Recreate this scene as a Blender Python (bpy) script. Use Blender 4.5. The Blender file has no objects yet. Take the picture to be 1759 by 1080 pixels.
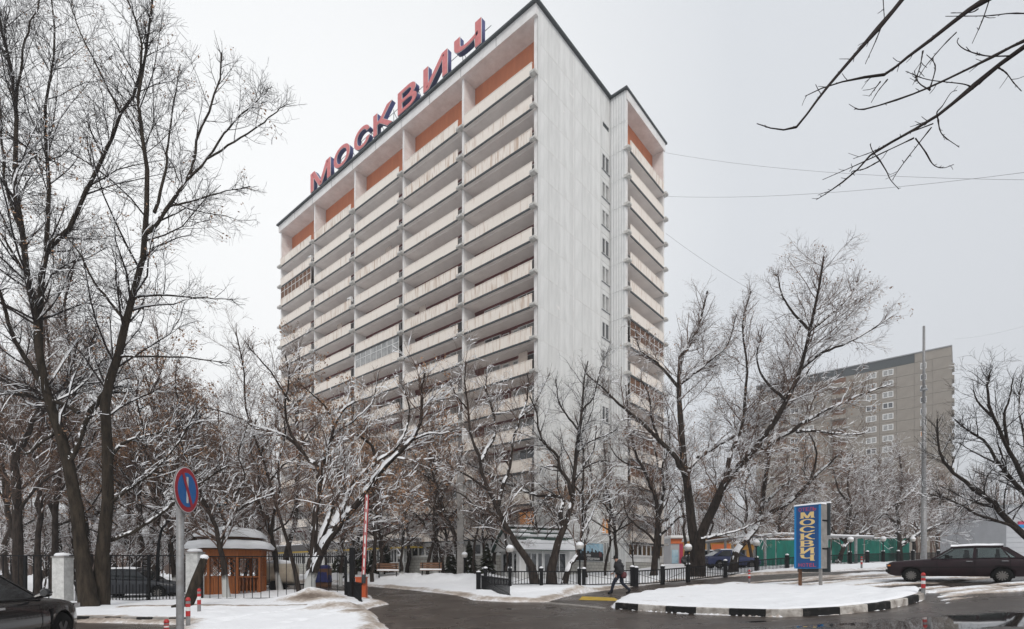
import bpy, math, random
import numpy as np
from mathutils import Vector, Matrix
random.seed(7)
RNG = np.random.default_rng(11)
S = bpy.context.scene
COL = S.collection

# ------------------------------------------------------------------ camera, sky, sun, exposure
F_PX, CX, HY, CAMZ = 920.0, 879.5, 980.0, 1.5       # focal length in photo pixels, principal column, horizon row, eye height
cam_d = bpy.data.cameras.new('camera')
cam = bpy.data.objects.new('camera', cam_d); COL.objects.link(cam)
cam.location = (0, 0, CAMZ); cam.rotation_euler = (math.radians(90), 0, 0)
cam_d.sensor_width = 36; cam_d.lens = F_PX / 1759 * 36
cam_d.shift_y = (HY - 540) / 1759
cam_d.clip_start = 0.1; cam_d.clip_end = 3000
S.camera = cam

SUN_EL, SUN_AZ = math.radians(42), math.radians(172)     # azimuth from +Y, clockwise
w = bpy.data.worlds.new('World'); S.world = w; w.use_nodes = True
nt = w.node_tree; nt.nodes.clear()
def WN(t): return nt.nodes.new(t)
out = WN('ShaderNodeOutputWorld'); bg = WN('ShaderNodeBackground')
sky = WN('ShaderNodeTexSky'); sky.sky_type = 'NISHITA'; sky.sun_disc = False
sky.sun_elevation = SUN_EL; sky.sun_rotation = SUN_AZ
hs = WN('ShaderNodeHueSaturation'); hs.inputs['Saturation'].default_value = 0.25
tc = WN('ShaderNodeTexCoord')
nrm = WN('ShaderNodeVectorMath'); nrm.operation = 'NORMALIZE'
dot = WN('ShaderNodeVectorMath'); dot.operation = 'DOT_PRODUCT'
g = Vector((-0.42, 0.80, 0.43)).normalized(); dot.inputs[1].default_value = g
rmp = WN('ShaderNodeValToRGB'); cr = rmp.color_ramp          # overcast: thin cloud towards the hidden sun, thicker away from it
cr.elements[0].position = 0.0; cr.elements[0].color = (.54, .56, .595, 1)
cr.elements[1].position = 1.0; cr.elements[1].color = (.86, .87, .875, 1)
e = cr.elements.new(.72); e.color = (.61, .635, .67, 1)
e = cr.elements.new(.90); e.color = (.775, .79, .805, 1)
nz = WN('ShaderNodeTexNoise'); nz.inputs['Scale'].default_value = 2.2; nz.inputs['Detail'].default_value = 3
mr = WN('ShaderNodeMapRange'); mr.inputs[3].default_value = -.03; mr.inputs[4].default_value = .03
add = WN('ShaderNodeMath'); add.operation = 'ADD'
sc10 = WN('ShaderNodeVectorMath'); sc10.operation = 'SCALE'; sc10.inputs['Scale'].default_value = 10.0
mix = WN('ShaderNodeMixRGB'); mix.inputs[0].default_value = .93
L = nt.links.new
L(tc.outputs['Generated'], nrm.inputs[0]); L(nrm.outputs[0], dot.inputs[0]); L(nrm.outputs[0], nz.inputs['Vector'])
L(nz.outputs['Fac'], mr.inputs[0]); L(dot.outputs['Value'], add.inputs[0]); L(mr.outputs[0], add.inputs[1])
L(add.outputs[0], rmp.inputs[0]); L(rmp.outputs[0], sc10.inputs[0]); L(sky.outputs[0], hs.inputs['Color'])
L(hs.outputs[0], mix.inputs[1]); L(sc10.outputs[0], mix.inputs[2]); L(mix.outputs[0], bg.inputs['Color'])
bg.inputs['Strength'].default_value = 0.1; L(bg.outputs[0], out.inputs['Surface'])

sun_d = bpy.data.lights.new('sun', 'SUN'); sun_d.energy = 1.45; sun_d.angle = math.radians(25); sun_d.color = (1, .96, .91)
sun = bpy.data.objects.new('sun', sun_d); COL.objects.link(sun)
sd = Vector((math.sin(SUN_AZ) * math.cos(SUN_EL), math.cos(SUN_AZ) * math.cos(SUN_EL), math.sin(SUN_EL)))
sun.rotation_euler = sd.to_track_quat('Z', 'Y').to_euler(); sun.location = (0, 0, 90)
S.view_settings.view_transform = 'Standard'; S.view_settings.look = 'None'
S.view_settings.exposure = 0.36; S.view_settings.gamma = 1; S.view_settings.use_curve_mapping = False
S.cycles.max_bounces = 6; S.cycles.diffuse_bounces = 4; S.cycles.glossy_bounces = 3; S.cycles.transparent_max_bounces = 8

# ------------------------------------------------------------------ ground shape and survey helpers
def hgt(X, Y):
    X = np.asarray(X, float); Y = np.asarray(Y, float)
    yy = np.clip(Y, 8, None) - 8
    hy = np.where(yy < 52, .025 * yy, 1.3 + .008 * (yy - 52))
    u = X - 5
    hx = np.where(u < 0, .015 * np.clip(u, -60, 0), np.where(u < 9, .04 * u + .0018 * u * u,
                  .506 + .0724 * 12 * (1 - np.exp(-(np.maximum(u, 9) - 9) / 12))))
    return hy + hx
def h1(X, Y): return float(hgt(X, Y))
def P(px, py, D): return Vector(((px - CX) / F_PX * D, D, CAMZ + (HY - py) / F_PX * D))
def G(px, py):                                     # point of the ground surveyed at this photo pixel
    lo, hi = 3.0, 120.0
    def f(D):
        p = P(px, py, D); return p.z - h1(p.x, p.y)
    D = lo
    prev = f(lo)
    for k in range(1, 600):
        D2 = lo * (hi / lo) ** (k / 599)
        v = f(D2)
        if v <= 0: return Vector((P(px, py, D2).x, D2, h1(P(px, py, D2).x, D2)))
    return Vector((P(px, py, hi).x, hi, h1(P(px, py, hi).x, hi)))
def GD(px, D):
    x = (px - CX) / F_PX * D
    return Vector((x, D, h1(x, D)))

class Noise2:
    def __init__(s, seed): s.t = np.random.default_rng(seed).random((256, 256))
    def __call__(s, x, y, octs=3, gain=.5):
        tot = 0; a = 1; nrm_ = 0
        for o in range(octs):
            xi = np.floor(x).astype(int); yi = np.floor(y).astype(int)
            fx = x - xi; fy = y - yi; fx = fx * fx * (3 - 2 * fx); fy = fy * fy * (3 - 2 * fy)
            t = s.t; X0, X1, Y0, Y1 = xi & 255, (xi + 1) & 255, yi & 255, (yi + 1) & 255
            v = (t[X0, Y0] * (1 - fx) + t[X1, Y0] * fx) * (1 - fy) + (t[X0, Y1] * (1 - fx) + t[X1, Y1] * fx) * fy
            tot = tot + a * v; nrm_ += a; a *= gain; x = x * 2.03 + 17.3; y = y * 2.03 + 5.1
        return tot / nrm_
NA, NB, NC = Noise2(1), Noise2(2), Noise2(3)

# ------------------------------------------------------------------ materials
def srgb(r, g_, b):
    f = lambda c: (c / 255 / 12.92) if c / 255 <= .04045 else ((c / 255 + .055) / 1.055) ** 2.4
    return (f(r), f(g_), f(b))
MATS = {}
def mat(name, col, rough=.8, metal=0, noise=.0, nscale=3.0, bump=0, bscale=40, col2=None, stretch=None, spec=.5, coat=0):
    m = bpy.data.materials.new(name); m.use_nodes = True
    n = m.node_tree; b = n.nodes['Principled BSDF']
    b.inputs['Base Color'].default_value = (*col, 1); b.inputs['Roughness'].default_value = rough
    b.inputs['Metallic'].default_value = metal; b.inputs['Specular IOR Level'].default_value = spec
    b.inputs['Coat Weight'].default_value = coat
    if noise or bump or col2:
        t = n.nodes.new('ShaderNodeTexCoord'); mp = n.nodes.new('ShaderNodeMapping')
        n.links.new(t.outputs['Object'], mp.inputs['Vector'])
        if stretch: mp.inputs['Scale'].default_value = stretch
        nn = n.nodes.new('ShaderNodeTexNoise'); nn.inputs['Scale'].default_value = nscale; nn.inputs['Detail'].default_value = 6
        nn.inputs['Roughness'].default_value = .65
        n.links.new(mp.outputs[0], nn.inputs['Vector'])
        r = n.nodes.new('ShaderNodeValToRGB')
        c2 = col2 if col2 else tuple(c * (1 - noise) for c in col)
        r.color_ramp.elements[0].position = .34; r.color_ramp.elements[0].color = (*c2, 1)
        r.color_ramp.elements[1].position = .62; r.color_ramp.elements[1].color = (*col, 1)
        n.links.new(nn.outputs['Fac'], r.inputs[0]); n.links.new(r.outputs[0], b.inputs['Base Color'])
        if bump:
            n2 = n.nodes.new('ShaderNodeTexNoise'); n2.inputs['Scale'].default_value = bscale; n2.inputs['Detail'].default_value = 4
            n.links.new(mp.outputs[0], n2.inputs['Vector'])
            bp = n.nodes.new('ShaderNodeBump'); bp.inputs['Strength'].default_value = bump; bp.inputs['Distance'].default_value = .05 if 'snow' in name else .03
            n.links.new(n2.outputs['Fac'], bp.inputs['Height']); n.links.new(bp.outputs[0], b.inputs['Normal'])
    MATS[name] = m
    return m
M = {}
M['snow'] = mat('snow', (.84, .85, .87), .75, noise=.06, nscale=5, bump=.35, bscale=14)
M['snow_cap'] = mat('snow_cap', (.84, .85, .87), .8, bump=.3, bscale=30)
M['bark'] = mat('bark', (.052, .040, .033), .95, bump=.9, bscale=26, spec=.15, col2=(.014, .011, .010), nscale=9, stretch=(1, 1, .25))
M['bark_green'] = mat('bark_green', (.050, .039, .029), .95, bump=.9, bscale=26, spec=.15, col2=(.016, .013, .010), nscale=7, stretch=(1, 1, .25))
M['twig'] = mat('twig', (.135, .088, .068), .9, spec=.2)
M['twig_dark'] = mat('twig_dark', (.030, .023, .021), .9, spec=.2)
M['leaf'] = mat('leaf', (.37, .215, .12), .8, col2=(.24, .135, .08), nscale=1.2)
M['black'] = mat('black_paint', (.009, .009, .010), .6, spec=.12)
M['white_panel'] = mat('white_panel', (.72, .725, .72), .85, col2=(.62, .63, .63), nscale=.6, bump=.15, bscale=25)
M['grey_panel'] = mat('grey_panel', (.71, .71, .695), .85, col2=(.57, .57, .555), stretch=(1.6, 1.6, .22), nscale=.9, bump=.15, bscale=25)
M['column'] = mat('column', (.78, .77, .755), .8, col2=(.64, .62, .60), nscale=.9)
M['soffit'] = mat('soffit', (.86, .815, .785), .9, col2=(.76, .715, .69), nscale=.7)
M['slab'] = mat('slab', (.46, .445, .42), .9, col2=(.27, .255, .24), nscale=1.6)
M['lug'] = mat('lug', (.62, .61, .58), .9, col2=(.40, .39, .37), nscale=5)
M['orange'] = mat('orange_panel', (.56, .19, .085), .75, col2=(.48, .155, .07), nscale=.9, stretch=(2, 2, .4))
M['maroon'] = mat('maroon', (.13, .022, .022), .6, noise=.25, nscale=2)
M['recess'] = mat('recess_wall', (.68, .60, .55), .9, noise=.2, nscale=1.2)
M['frame'] = mat('window_frame', (.66, .66, .65), .5, noise=.12, nscale=3)
M['coping'] = mat('coping', (.035, .045, .05), .5, noise=.3, nscale=3)
M['metal'] = mat('grey_metal', (.30, .31, .32), .45, .3, noise=.2, nscale=8)
M['canopy'] = mat('canopy', (.085, .08, .08), .7, noise=.2, nscale=2)
M['yellow'] = mat('yellow', (.50, .33, .03), .7, noise=.3, nscale=3)
M['wood'] = mat('orange_wood', (.34, .10, .016), .6, col2=(.20, .055, .01), nscale=4, stretch=(4, 4, .4))
M['wood_dark'] = mat('brown_wood', (.16, .07, .03), .7, noise=.4, nscale=5)
M['red'] = mat('red_paint', (.45, .025, .025), .5, noise=.25, nscale=6)
M['white'] = mat('white_paint', (.72, .72, .71), .6, noise=.12, nscale=5)
M['whitewash'] = mat('whitewash', (.60, .60, .58), .9, noise=.3, nscale=6, bump=.3)
M['siding'] = mat('white_siding', (.62, .615, .60), .6, noise=.07, nscale=3)
M['green_roof'] = mat('green_roof', (.03, .065, .05), .6, noise=.4, nscale=5)
M['green_net'] = mat('green_net', (.0, .155, .115), .8, col2=(.0, .095, .07), nscale=1.0, stretch=(1, 1, .4), bump=.4, bscale=3)
M['sign_blue'] = mat('sign_blue', (.004, .062, .20), .4)
M['sign_light'] = mat('sign_light_blue', (.01, .20, .47), .4)
M['sign_gold'] = mat('sign_gold', (.72, .52, .22), .5)
M['sign_red'] = mat('sign_red', (.50, .05, .08), .5)
M['road_blue'] = mat('road_sign_blue', (.012, .135, .40), .35)
M['road_red'] = mat('road_sign_red', (.40, .02, .035), .35)
M['letter_red'] = mat('letter_red', (.64, .19, .19), .6, noise=.2, nscale=2)
M['letter_blue'] = mat('letter_blue', (.05, .06, .20), .5, noise=.3, nscale=2)
M['concrete'] = mat('concrete', (.30, .285, .27), .9, noise=.3, nscale=3, bump=.2)
M['pole_gray'] = mat('pole_gray', (.27, .275, .28), .5, .2, col2=(.20, .19, .185), nscale=9)
M['globe'] = mat('lamp_globe', (.46, .44, .41), .3, noise=.1, nscale=8)
M['tyre'] = mat('tyre', (.009, .009, .009), .9, spec=.15)
M['rim'] = mat('rim', (.16, .15, .14), .5, .4)
M['rim_dark'] = mat('rim_dark', (.03, .03, .032), .35, .8)
M['car_black'] = mat('car_black', (.006, .006, .007), .22, coat=.45, spec=.3)
M['car_plum'] = mat('car_plum', (.021, .0085, .012), .45, col2=(.014, .008, .010), nscale=3, coat=.05, spec=.25)
M['car_dark'] = mat('car_dark', (.02, .022, .028), .3)
M['car_blue'] = mat('car_blue', (.02, .03, .10), .3)
M['chrome'] = mat('chrome', (.35, .35, .35), .25, .9)
M['plastic'] = mat('black_plastic', (.010, .010, .010), .7, spec=.15)
M['lamp_red'] = mat('lamp_red', (.25, .01, .01), .25)
M['lamp_amber'] = mat('lamp_amber', (.55, .16, .02), .25)
M['cloth_dark'] = mat('dark_cloth', (.02, .02, .023), .9, noise=.3, nscale=20)
M['cloth_grey'] = mat('grey_cloth', (.05, .05, .055), .9, noise=.3, nscale=20)
M['denim'] = mat('denim', (.012, .015, .030), .9, noise=.3, nscale=15)
M['maroon_bag'] = mat('maroon_bag', (.11, .025, .03), .7, noise=.3, nscale=15)
M['skin'] = mat('skin', (.45, .27, .2), .6)
M['needles'] = mat('needles', (.035, .052, .022), .85, col2=(.06, .055, .02), nscale=2)
M['block'] = mat('apartment_wall', (.265, .235, .20), .9, col2=(.22, .195, .168), nscale=.35)
M['tank'] = mat('tank_beige', (.42, .36, .28), .5, noise=.25, nscale=2)
M['tarp'] = mat('blue_tarp', (.015, .022, .13), .7, noise=.4, nscale=3)
M['stall_y'] = mat('stall_yellow', (.60, .30, .05), .7, noise=.15, nscale=2)
M['stall_o'] = mat('stall_orange', (.62, .15, .04), .7, noise=.15, nscale=2)
M['stall_p'] = mat('stall_crimson', (.42, .03, .08), .7, noise=.15, nscale=2)
M['skyprint'] = mat('poster_sky', (.45, .60, .68), .5, col2=(.18, .38, .52), nscale=1.5)
M['kerb_black'] = mat('kerb_black', (.016, .016, .016), .8, col2=(.075, .066, .06), nscale=4, spec=.2)
MATS['kerb_black'].node_tree.nodes['Color Ramp'].color_ramp.elements[0].position = .3; MATS['kerb_black'].node_tree.nodes['Color Ramp'].color_ramp.elements[1].position = .45
M['kerb_white'] = mat('kerb_white', (.56, .53, .49), .85, col2=(.22, .19, .165), nscale=4.5, bump=.4)
M['kerb_grey'] = mat('kerb_grey', (.30, .28, .26), .85, noise=.3, nscale=6)
M['shop'] = mat('shop_grey', (.40, .41, .43), .7, noise=.1, nscale=1)
M['curtain'] = mat('curtain', (.50, .42, .36), .9, noise=.2, nscale=4)
M['wire'] = mat('wire', (.30, .30, .31), .8)

def glass_mat(name, col, rough=.08, spec=.5):
    return mat(name, col, rough, spec=spec)
M['glass'] = mat('window_glass', (.022, .026, .03), .06, spec=1.0, coat=.6)
M['glass_soft'] = mat('window_glass_curtain_and_sky_tone', (.36, .36, .35), .15, noise=.6, nscale=1.3, spec=1.0)  # curtained panes; on the gable windows the pale colour stands in for reflected sky
M['glass_car'] = glass_mat('car_glass', (.015, .018, .02), .05)
m = mat('clear_car_glass', (.6, .62, .62), .02)       # see-through tinted side glass of the old saloon
n = m.node_tree; b = n.nodes['Principled BSDF']; tr = n.nodes.new('ShaderNodeBsdfTransparent'); tr.inputs[0].default_value = (.72, .76, .75, 1)
gl = n.nodes.new('ShaderNodeBsdfGlossy'); gl.inputs['Roughness'].default_value = .03
mx = n.nodes.new('ShaderNodeMixShader'); fr = n.nodes.new('ShaderNodeFresnel'); fr.inputs[0].default_value = 1.45
n.links.new(fr.outputs[0], mx.inputs[0]); n.links.new(tr.outputs[0], mx.inputs[1]); n.links.new(gl.outputs[0], mx.inputs[2])
n.links.new(mx.outputs[0], n.nodes['Material Output'].inputs['Surface']); M['clear_glass'] = m
m = mat('lit_window', (.4, .2, .08), .5); b = m.node_tree.nodes['Principled BSDF']
b.inputs['Emission Color'].default_value = (1, .42, .14, 1); b.inputs['Emission Strength'].default_value = .20; M['lit'] = m

def streak_mat(name, col, streak, amount):
    m = mat(name, col, .85); n = m.node_tree; b = n.nodes['Principled BSDF']
    t = n.nodes.new('ShaderNodeTexCoord'); oi = n.nodes.new('ShaderNodeObjectInfo')
    va = n.nodes.new('ShaderNodeVectorMath'); va.operation = 'ADD'
    sc = n.nodes.new('ShaderNodeVectorMath'); sc.operation = 'SCALE'; sc.inputs['Scale'].default_value = 37
    cb = n.nodes.new('ShaderNodeCombineXYZ')
    for i in range(3): n.links.new(oi.outputs['Random'], cb.inputs[i])
    n.links.new(cb.outputs[0], sc.inputs[0]); n.links.new(t.outputs['Object'], va.inputs[0]); n.links.new(sc.outputs[0], va.inputs[1])
    mp = n.nodes.new('ShaderNodeMapping'); mp.inputs['Scale'].default_value = (3.2, 3.2, .35); n.links.new(va.outputs[0], mp.inputs[0])
    nn = n.nodes.new('ShaderNodeTexNoise'); nn.inputs['Scale'].default_value = 1.6; nn.inputs['Detail'].default_value = 5
    n.links.new(mp.outputs[0], nn.inputs['Vector'])
    # rust gathers on some panels more than on others
    mul = n.nodes.new('ShaderNodeMath'); mul.operation = 'MULTIPLY_ADD'; mul.inputs[1].default_value = .16; mul.inputs[2].default_value = -.08
    n.links.new(oi.outputs['Random'], mul.inputs[0])
    ad = n.nodes.new('ShaderNodeMath'); ad.operation = 'ADD'; n.links.new(nn.outputs['Fac'], ad.inputs[0]); n.links.new(mul.outputs[0], ad.inputs[1])
    r = n.nodes.new('ShaderNodeValToRGB'); r.color_ramp.elements[0].position = .53; r.color_ramp.elements[0].color = (*col, 1)
    r.color_ramp.elements[1].position = .86; r.color_ramp.elements[1].color = (*[c * (1 - amount) + s_ * amount for c, s_ in zip(col, streak)], 1)
    n.links.new(ad.outputs[0], r.inputs[0]); n.links.new(r.outputs[0], b.inputs['Base Color'])
    M[name] = m
streak_mat('parapet', (.80, .735, .665), (.36, .20, .10), .9)

def brick_mat(name, c1, c2, cm, sx, row):
    m = mat(name, c1, .9); n = m.node_tree; b = n.nodes['Principled BSDF']
    t = n.nodes.new('ShaderNodeTexCoord'); sp = n.nodes.new('ShaderNodeSeparateXYZ'); n.links.new(t.outputs['Object'], sp.inputs[0])
    ad = n.nodes.new('ShaderNodeMath'); ad.operation = 'ADD'; n.links.new(sp.outputs[0], ad.inputs[0]); n.links.new(sp.outputs[1], ad.inputs[1])
    cb = n.nodes.new('ShaderNodeCombineXYZ'); n.links.new(ad.outputs[0], cb.inputs[0]); n.links.new(sp.outputs[2], cb.inputs[1])
    br = n.nodes.new('ShaderNodeTexBrick'); br.inputs['Scale'].default_value = 1; br.inputs['Brick Width'].default_value = sx
    br.inputs['Row Height'].default_value = row; br.inputs['Mortar Size'].default_value = .022
    br.inputs['Color1'].default_value = (*c1, 1); br.inputs['Color2'].default_value = (*c2, 1); br.inputs['Mortar'].default_value = (*cm, 1)
    n.links.new(cb.outputs[0], br.inputs['Vector']); n.links.new(br.outputs['Color'], b.inputs['Base Color'])
    bp = n.nodes.new('ShaderNodeBump'); bp.inputs['Strength'].default_value = .6; bp.inputs['Distance'].default_value = .03; bp.invert = True
    n.links.new(br.outputs['Fac'], bp.inputs['Height']); n.links.new(bp.outputs[0], b.inputs['Normal'])
    M[name] = m
brick_mat('base_block', (.42, .41, .37), (.34, .33, .30), (.17, .16, .15), .60, .29)

def wash_bark(name, top):                            # bark whose foot was whitewashed up to about a metre
    m = mat(name, (.052, .040, .033), .95, bump=.9, bscale=26, spec=.15, col2=(.014, .011, .010), nscale=9, stretch=(1, 1, .25))
    n = m.node_tree; b = n.nodes['Principled BSDF']
    src = b.inputs['Base Color'].links[0].from_socket
    t = n.nodes.new('ShaderNodeTexCoord'); sp = n.nodes.new('ShaderNodeSeparateXYZ'); n.links.new(t.outputs['Object'], sp.inputs[0])
    nn = n.nodes.new('ShaderNodeTexNoise'); nn.inputs['Scale'].default_value = 5; n.links.new(t.outputs['Object'], nn.inputs['Vector'])
    ma = n.nodes.new('ShaderNodeMath'); ma.operation = 'MULTIPLY_ADD'; ma.inputs[1].default_value = .5
    n.links.new(nn.outputs['Fac'], ma.inputs[0]); n.links.new(sp.outputs[2], ma.inputs[2])
    mr_ = n.nodes.new('ShaderNodeMapRange'); mr_.inputs[1].default_value = top; mr_.inputs[2].default_value = top + .25
    mr_.inputs[3].default_value = 1; mr_.inputs[4].default_value = 0
    n.links.new(ma.outputs[0], mr_.inputs[0])
    mx_ = n.nodes.new('ShaderNodeMixRGB'); mx_.inputs[2].default_value = (.50, .50, .48, 1)
    n.links.new(mr_.outputs[0], mx_.inputs[0]); n.links.new(src, mx_.inputs[1]); n.links.new(mx_.outputs[0], b.inputs['Base Color'])
    M[name] = m
wash_bark('bark_wash', 1.2)

def road_mat():
    m = mat('wet_asphalt', (.06, .055, .052), .5); n = m.node_tree; b = n.nodes['Principled BSDF']
    t = n.nodes.new('ShaderNodeTexCoord')
    n1 = n.nodes.new('ShaderNodeTexNoise'); n1.inputs['Scale'].default_value = .55; n1.inputs['Detail'].default_value = 4
    n2 = n.nodes.new('ShaderNodeTexNoise'); n2.inputs['Scale'].default_value = 70; n2.inputs['Detail'].default_value = 3
    n3 = n.nodes.new('ShaderNodeTexNoise'); n3.inputs['Scale'].default_value = 2.2; n3.inputs['Detail'].default_value = 6
    for q in (n1, n2, n3): n.links.new(t.outputs['Object'], q.inputs['Vector'])
    at = n.nodes.new('ShaderNodeAttribute'); at.attribute_name = 'puddle'
    ad = n.nodes.new('ShaderNodeMath'); ad.operation = 'MULTIPLY_ADD'; ad.inputs[1].default_value = .38
    n.links.new(n3.outputs['Fac'], ad.inputs[0]); n.links.new(at.outputs['Fac'], ad.inputs[2])
    pr = n.nodes.new('ShaderNodeValToRGB'); pr.color_ramp.elements[0].position = .50; pr.color_ramp.elements[1].position = .58
    n.links.new(ad.outputs[0], pr.inputs[0])
    r = n.nodes.new('ShaderNodeMapRange'); r.inputs[1].default_value = .35; r.inputs[2].default_value = .65; r.inputs[3].default_value = .20; r.inputs[4].default_value = .42
    n.links.new(n1.outputs['Fac'], r.inputs[0])
    mr_ = n.nodes.new('ShaderNodeMixRGB'); n.links.new(pr.outputs[0], mr_.inputs[0]); n.links.new(r.outputs[0], mr_.inputs[1]); mr_.inputs[2].default_value = (.03, .03, .03, 1)
    n.links.new(mr_.outputs[0], b.inputs['Roughness'])
    cr_ = n.nodes.new('ShaderNodeValToRGB'); cr_.color_ramp.elements[0].position = .3; cr_.color_ramp.elements[0].color = (.034, .0255, .021, 1)
    cr_.color_ramp.elements[1].position = .7; cr_.color_ramp.elements[1].color = (.074, .057, .047, 1)
    n.links.new(n3.outputs['Fac'], cr_.inputs[0])
    mc = n.nodes.new('ShaderNodeMixRGB'); mc.inputs[2].default_value = (.014, .0125, .012, 1)
    n.links.new(pr.outputs[0], mc.inputs[0]); n.links.new(cr_.outputs[0], mc.inputs[1])
    sa = n.nodes.new('ShaderNodeAttribute'); sa.attribute_name = 'slush'
    n5 = n.nodes.new('ShaderNodeTexNoise'); n5.inputs['Scale'].default_value = 3.5; n5.inputs['Detail'].default_value = 8; n5.inputs['Roughness'].default_value = .75; n.links.new(t.outputs['Object'], n5.inputs['Vector'])
    a5 = n.nodes.new('ShaderNodeMath'); a5.operation = 'MULTIPLY_ADD'; a5.inputs[1].default_value = .9; n.links.new(n5.outputs['Fac'], a5.inputs[0]); n.links.new(sa.outputs['Fac'], a5.inputs[2])
    r5 = n.nodes.new('ShaderNodeValToRGB'); r5.color_ramp.elements[0].position = .72; r5.color_ramp.elements[1].position = .98; n.links.new(a5.outputs[0], r5.inputs[0])
    m5 = n.nodes.new('ShaderNodeMixRGB'); m5.inputs[2].default_value = (.17, .145, .125, 1); n.links.new(r5.outputs[0], m5.inputs[0]); n.links.new(mc.outputs[0], m5.inputs[1]); n.links.new(m5.outputs[0], b.inputs['Base Color'])
    bp = n.nodes.new('ShaderNodeBump'); bp.inputs['Distance'].default_value = .012
    iv = n.nodes.new('ShaderNodeMath'); iv.operation = 'SUBTRACT'; iv.inputs[0].default_value = 1; n.links.new(pr.outputs[0], iv.inputs[1])
    mm = n.nodes.new('ShaderNodeMath'); mm.operation = 'MULTIPLY'; mm.inputs[1].default_value = .5; n.links.new(iv.outputs[0], mm.inputs[0])
    n.links.new(mm.outputs[0], bp.inputs['Strength'])
    n.links.new(n2.outputs['Fac'], bp.inputs['Height']); n.links.new(bp.outputs[0], b.inputs['Normal'])
    M['road'] = m
road_mat()
def ground_mat():                                    # snow with trodden and splashed dirt (attribute), clean elsewhere
    m = mat('ground_snow', (.84, .85, .87), .75, bump=.5, bscale=9); n = m.node_tree; b = n.nodes['Principled BSDF']
    t = n.nodes.new('ShaderNodeTexCoord')
    at = n.nodes.new('ShaderNodeAttribute'); at.attribute_name = 'dirt'
    n1 = n.nodes.new('ShaderNodeTexNoise'); n1.inputs['Scale'].default_value = 5; n1.inputs['Detail'].default_value = 8; n1.inputs['Roughness'].default_value = .75
    n.links.new(t.outputs['Object'], n1.inputs['Vector'])
    ma = n.nodes.new('ShaderNodeMath'); ma.operation = 'MULTIPLY_ADD'; ma.inputs[1].default_value = .9; ma.inputs[2].default_value = -.45
    n.links.new(n1.outputs['Fac'], ma.inputs[0])
    ad = n.nodes.new('ShaderNodeMath'); ad.operation = 'ADD'; n.links.new(at.outputs['Fac'], ad.inputs[0]); n.links.new(ma.outputs[0], ad.inputs[1])
    r = n.nodes.new('ShaderNodeValToRGB')
    r.color_ramp.elements[0].position = .22; r.color_ramp.elements[0].color = (.84, .85, .87, 1)
    r.color_ramp.elements[1].position = .85; r.color_ramp.elements[1].color = (.14, .105, .08, 1)
    e_ = r.color_ramp.elements.new(.5); e_.color = (.42, .36, .31, 1)
    n.links.new(ad.outputs[0], r.inputs[0])
    sp2 = n.nodes.new('ShaderNodeTexNoise'); sp2.inputs['Scale'].default_value = 34; sp2.inputs['Detail'].default_value = 3; n.links.new(t.outputs['Object'], sp2.inputs['Vector'])
    sr2 = n.nodes.new('ShaderNodeValToRGB'); sr2.color_ramp.elements[0].position = .66; sr2.color_ramp.elements[1].position = .74; n.links.new(sp2.outputs['Fac'], sr2.inputs[0])
    lo2 = n.nodes.new('ShaderNodeTexNoise'); lo2.inputs['Scale'].default_value = .7; lo2.inputs['Detail'].default_value = 3; n.links.new(t.outputs['Object'], lo2.inputs['Vector'])
    lr2 = n.nodes.new('ShaderNodeMapRange'); lr2.inputs[1].default_value = .42; lr2.inputs[2].default_value = .7; n.links.new(lo2.outputs['Fac'], lr2.inputs[0])
    mu2 = n.nodes.new('ShaderNodeMath'); mu2.operation = 'MULTIPLY'; n.links.new(sr2.outputs[0], mu2.inputs[0]); n.links.new(lr2.outputs[0], mu2.inputs[1])
    mg2 = n.nodes.new('ShaderNodeMixRGB'); mg2.inputs[2].default_value = (.16, .12, .09, 1); n.links.new(mu2.outputs[0], mg2.inputs[0]); n.links.new(r.outputs[0], mg2.inputs[1])
    n.links.new(mg2.outputs[0], b.inputs['Base Color'])
    M['ground_snow'] = m
ground_mat()

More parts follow.
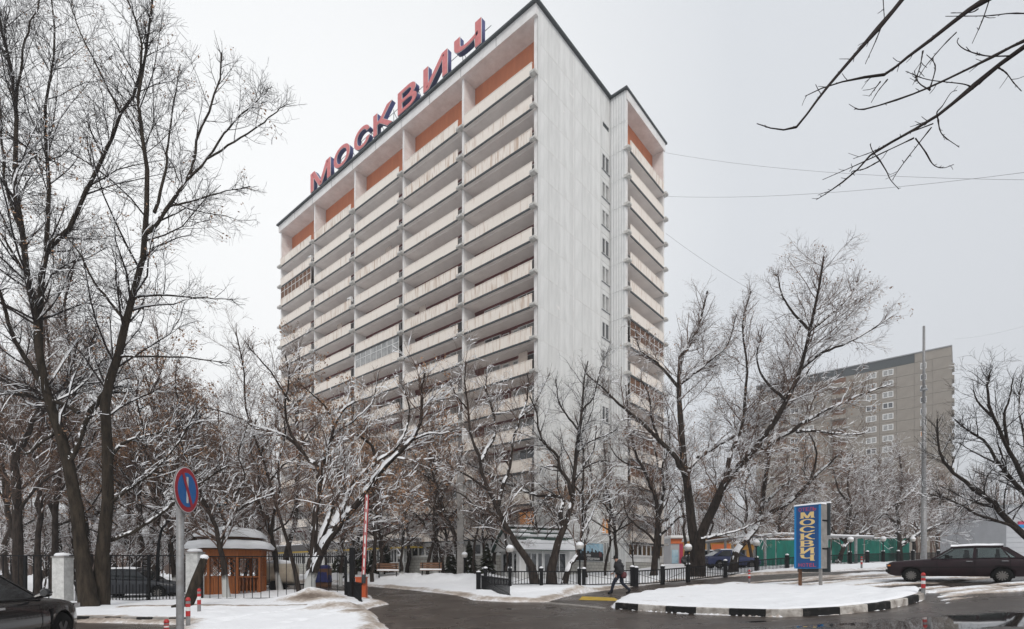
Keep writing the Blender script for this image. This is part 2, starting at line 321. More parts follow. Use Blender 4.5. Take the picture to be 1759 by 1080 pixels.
# ------------------------------------------------------------------ mesh helpers
def link(o, parent=None):
    COL.objects.link(o)
    if parent: o.parent = parent
    return o
def mesh_obj(name, V, F, m, parent=None, smooth=False, loc=None, kind=None):
    me = bpy.data.meshes.new(name)
    me.from_pydata([tuple(v) for v in V], [], [tuple(f) for f in F]); me.materials.append(m)
    if smooth: me.polygons.foreach_set('use_smooth', [True] * len(me.polygons))
    o = bpy.data.objects.new(name, me)
    if loc is not None: o.location = loc
    if kind: o['kind'] = kind
    return link(o, parent)
def inst(name, me, parent, loc=(0, 0, 0), rot=None, scale=None):
    o = bpy.data.objects.new(name, me); o.location = loc
    if rot: o.rotation_euler = rot
    if scale: o.scale = scale
    return link(o, parent)
class MB:
    def __init__(s): s.v = []; s.f = []
    def box(s, x0, x1, y0, y1, z0, z1):
        b_ = len(s.v)
        s.v += [(x0, y0, z0), (x1, y0, z0), (x1, y1, z0), (x0, y1, z0), (x0, y0, z1), (x1, y0, z1), (x1, y1, z1), (x0, y1, z1)]
        s.f += [(b_, b_ + 3, b_ + 2, b_ + 1), (b_ + 4, b_ + 5, b_ + 6, b_ + 7), (b_, b_ + 1, b_ + 5, b_ + 4), (b_ + 1, b_ + 2, b_ + 6, b_ + 5), (b_ + 2, b_ + 3, b_ + 7, b_ + 6), (b_ + 3, b_, b_ + 4, b_ + 7)]
        return s
    def poly(s, pts):
        b_ = len(s.v); s.v += [tuple(p) for p in pts]; s.f.append(tuple(range(b_, b_ + len(pts)))); return s
    def prism(s, pts, d):                            # polygon of 3D points swept along vector d
        b_ = len(s.v); n_ = len(pts); d = Vector(d)
        s.v += [tuple(Vector(p)) for p in pts] + [tuple(Vector(p) + d) for p in pts]
        s.f.append(tuple(range(b_ + n_ - 1, b_ - 1, -1))); s.f.append(tuple(range(b_ + n_, b_ + 2 * n_)))
        for i in range(n_):
            j = (i + 1) % n_; s.f.append((b_ + i, b_ + j, b_ + n_ + j, b_ + n_ + i))
        return s
    def cyl(s, p0, p1, r0, r1=None, k=8, cap=True):
        r1 = r0 if r1 is None else r1; p0 = Vector(p0); p1 = Vector(p1); d = (p1 - p0)
        if d.length < 1e-9: return s
        d.normalize(); a = d.orthogonal().normalized(); c = d.cross(a); b_ = len(s.v)
        for p, r in ((p0, r0), (p1, r1)):
            for i in range(k):
                t = 2 * math.pi * i / k; s.v.append(tuple(p + a * (r * math.cos(t)) + c * (r * math.sin(t))))
        for i in range(k):
            j = (i + 1) % k; s.f.append((b_ + i, b_ + j, b_ + k + j, b_ + k + i))
        if cap: s.f.append(tuple(range(b_ + k - 1, b_ - 1, -1))); s.f.append(tuple(range(b_ + k, b_ + 2 * k)))
        return s
    def tube(s, pts, r, k=6):
        pts = [Vector(p) for p in pts]; b_ = len(s.v); n_ = len(pts)
        rs = r if isinstance(r, (list, tuple)) else [r] * n_
        ref = (pts[-1] - pts[0]).normalized().orthogonal().normalized()
        for i, p in enumerate(pts):
            t = (pts[min(i + 1, n_ - 1)] - pts[max(i - 1, 0)]).normalized(); a = t.cross(ref).normalized(); c = t.cross(a)
            for q in range(k):
                an = 2 * math.pi * q / k; s.v.append(tuple(p + a * (rs[i] * math.cos(an)) + c * (rs[i] * math.sin(an))))
        for i in range(n_ - 1):
            for q in range(k):
                q2 = (q + 1) % k; s.f.append((b_ + i * k + q, b_ + i * k + q2, b_ + (i + 1) * k + q2, b_ + (i + 1) * k + q))
        s.f.append(tuple(range(b_ + k - 1, b_ - 1, -1))); s.f.append(tuple(range(b_ + (n_ - 1) * k, b_ + n_ * k)))
        return s
    def lathe(s, prof, c=(0, 0, 0), k=12):           # (r, z) profile about the vertical
        b_ = len(s.v)
        for r, z in prof:
            for q in range(k):
                an = 2 * math.pi * q / k; s.v.append((c[0] + r * math.cos(an), c[1] + r * math.sin(an), c[2] + z))
        for i in range(len(prof) - 1):
            for q in range(k):
                q2 = (q + 1) % k; s.f.append((b_ + i * k + q, b_ + i * k + q2, b_ + (i + 1) * k + q2, b_ + (i + 1) * k + q))
        s.f.append(tuple(range(b_ + k - 1, b_ - 1, -1))); s.f.append(tuple(range(b_ + (len(prof) - 1) * k, b_ + len(prof) * k)))
        return s
    def mesh(s, name, m, smooth=False):
        me = bpy.data.meshes.new(name); me.from_pydata(s.v, [], s.f); me.materials.append(m)
        if smooth: me.polygons.foreach_set('use_smooth', [True] * len(me.polygons))
        return me
    def build(s, name, m, parent=None, smooth=False, loc=None, kind=None):
        return mesh_obj(name, s.v, s.f, m, parent, smooth, loc, kind)
def tag(o, label, cat, group=None):
    o['label'] = label; o['category'] = cat
    if group: o['group'] = group
    return o
def thing(name, label, cat, loc=(0, 0, 0), rz=0, group=None):
    o = bpy.data.objects.new(name, None); o.location = loc; o.rotation_euler = (0, 0, rz); o.empty_display_size = .3
    COL.objects.link(o); return tag(o, label, cat, group)
def structure(o): o['kind'] = 'structure'; return o
def kids(o): return [c for c in bpy.data.objects if c.parent == o]
def copy_tree(o, children_of, loc, rz, label, scale=None):
    c = o.copy(); COL.objects.link(c); c.location = loc; c.rotation_euler = (0, 0, rz); c['label'] = label
    if scale: c.scale = scale
    for ch in children_of(o):
        d = ch.copy(); COL.objects.link(d); d.parent = c
        for g2 in children_of(ch):
            e2 = g2.copy(); COL.objects.link(e2); e2.parent = d
    return c
def text_mesh(txt, size, name, m, extrude=0., offset=0., font_scale_x=1., bevel=0):
    cu = bpy.data.curves.new('lettering', 'FONT'); cu.body = txt; cu.size = size; cu.extrude = extrude; cu.offset = offset
    cu.align_x = 'CENTER'; cu.align_y = 'CENTER'; cu.resolution_u = 4
    o = bpy.data.objects.new('lettering', cu); COL.objects.link(o)
    bpy.context.view_layer.update()
    me = bpy.data.meshes.new_from_object(o.evaluated_get(bpy.context.evaluated_depsgraph_get()))
    bpy.data.objects.remove(o); bpy.data.curves.remove(cu)
    me.name = name; me.materials.clear(); me.materials.append(m)
    return me

# ------------------------------------------------------------------ ground: snow sheet, asphalt sheet, kerbs
def sdist(poly, X, Y):                               # signed distance to a polygon, positive inside
    n_ = len(poly); d = np.full(X.shape, 1e9); ins = np.zeros(X.shape, bool)
    for i in range(n_):
        x0, y0 = poly[i]; x1, y1 = poly[(i + 1) % n_]
        ex, ey = x1 - x0, y1 - y0; L2 = ex * ex + ey * ey + 1e-12
        t = np.clip(((X - x0) * ex + (Y - y0) * ey) / L2, 0, 1)
        d = np.minimum(d, np.hypot(X - x0 - t * ex, Y - y0 - t * ey))
        c = ((y0 > Y) != (y1 > Y)); xi = x0 + (Y - y0) / (y1 - y0 + 1e-15) * ex
        ins ^= c & (X < xi)
    return np.where(ins, d, -d)
def gp(*pix): return [tuple(G(x, y)[:2]) for x, y in pix]
KERB_PX = [(1056, 1045.5), (1100, 1049), (1160, 1053), (1240, 1057), (1340, 1060.5), (1440, 1056), (1515, 1048), (1562, 1039), (1588, 1030), (1590, 1022)]
KERB = gp(*KERB_PX)
ROAD = gp((668, 1080), (645, 1064), (624, 1050), (640, 1043), (668, 1038), (645, 1031), (632, 1022), (600, 1018), (500, 1016), (430, 1013), (430, 1005), (560, 1003),
          (632, 1007), (713, 1014), (787, 1023), (812, 1031), (875, 1034), (940, 1034)) + gp((1030, 1046)) + KERB + \
       gp((1640, 1026), (1759, 1012)) + [(60, 28), (60, -30), (-5, -30)]
PATH = gp((930, 1036), (985, 1021), (1040, 1014), (1092, 1007), (1170, 997.5), (1247, 991), (1299, 988), (1367, 984.5), (1440, 981.5), (1530, 978),
          (1530, 983), (1440, 989), (1380, 993), (1273, 1001), (1195, 1010), (1131, 1015), (1068, 1025), (1045, 1047))
PARK = gp((1290, 1000), (1430, 991), (1530, 986)) + [(42, 31), (42, 20)] + gp((1759, 1018), (1613, 1040), (1595, 1019), (1494, 1012), (1370, 1008.5), (1250, 1006))
ISLE = gp((1050, 1043)) + KERB + gp((1588, 1018), (1494, 1016), (1370, 1014), (1250, 1011), (1195, 1011), (1131, 1016), (1068, 1026))
BAY = gp((100, 1068), (200, 1071), (318, 1073)) + [(-7.6, 11), (-5, 4), (-5, -30), (-40, -30), (-40, 14)]
def lines(segs):
    out_ = []
    for a_, b_, st in segs: out_ += list(np.arange(a_, b_, st))
    return np.array(out_)
def geo(a_, b_, st, q):
    o_ = []; x = a_
    while x < b_: o_.append(x); x += st; st *= q
    return o_
gx_ = np.array([-v for v in geo(24, 900, .8, 1.35)][::-1] + list(lines([(-24, -13, .3), (-13, 16, .13), (16, 30, .3)])) + geo(30, 900, .5, 1.35))
gy_ = np.array([-60, -30, -15, -8, -4, -1, 2, 4, 6, 7.5] + list(lines([(8.5, 12, .25), (12, 27, .12), (27, 50, .35)])) + geo(50, 1600, .8, 1.3))
GX, GY = np.meshgrid(gx_, gy_)
def warp(X, Y, a_=.5):
    return a_ * (NA(X * .9, Y * .9, 3) - .5) * 2 * .55 + .16 * (NB(X * 4.5, Y * 4.5, 2) - .5) * 2
sr, sp_, sk, si, sb = (sdist(p_, GX, GY) for p_ in (ROAD, PATH, PARK, ISLE, BAY))
wv = warp(GX, GY)
kl = np.full(GX.shape, 1e9)
for (x0, y0), (x1, y1) in zip(KERB, KERB[1:]):
    t_ = np.clip(((GX - x0) * (x1 - x0) + (GY - y0) * (y1 - y0)) / ((x1 - x0) ** 2 + (y1 - y0) ** 2), 0, 1); kl = np.minimum(kl, np.hypot(GX - x0 - t_ * (x1 - x0), GY - y0 - t_ * (y1 - y0)))
ins = np.maximum(np.maximum(sr, sp_), sb) + wv * .45
ins = np.where((si < 0.02) & (kl < .75), np.maximum(ins, .35 - .3 * NB(GX * 2.5, GY * 2.5, 2)), ins)
thick = np.clip(-ins * .38, -.09, .13)
thick = thick + np.where(thick > .02, (NC(GX * .8, GY * .8, 4) - .45) * .14 + (NA(GX * 2.6, GY * 2.6, 3) - .5) * .07, 0)
foot_ = np.zeros_like(GX)
for (xa, ya), (xb, yb), n_ in ((gp((360, 1075))[0], gp((560, 1048))[0], 22), (gp((420, 1068))[0], gp((350, 1050))[0], 9), (gp((480, 1078))[0], gp((610, 1058))[0], 14), (gp((640, 1004))[0], gp((800, 1006))[0], 30), (gp((700, 999))[0], gp((820, 1015))[0], 26)):
    for k_ in range(n_):
        f_ = (k_ + .5) / n_; fx_, fy_ = xa + (xb - xa) * f_ + random.uniform(-.18, .18), ya + (yb - ya) * f_ + random.uniform(-.18, .18)
        foot_ += np.exp(-((GX - fx_) ** 2 + (GY - fy_) ** 2) / .020)
thick = np.where(thick > .04, thick - np.clip(foot_, 0, 1) * .075, thick)
# trodden slush in the parking area: ruts and ribs of snow over asphalt
st_ = NB(GX * .28 + GY * .10, GY * 1.7 - GX * .25, 4); pk = np.clip((sk + .3) / .8, 0, 1)
slush = (st_ - .53) * .8
thick = thick * (1 - pk) + np.clip(slush, -.05, .07) * pk
# the island carries ploughed snow
iw = si + wv * .12
isl = np.clip((iw + .02 + .34 * (NA(GX * .8, GY * .8, 3) - .5)) * 1.5, 0, .25 + .08 * (NB(GX * 2, GY * 2, 2) - .5)) * np.clip((iw - .03) / .14, 0, 1) * (1 - .74 * np.clip((kl - .5) / 2.6, 0, 1))
c1 = G(1205, 1012); c2 = G(1120, 1030)
pile = .13 * np.exp(-((GX - c1.x) / 1.9) ** 2 - ((GY - c1.y) / 1.5) ** 2) + .13 * np.exp(-((GX - c2.x) / .9) ** 2 - ((GY - c2.y) / .9) ** 2)
lump = (NC(GX * 1.6, GY * 1.6, 4) - .45)
isl_h = isl + np.clip(iw, 0, .6) / .6 * (pile * (.7 + 1.1 * lump) + .13 * lump + (NB(GX * 3.1, GY * 3.1, 3) - .5) * .07)
thick = np.where(iw > -.02, np.maximum(thick, isl_h), thick)
# ploughed heaps: by the gate tree, along the low fence, before the hotel, at the back of the drive
def heap(px, py, hh, rx, ry):
    q = G(px, py); return hh * np.exp(-((GX - q.x) / rx) ** 2 - ((GY - q.y) / ry) ** 2)
hp = heap(537, 1036, .42, 1.3, 1.0) + heap(580, 1052, .22, 1.3, .8) + heap(618, 1060, .16, 1.0, .7) + heap(800, 1001, .45, 4, 1.5) + heap(720, 1000, .45, 5, 1.6) + heap(640, 997, .5, 5, 1.6) \
    + heap(1000, 1018, .18, 4, .8) + heap(560, 1001, .5, 5, 1.6)
thick = thick + np.where(ins < 0, hp * (.6 + .9 * NC(GX * 1.3, GY * 1.3, 3)), 0)
dirt = np.clip(.78 - np.abs(ins + .22) * 1.25, 0, 1) * (GY < 60) * (1 - pk) * np.where(iw > .12, .1, .9)
dirt = dirt * (.45 + 1.0 * NA(GX * .55, GY * .55, 3) - .1)
dirt = np.maximum(dirt, pk * np.clip(.62 - slush * 4.5, .12, .8))
hd = heap(537, 1038, 1, 1.5, .8) + heap(575, 1055, .9, 1.9, .45) + heap(615, 1062, .8, 1.1, .35)
dirt = np.maximum(dirt, np.clip(hd, 0, 1) * .72 * (.3 + 1.2 * NB(GX * 1.1, GY * 1.1, 3)))
ly = hgt(GX, GY) * 0 + G(400, 1047).y; band = np.exp(-((GY - G(400, 1047).y - .15 * (NA(GX * .8, GX * 0, 2) - .5)) / .18) ** 2) * (GX < G(545, 1047).x) * (GX > G(140, 1058).x)
dirt = np.maximum(dirt, band * .75); thick = thick + band * .05
isd = heap(1170, 1030, .5, 1.1, .35) + heap(1210, 1010, .5, .9, .3) + heap(1110, 1044, .6, .8, .2)
dirt = np.where(iw > .05, np.maximum(dirt * .3, isd * (NB(GX * 2, GY * 2, 3))), dirt)
Z = hgt(GX, GY) + thick
ny, nx = GX.shape
V = np.stack([GX, GY, Z], -1).reshape(-1, 3)
ii, jj = np.meshgrid(np.arange(ny - 1), np.arange(nx - 1), indexing='ij'); a0 = (ii * nx + jj).ravel()
Fq = np.stack([a0, a0 + 1, a0 + nx + 1, a0 + nx], -1)
def np_mesh(name, V, F, m, smooth=True):             # quads or triangles as numpy arrays
    me = bpy.data.meshes.new(name); k = F.shape[1]
    me.vertices.add(len(V)); me.vertices.foreach_set('co', np.ascontiguousarray(V, np.float32).ravel())
    me.loops.add(F.size); me.loops.foreach_set('vertex_index', np.ascontiguousarray(F, np.int32).ravel())
    me.polygons.add(len(F)); me.polygons.foreach_set('loop_start', np.arange(0, F.size, k, dtype=np.int32))
    me.polygons.foreach_set('use_smooth', np.full(len(F), smooth)); me.update(calc_edges=True); me.materials.append(m)
    return me
me = np_mesh('ground', V, Fq, M['ground_snow'])
at = me.attributes.new('dirt', 'FLOAT', 'POINT'); at.data.foreach_set('value', np.ascontiguousarray(dirt.ravel(), np.float32))
ground = bpy.data.objects.new('ground', me); COL.objects.link(ground); structure(ground)

rx_ = np.concatenate([np.arange(-40, -12, .5), np.arange(-12, 26, .2), np.arange(26, 60.01, .5)]); ry_ = np.concatenate([np.arange(-30, 10, .5), np.arange(10, 28, .2), np.arange(28, 62.01, .5)])
RX, RY = np.meshgrid(rx_, ry_)
RZ = hgt(RX, RY) - .004
pud = np.zeros_like(RX)
for px, py, sx, sy, a_ in ((880, 1046, 2.2, .55, .36), (1690, 1066, 4.8, 1.5, .55), (1450, 1072, 3.5, .45, .46), (745, 1071, .9, .28, .36), (715, 1041, .5, .3, .33), (1000, 1054, 2.0, .3, .33), (1180, 1072, 2.5, .35, .36), (930, 1044, 1.4, .25, .42), (700, 1040, .6, .25, .40), (800, 1062, 1.2, .25, .38), (1300, 1068, 2.6, .3, .42)):
    q = G(px, py); pud = np.maximum(pud, a_ * np.exp(-(((RX - q.x) / sx) ** 2 + ((RY - q.y) / sy) ** 2)))
ny, nx = RX.shape
ii, jj = np.meshgrid(np.arange(ny - 1), np.arange(nx - 1), indexing='ij'); a0 = (ii * nx + jj).ravel()
me = np_mesh('road', np.stack([RX, RY, RZ], -1).reshape(-1, 3), np.stack([a0, a0 + 1, a0 + nx + 1, a0 + nx], -1), M['road'])
at = me.attributes.new('puddle', 'FLOAT', 'POINT'); at.data.foreach_set('value', np.ascontiguousarray(pud.ravel(), np.float32))
rs = sdist(ROAD, RX, RY); ks = np.clip(1 - np.abs(rs - .3) / 1.1, 0, 1) * .34
tw_ = np.abs(((RY - 13 - .10 * RX + 2.2 * np.exp(-((RX + 4) / 5) ** 2)) / 1.55) % 1 - .5) * 2          # ridges of slush left between wheel tracks
ks = np.maximum(ks, np.clip(tw_ - .62, 0, .38) * .8 * (.4 + 1.1 * NB(RX * .35, RY * .9, 3)))
at = me.attributes.new('slush', 'FLOAT', 'POINT'); at.data.foreach_set('value', np.ascontiguousarray(ks.ravel(), np.float32))
road = bpy.data.objects.new('road', me); COL.objects.link(road); structure(road)

q4 = [G(1000, 1024.5), G(1055, 1027), G(1066, 1032.5), G(994, 1031)]
mk = MB(); N_ = 6
for i in range(N_):
    a_ = [q4[0].lerp(q4[1], i / N_), q4[0].lerp(q4[1], (i + 1) / N_), q4[3].lerp(q4[2], (i + 1) / N_), q4[3].lerp(q4[2], i / N_)]
    mk.poly([(p.x, p.y, h1(p.x, p.y) + .006) for p in reversed(a_)])
structure(mk.build('road_marking', M['yellow']))

def stone_run(name, pts, n_, hh, wd, mats, inward=1):   # row of kerb stones, each its own piece of the kerb
    root = bpy.data.objects.new(name, None); COL.objects.link(root); root['kind'] = 'structure'
    pts = [Vector((p[0], p[1])) for p in pts]
    seg = [0]
    for a_, b_ in zip(pts, pts[1:]): seg.append(seg[-1] + (b_ - a_).length)
    def at_(s_):
        s_ = max(0, min(seg[-1], s_))
        for i in range(len(pts) - 1):
            if s_ <= seg[i + 1] + 1e-9:
                return pts[i].lerp(pts[i + 1], (s_ - seg[i]) / max(1e-9, seg[i + 1] - seg[i]))
        return pts[-1]
    for k in range(n_):
        s0, s1 = seg[-1] * k / n_ + .008, seg[-1] * (k + 1) / n_ - .008
        mb = MB(); pr = []
        for s_ in (s0, (s0 + s1) / 2, s1):
            p = at_(s_); t = (at_(s_ + .3) - at_(s_ - .3)).normalized(); nn_ = Vector((-t.y, t.x)) * inward
            z = h1(p.x, p.y); o_ = p + nn_ * wd
            pr.append([(p.x, p.y, z - .15), (p.x + nn_.x * .015, p.y + nn_.y * .015, z + hh - .02), (p.x + nn_.x * .035, p.y + nn_.y * .035, z + hh), (o_.x, o_.y, z + hh), (o_.x, o_.y, z - .15)])
        for q in pr: mb.v += q
        for i in range(2):
            for j in range(5):
                j2 = (j + 1) % 5; mb.f.append((i * 5 + j, i * 5 + j2, i * 5 + 5 + j2, i * 5 + 5 + j))
        mb.f.append((0, 1, 2, 3, 4)); mb.f.append((14, 13, 12, 11, 10))
        mb.build('kerb_stone', mats[k % len(mats)], root)
    return root
stone_run('kerb', KERB, 13, .20, .17, [M['kerb_black'], M['kerb_white']])
stone_run('kerb', gp((935, 1036.5), (985, 1041), (1035, 1046)), 5, .05, .15, [M['kerb_grey']])
stone_run('kerb', gp((100, 1067), (200, 1069), (318, 1071)), 8, .16, .16, [M['kerb_grey'], M['kerb_black']])
stone_run('kerb', gp((345, 1047.5), (420, 1046.5), (500, 1046)), 5, .07, .15, [M['kerb_grey']])

# ------------------------------------------------------------------ the hotel
HROT = math.atan2(-.648, .762)
HOR = Vector((2.31, 44.8, 0))
hotel = thing('hotel_building', 'tall pale panel hotel with loggias, orange top storey and red rooftop letters', 'hotel', HOR, HROT)
ZK = [42.9 - 2.754 * k for k in range(15)]; ROOF = 48.75; BAYW = 8.9; NB_ = 5
STO = 2.754
# solid core
c = MB(); c.box(-44.5 + .2, -.2, 1.42, 21.5, -.5, 48.2); c.box(-.2, .32, 11.8, 20.0, -.5, 48.2)
c.build('core_wall', M['recess'], hotel)
# recessed loggia back walls, one per bay
bw = MB().box(-4.3, 4.3, 1.30, 1.42, ZK[14] + .1, ZK[0]).mesh('back_wall', M['recess'])
ow = MB().box(-4.3, 4.3, 1.26, 1.42, ZK[0] + .1, 47.72).mesh('orange_panel', M['orange'])
slab_me = MB().box(-4.3, 4.3, -.42, 1.30, -.13, .09)
slab_me = slab_me.mesh('loggia_slab', M['soffit'])
lip_me = MB().box(-4.05, 4.05, -.50, -.42, -.12, .03).mesh('slab_lip', M['coping'])
soff = MB().box(-4.3, 4.3, -.12, 1.29, -.16, -.132).mesh('loggia_ceiling', M['soffit'])
pm = MB()                                            # ribbed parapet panel
nr = 27
for i in range(nr):
    x0 = -4.0 + 8.0 * i / nr; x1 = x0 + 8.0 / nr
    pm.box(x0 + .005, x1 - .005, -.495, -.455, .03, 1.0)
pm.box(-4.0, 4.0, -.47, -.45, .03, 1.0); pm.box(-4.02, 4.02, -.52, -.42, 1.0, 1.05)
par_me = pm.mesh('parapet_panel', M['parapet'])
lug_me = MB().box(-.44, .44, -.70, -.30, -.13, .13).box(-.40, .40, -.76, -.70, -.07, .10).mesh('slab_bracket', M['lug'])
lugend_me = MB().box(-.56, .06, -.70, -.30, -.13, .13).box(-.52, .02, -.76, -.70, -.07, .10).mesh('slab_bracket', M['lug'])
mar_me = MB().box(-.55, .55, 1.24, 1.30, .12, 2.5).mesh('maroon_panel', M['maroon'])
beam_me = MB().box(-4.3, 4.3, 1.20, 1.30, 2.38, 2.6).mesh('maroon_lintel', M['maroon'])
def win_frame(wd, ht, nm, t=.07, y0=-.05, y1=.03):   # frame with nm uprights about the origin (bottom centre)
    q = MB(); q.box(-wd / 2, wd / 2, y0, y1, 0, t); q.box(-wd / 2, wd / 2, y0, y1, ht - t, ht)
    for i in range(nm + 2):
        x = -wd / 2 + (wd - t) * i / (nm + 1); q.box(x, x + t, y0 + .004, y1 - .004, t, ht - t)
    return q
wf_me = win_frame(2.0, 1.45, 1).mesh('window', M['frame'])
pane_me = MB().box(-.96, .96, -.005, .01, .04, 1.41).mesh('pane', M['glass'])
panec_me = MB().box(-.96, .96, -.005, .01, .04, 1.41).mesh('pane', M['glass_soft'])
panel_lit = MB().box(-.96, .96, -.005, .01, .04, 1.41).mesh('pane', M['lit'])
df_me = win_frame(.8, 2.15, 0).mesh('balcony_door', M['frame'])
dp_me = MB().box(-.36, .36, -.005, .01, .04, 2.1).mesh('pane', M['glass_soft'])
ac_me = MB().box(-.4, .4, -.15, .15, 0, .55).lathe([(.18, 0), (.2, .02)], (0, -.16, .27), 10).mesh('air_conditioner', M['white'])
for i in range(NB_):
    xc = -BAYW * (i + .5)
    inst('back_wall', bw, hotel, (xc, 0, 0)); inst('orange_panel', ow, hotel, (xc, 0, 0))
    for k in range(15):
        z = ZK[k]
        inst('loggia_slab', slab_me, hotel, (xc, 0, z)); inst('loggia_ceiling', soff, hotel, (xc, 0, z)); inst('parapet_panel', par_me, hotel, (xc, 0, z + random.uniform(-.03, .03)), rot=(random.uniform(-.012, .012), 0, random.uniform(-.003, .003)))
        inst('slab_lip', lip_me, hotel, (xc, 0, z))
        if k:
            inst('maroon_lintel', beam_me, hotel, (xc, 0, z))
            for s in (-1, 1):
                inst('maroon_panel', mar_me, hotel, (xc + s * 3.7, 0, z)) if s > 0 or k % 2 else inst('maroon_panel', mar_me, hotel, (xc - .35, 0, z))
                wdo = inst('window', wf_me, hotel, (xc + s * 2.05, 1.27, z + .95))
                lit = (i == 0 and k == 14 and s > 0)
                inst('pane', panel_lit if lit else (panec_me if random.random() < .55 else pane_me), wdo)
                d_ = inst('balcony_door', df_me, hotel, (xc + s * .62 + .25, 1.27, z + .1)); inst('pane', dp_me, d_)
gz_ = MB()
for q_ in range(9): gz_.box(-4.0 + q_ * .985, -3.93 + q_ * .985, -.44, -.38, 1.06, STO - .17)
gz_.box(-4.0, 4.0, -.435, -.385, 1.95, 2.02); gz_me = gz_.mesh('loggia_glazing', M['frame']); gzp_me = MB().box(-3.98, 3.98, -.415, -.405, 1.06, STO - .17).mesh('pane', M['glass_soft']); gzq_me = MB().box(-3.98, 3.98, -.415, -.405, 1.06, STO - .17).mesh('pane', M['wood_dark'])
for (i, k) in ((4, 2), (3, 9), (2, 11), (1, 12), (4, 10), (0, 13), (2, 7)):
    gq = inst('loggia_glazing', gz_me, hotel, (-BAYW * (i + .5), 0, ZK[k])); inst('pane', gzq_me if k in (2, 10) else gzp_me, gq)
cu_me = MB().box(-.5, .5, 0, .03, 0, 1.1); cu_me = cu_me.mesh('hung_cloth', M['curtain'])
for (i, k, dx) in ((2, 3, 1.2), (1, 6, -2), (3, 5, .4), (0, 9, 2.4), (2, 9, -1.5)): inst('hung_cloth', cu_me, hotel, (-BAYW * (i + .5) + dx, .3, ZK[k] + 1.2))
for (i, k, dx) in ((4, 1, 3.2), (3, 4, 3.3), (4, 8, 2.9), (1, 12, -3), (4, 6, 3.2)):
    inst('air_conditioner', ac_me, hotel, (-BAYW * (i + .5) + dx, -.1 if k < 9 else .9, ZK[k] + 1.05), rot=(0, 0, 0))
for i in range(NB_ + 1):                             # white cross walls and their brackets
    x = -BAYW * i
    x0, x1 = (x - .14, x + .14)
    if i == 0: x0, x1 = -.42, -.10
    if i == NB_: x0, x1 = x + .02, x + .30
    inst('cross_wall', MB().box(x0, x1, -.22, 1.29, 4.2, 46.3).mesh('cross_wall', M['column']), hotel)
    inst('cross_wall', MB().box(x0, x1, -.20, 1.29, 46.32, 47.72).mesh('cross_wall', M['column']), hotel)
    inst('cross_wall', MB().box(x0 - .02, x1 + .02, -.26, .2, -.5, 4.19).mesh('cross_wall', M['column']), hotel)
    for k in range(15):
        inst('slab_bracket', lugend_me if i == 0 else lug_me, hotel, (x + (.4 if i == NB_ else 0), 0, ZK[k] + .004), scale=(1 + random.uniform(-.08, .05), 1, 1 + random.uniform(-.1, .1)))
# roof slab and dark coping
r = MB(); r.box(-44.5, -.002, -.50, 2.0, 47.73, 48.62); r.build('roof_fascia', M['column'], hotel)
r = MB(); r.box(-44.7, .28, -.75, 21.8, 48.63, 48.80); r.box(.28, 2.0, 11.35, 20.6, 48.63, 48.80); r.build('roof_coping', M['coping'], hotel)
jt = MB().box(-.012, .012, -.515, -.495, 47.74, 48.6).mesh('fascia_joint', M['coping'])
for i in range(1, NB_ * 2): inst('fascia_joint', jt, hotel, (-BAYW * i / 2, 0, 0))
# gable wall: ribbed panels, window strip
def ribbed(wd, ht, pitch, amp, name, m, axis='y'):   # panel in local (u along wall, z) sticking out along +n
    q = MB(); n_ = max(2, int(round(wd / pitch))); b_ = 0; prof = []
    for i in range(n_):
        u0 = wd * i / n_; d = wd / n_
        prof += [(u0, 0), (u0 + d * .42, 0), (u0 + d * .5, amp), (u0 + d * .92, amp)]
    prof.append((wd, 0))
    for z in (0, ht):
        for u, a_ in prof: q.v.append((a_, u, z) if axis == 'y' else (u, -a_, z))
    n2 = len(prof)
    for i in range(n2 - 1):
        q.f.append((i, i + 1, n2 + i + 1, n2 + i) if axis == 'y' else (i, i + 1, n2 + i + 1, n2 + i))
    b_ = len(q.v)
    # edges so that a panel has depth
    if axis == 'y': q.box(-.05, -.001, 0, wd, 0, ht)
    else: q.box(0, wd, .001, .05, 0, ht)
    return q.mesh(name, m)
pA = ribbed(5.22, STO - .03, .20, .010, 'wall_panel', M['grey_panel'])
pB = ribbed(4.80, STO - .03, .20, .010, 'wall_panel', M['grey_panel'])
pW = ribbed(1.72, STO - .03, .29, .05, 'wall_panel', M['white_panel'], 'x')
top_h = 48.62 - ZK[0] - STO
pA2 = ribbed(5.22, top_h - .03, .20, .010, 'wall_panel', M['grey_panel']); pB2 = ribbed(4.80, top_h - .03, .20, .010, 'wall_panel', M['grey_panel'])
pW2 = ribbed(1.72, top_h - .03, .29, .05, 'wall_panel', M['white_panel'], 'x')
g_ = MB().box(-.3, -.16, -.1, 11.62, -.5, 48.62); g_.build('gable_wall', M['slab'], hotel)
strip_me = MB().box(-.055, .0, 0, 1.66, .015, STO - .015)
sw_me = MB()                                         # window strip panel with an opening
sw_me.box(-.055, 0, 0, .10, .015, STO - .015); sw_me.box(-.055, 0, 1.58, 1.66, .015, STO - .015); sw_me.box(-.055, 0, .10, 1.58, .015, .76); sw_me.box(-.055, 0, .10, 1.58, 2.38, STO - .015)
sw_me = sw_me.mesh('wall_panel', M['grey_panel'])
sf = MB(); W_, H_ = 1.48, 1.62
sf.box(-.10, .0, 0, .13, 0, H_); sf.box(-.10, .0, W_ - .13, W_, 0, H_); sf.box(-.10, .0, .13, W_ - .13, 0, .10); sf.box(-.10, .0, .13, W_ - .13, H_ - .10, H_); sf.box(-.097, -.003, .62, .76, .10, H_ - .10)
sf_me = sf.mesh('window', M['frame'])
sp_me = MB().box(-.09, -.07, .03, W_ - .03, .03, H_ - .03).mesh('pane', M['glass'])
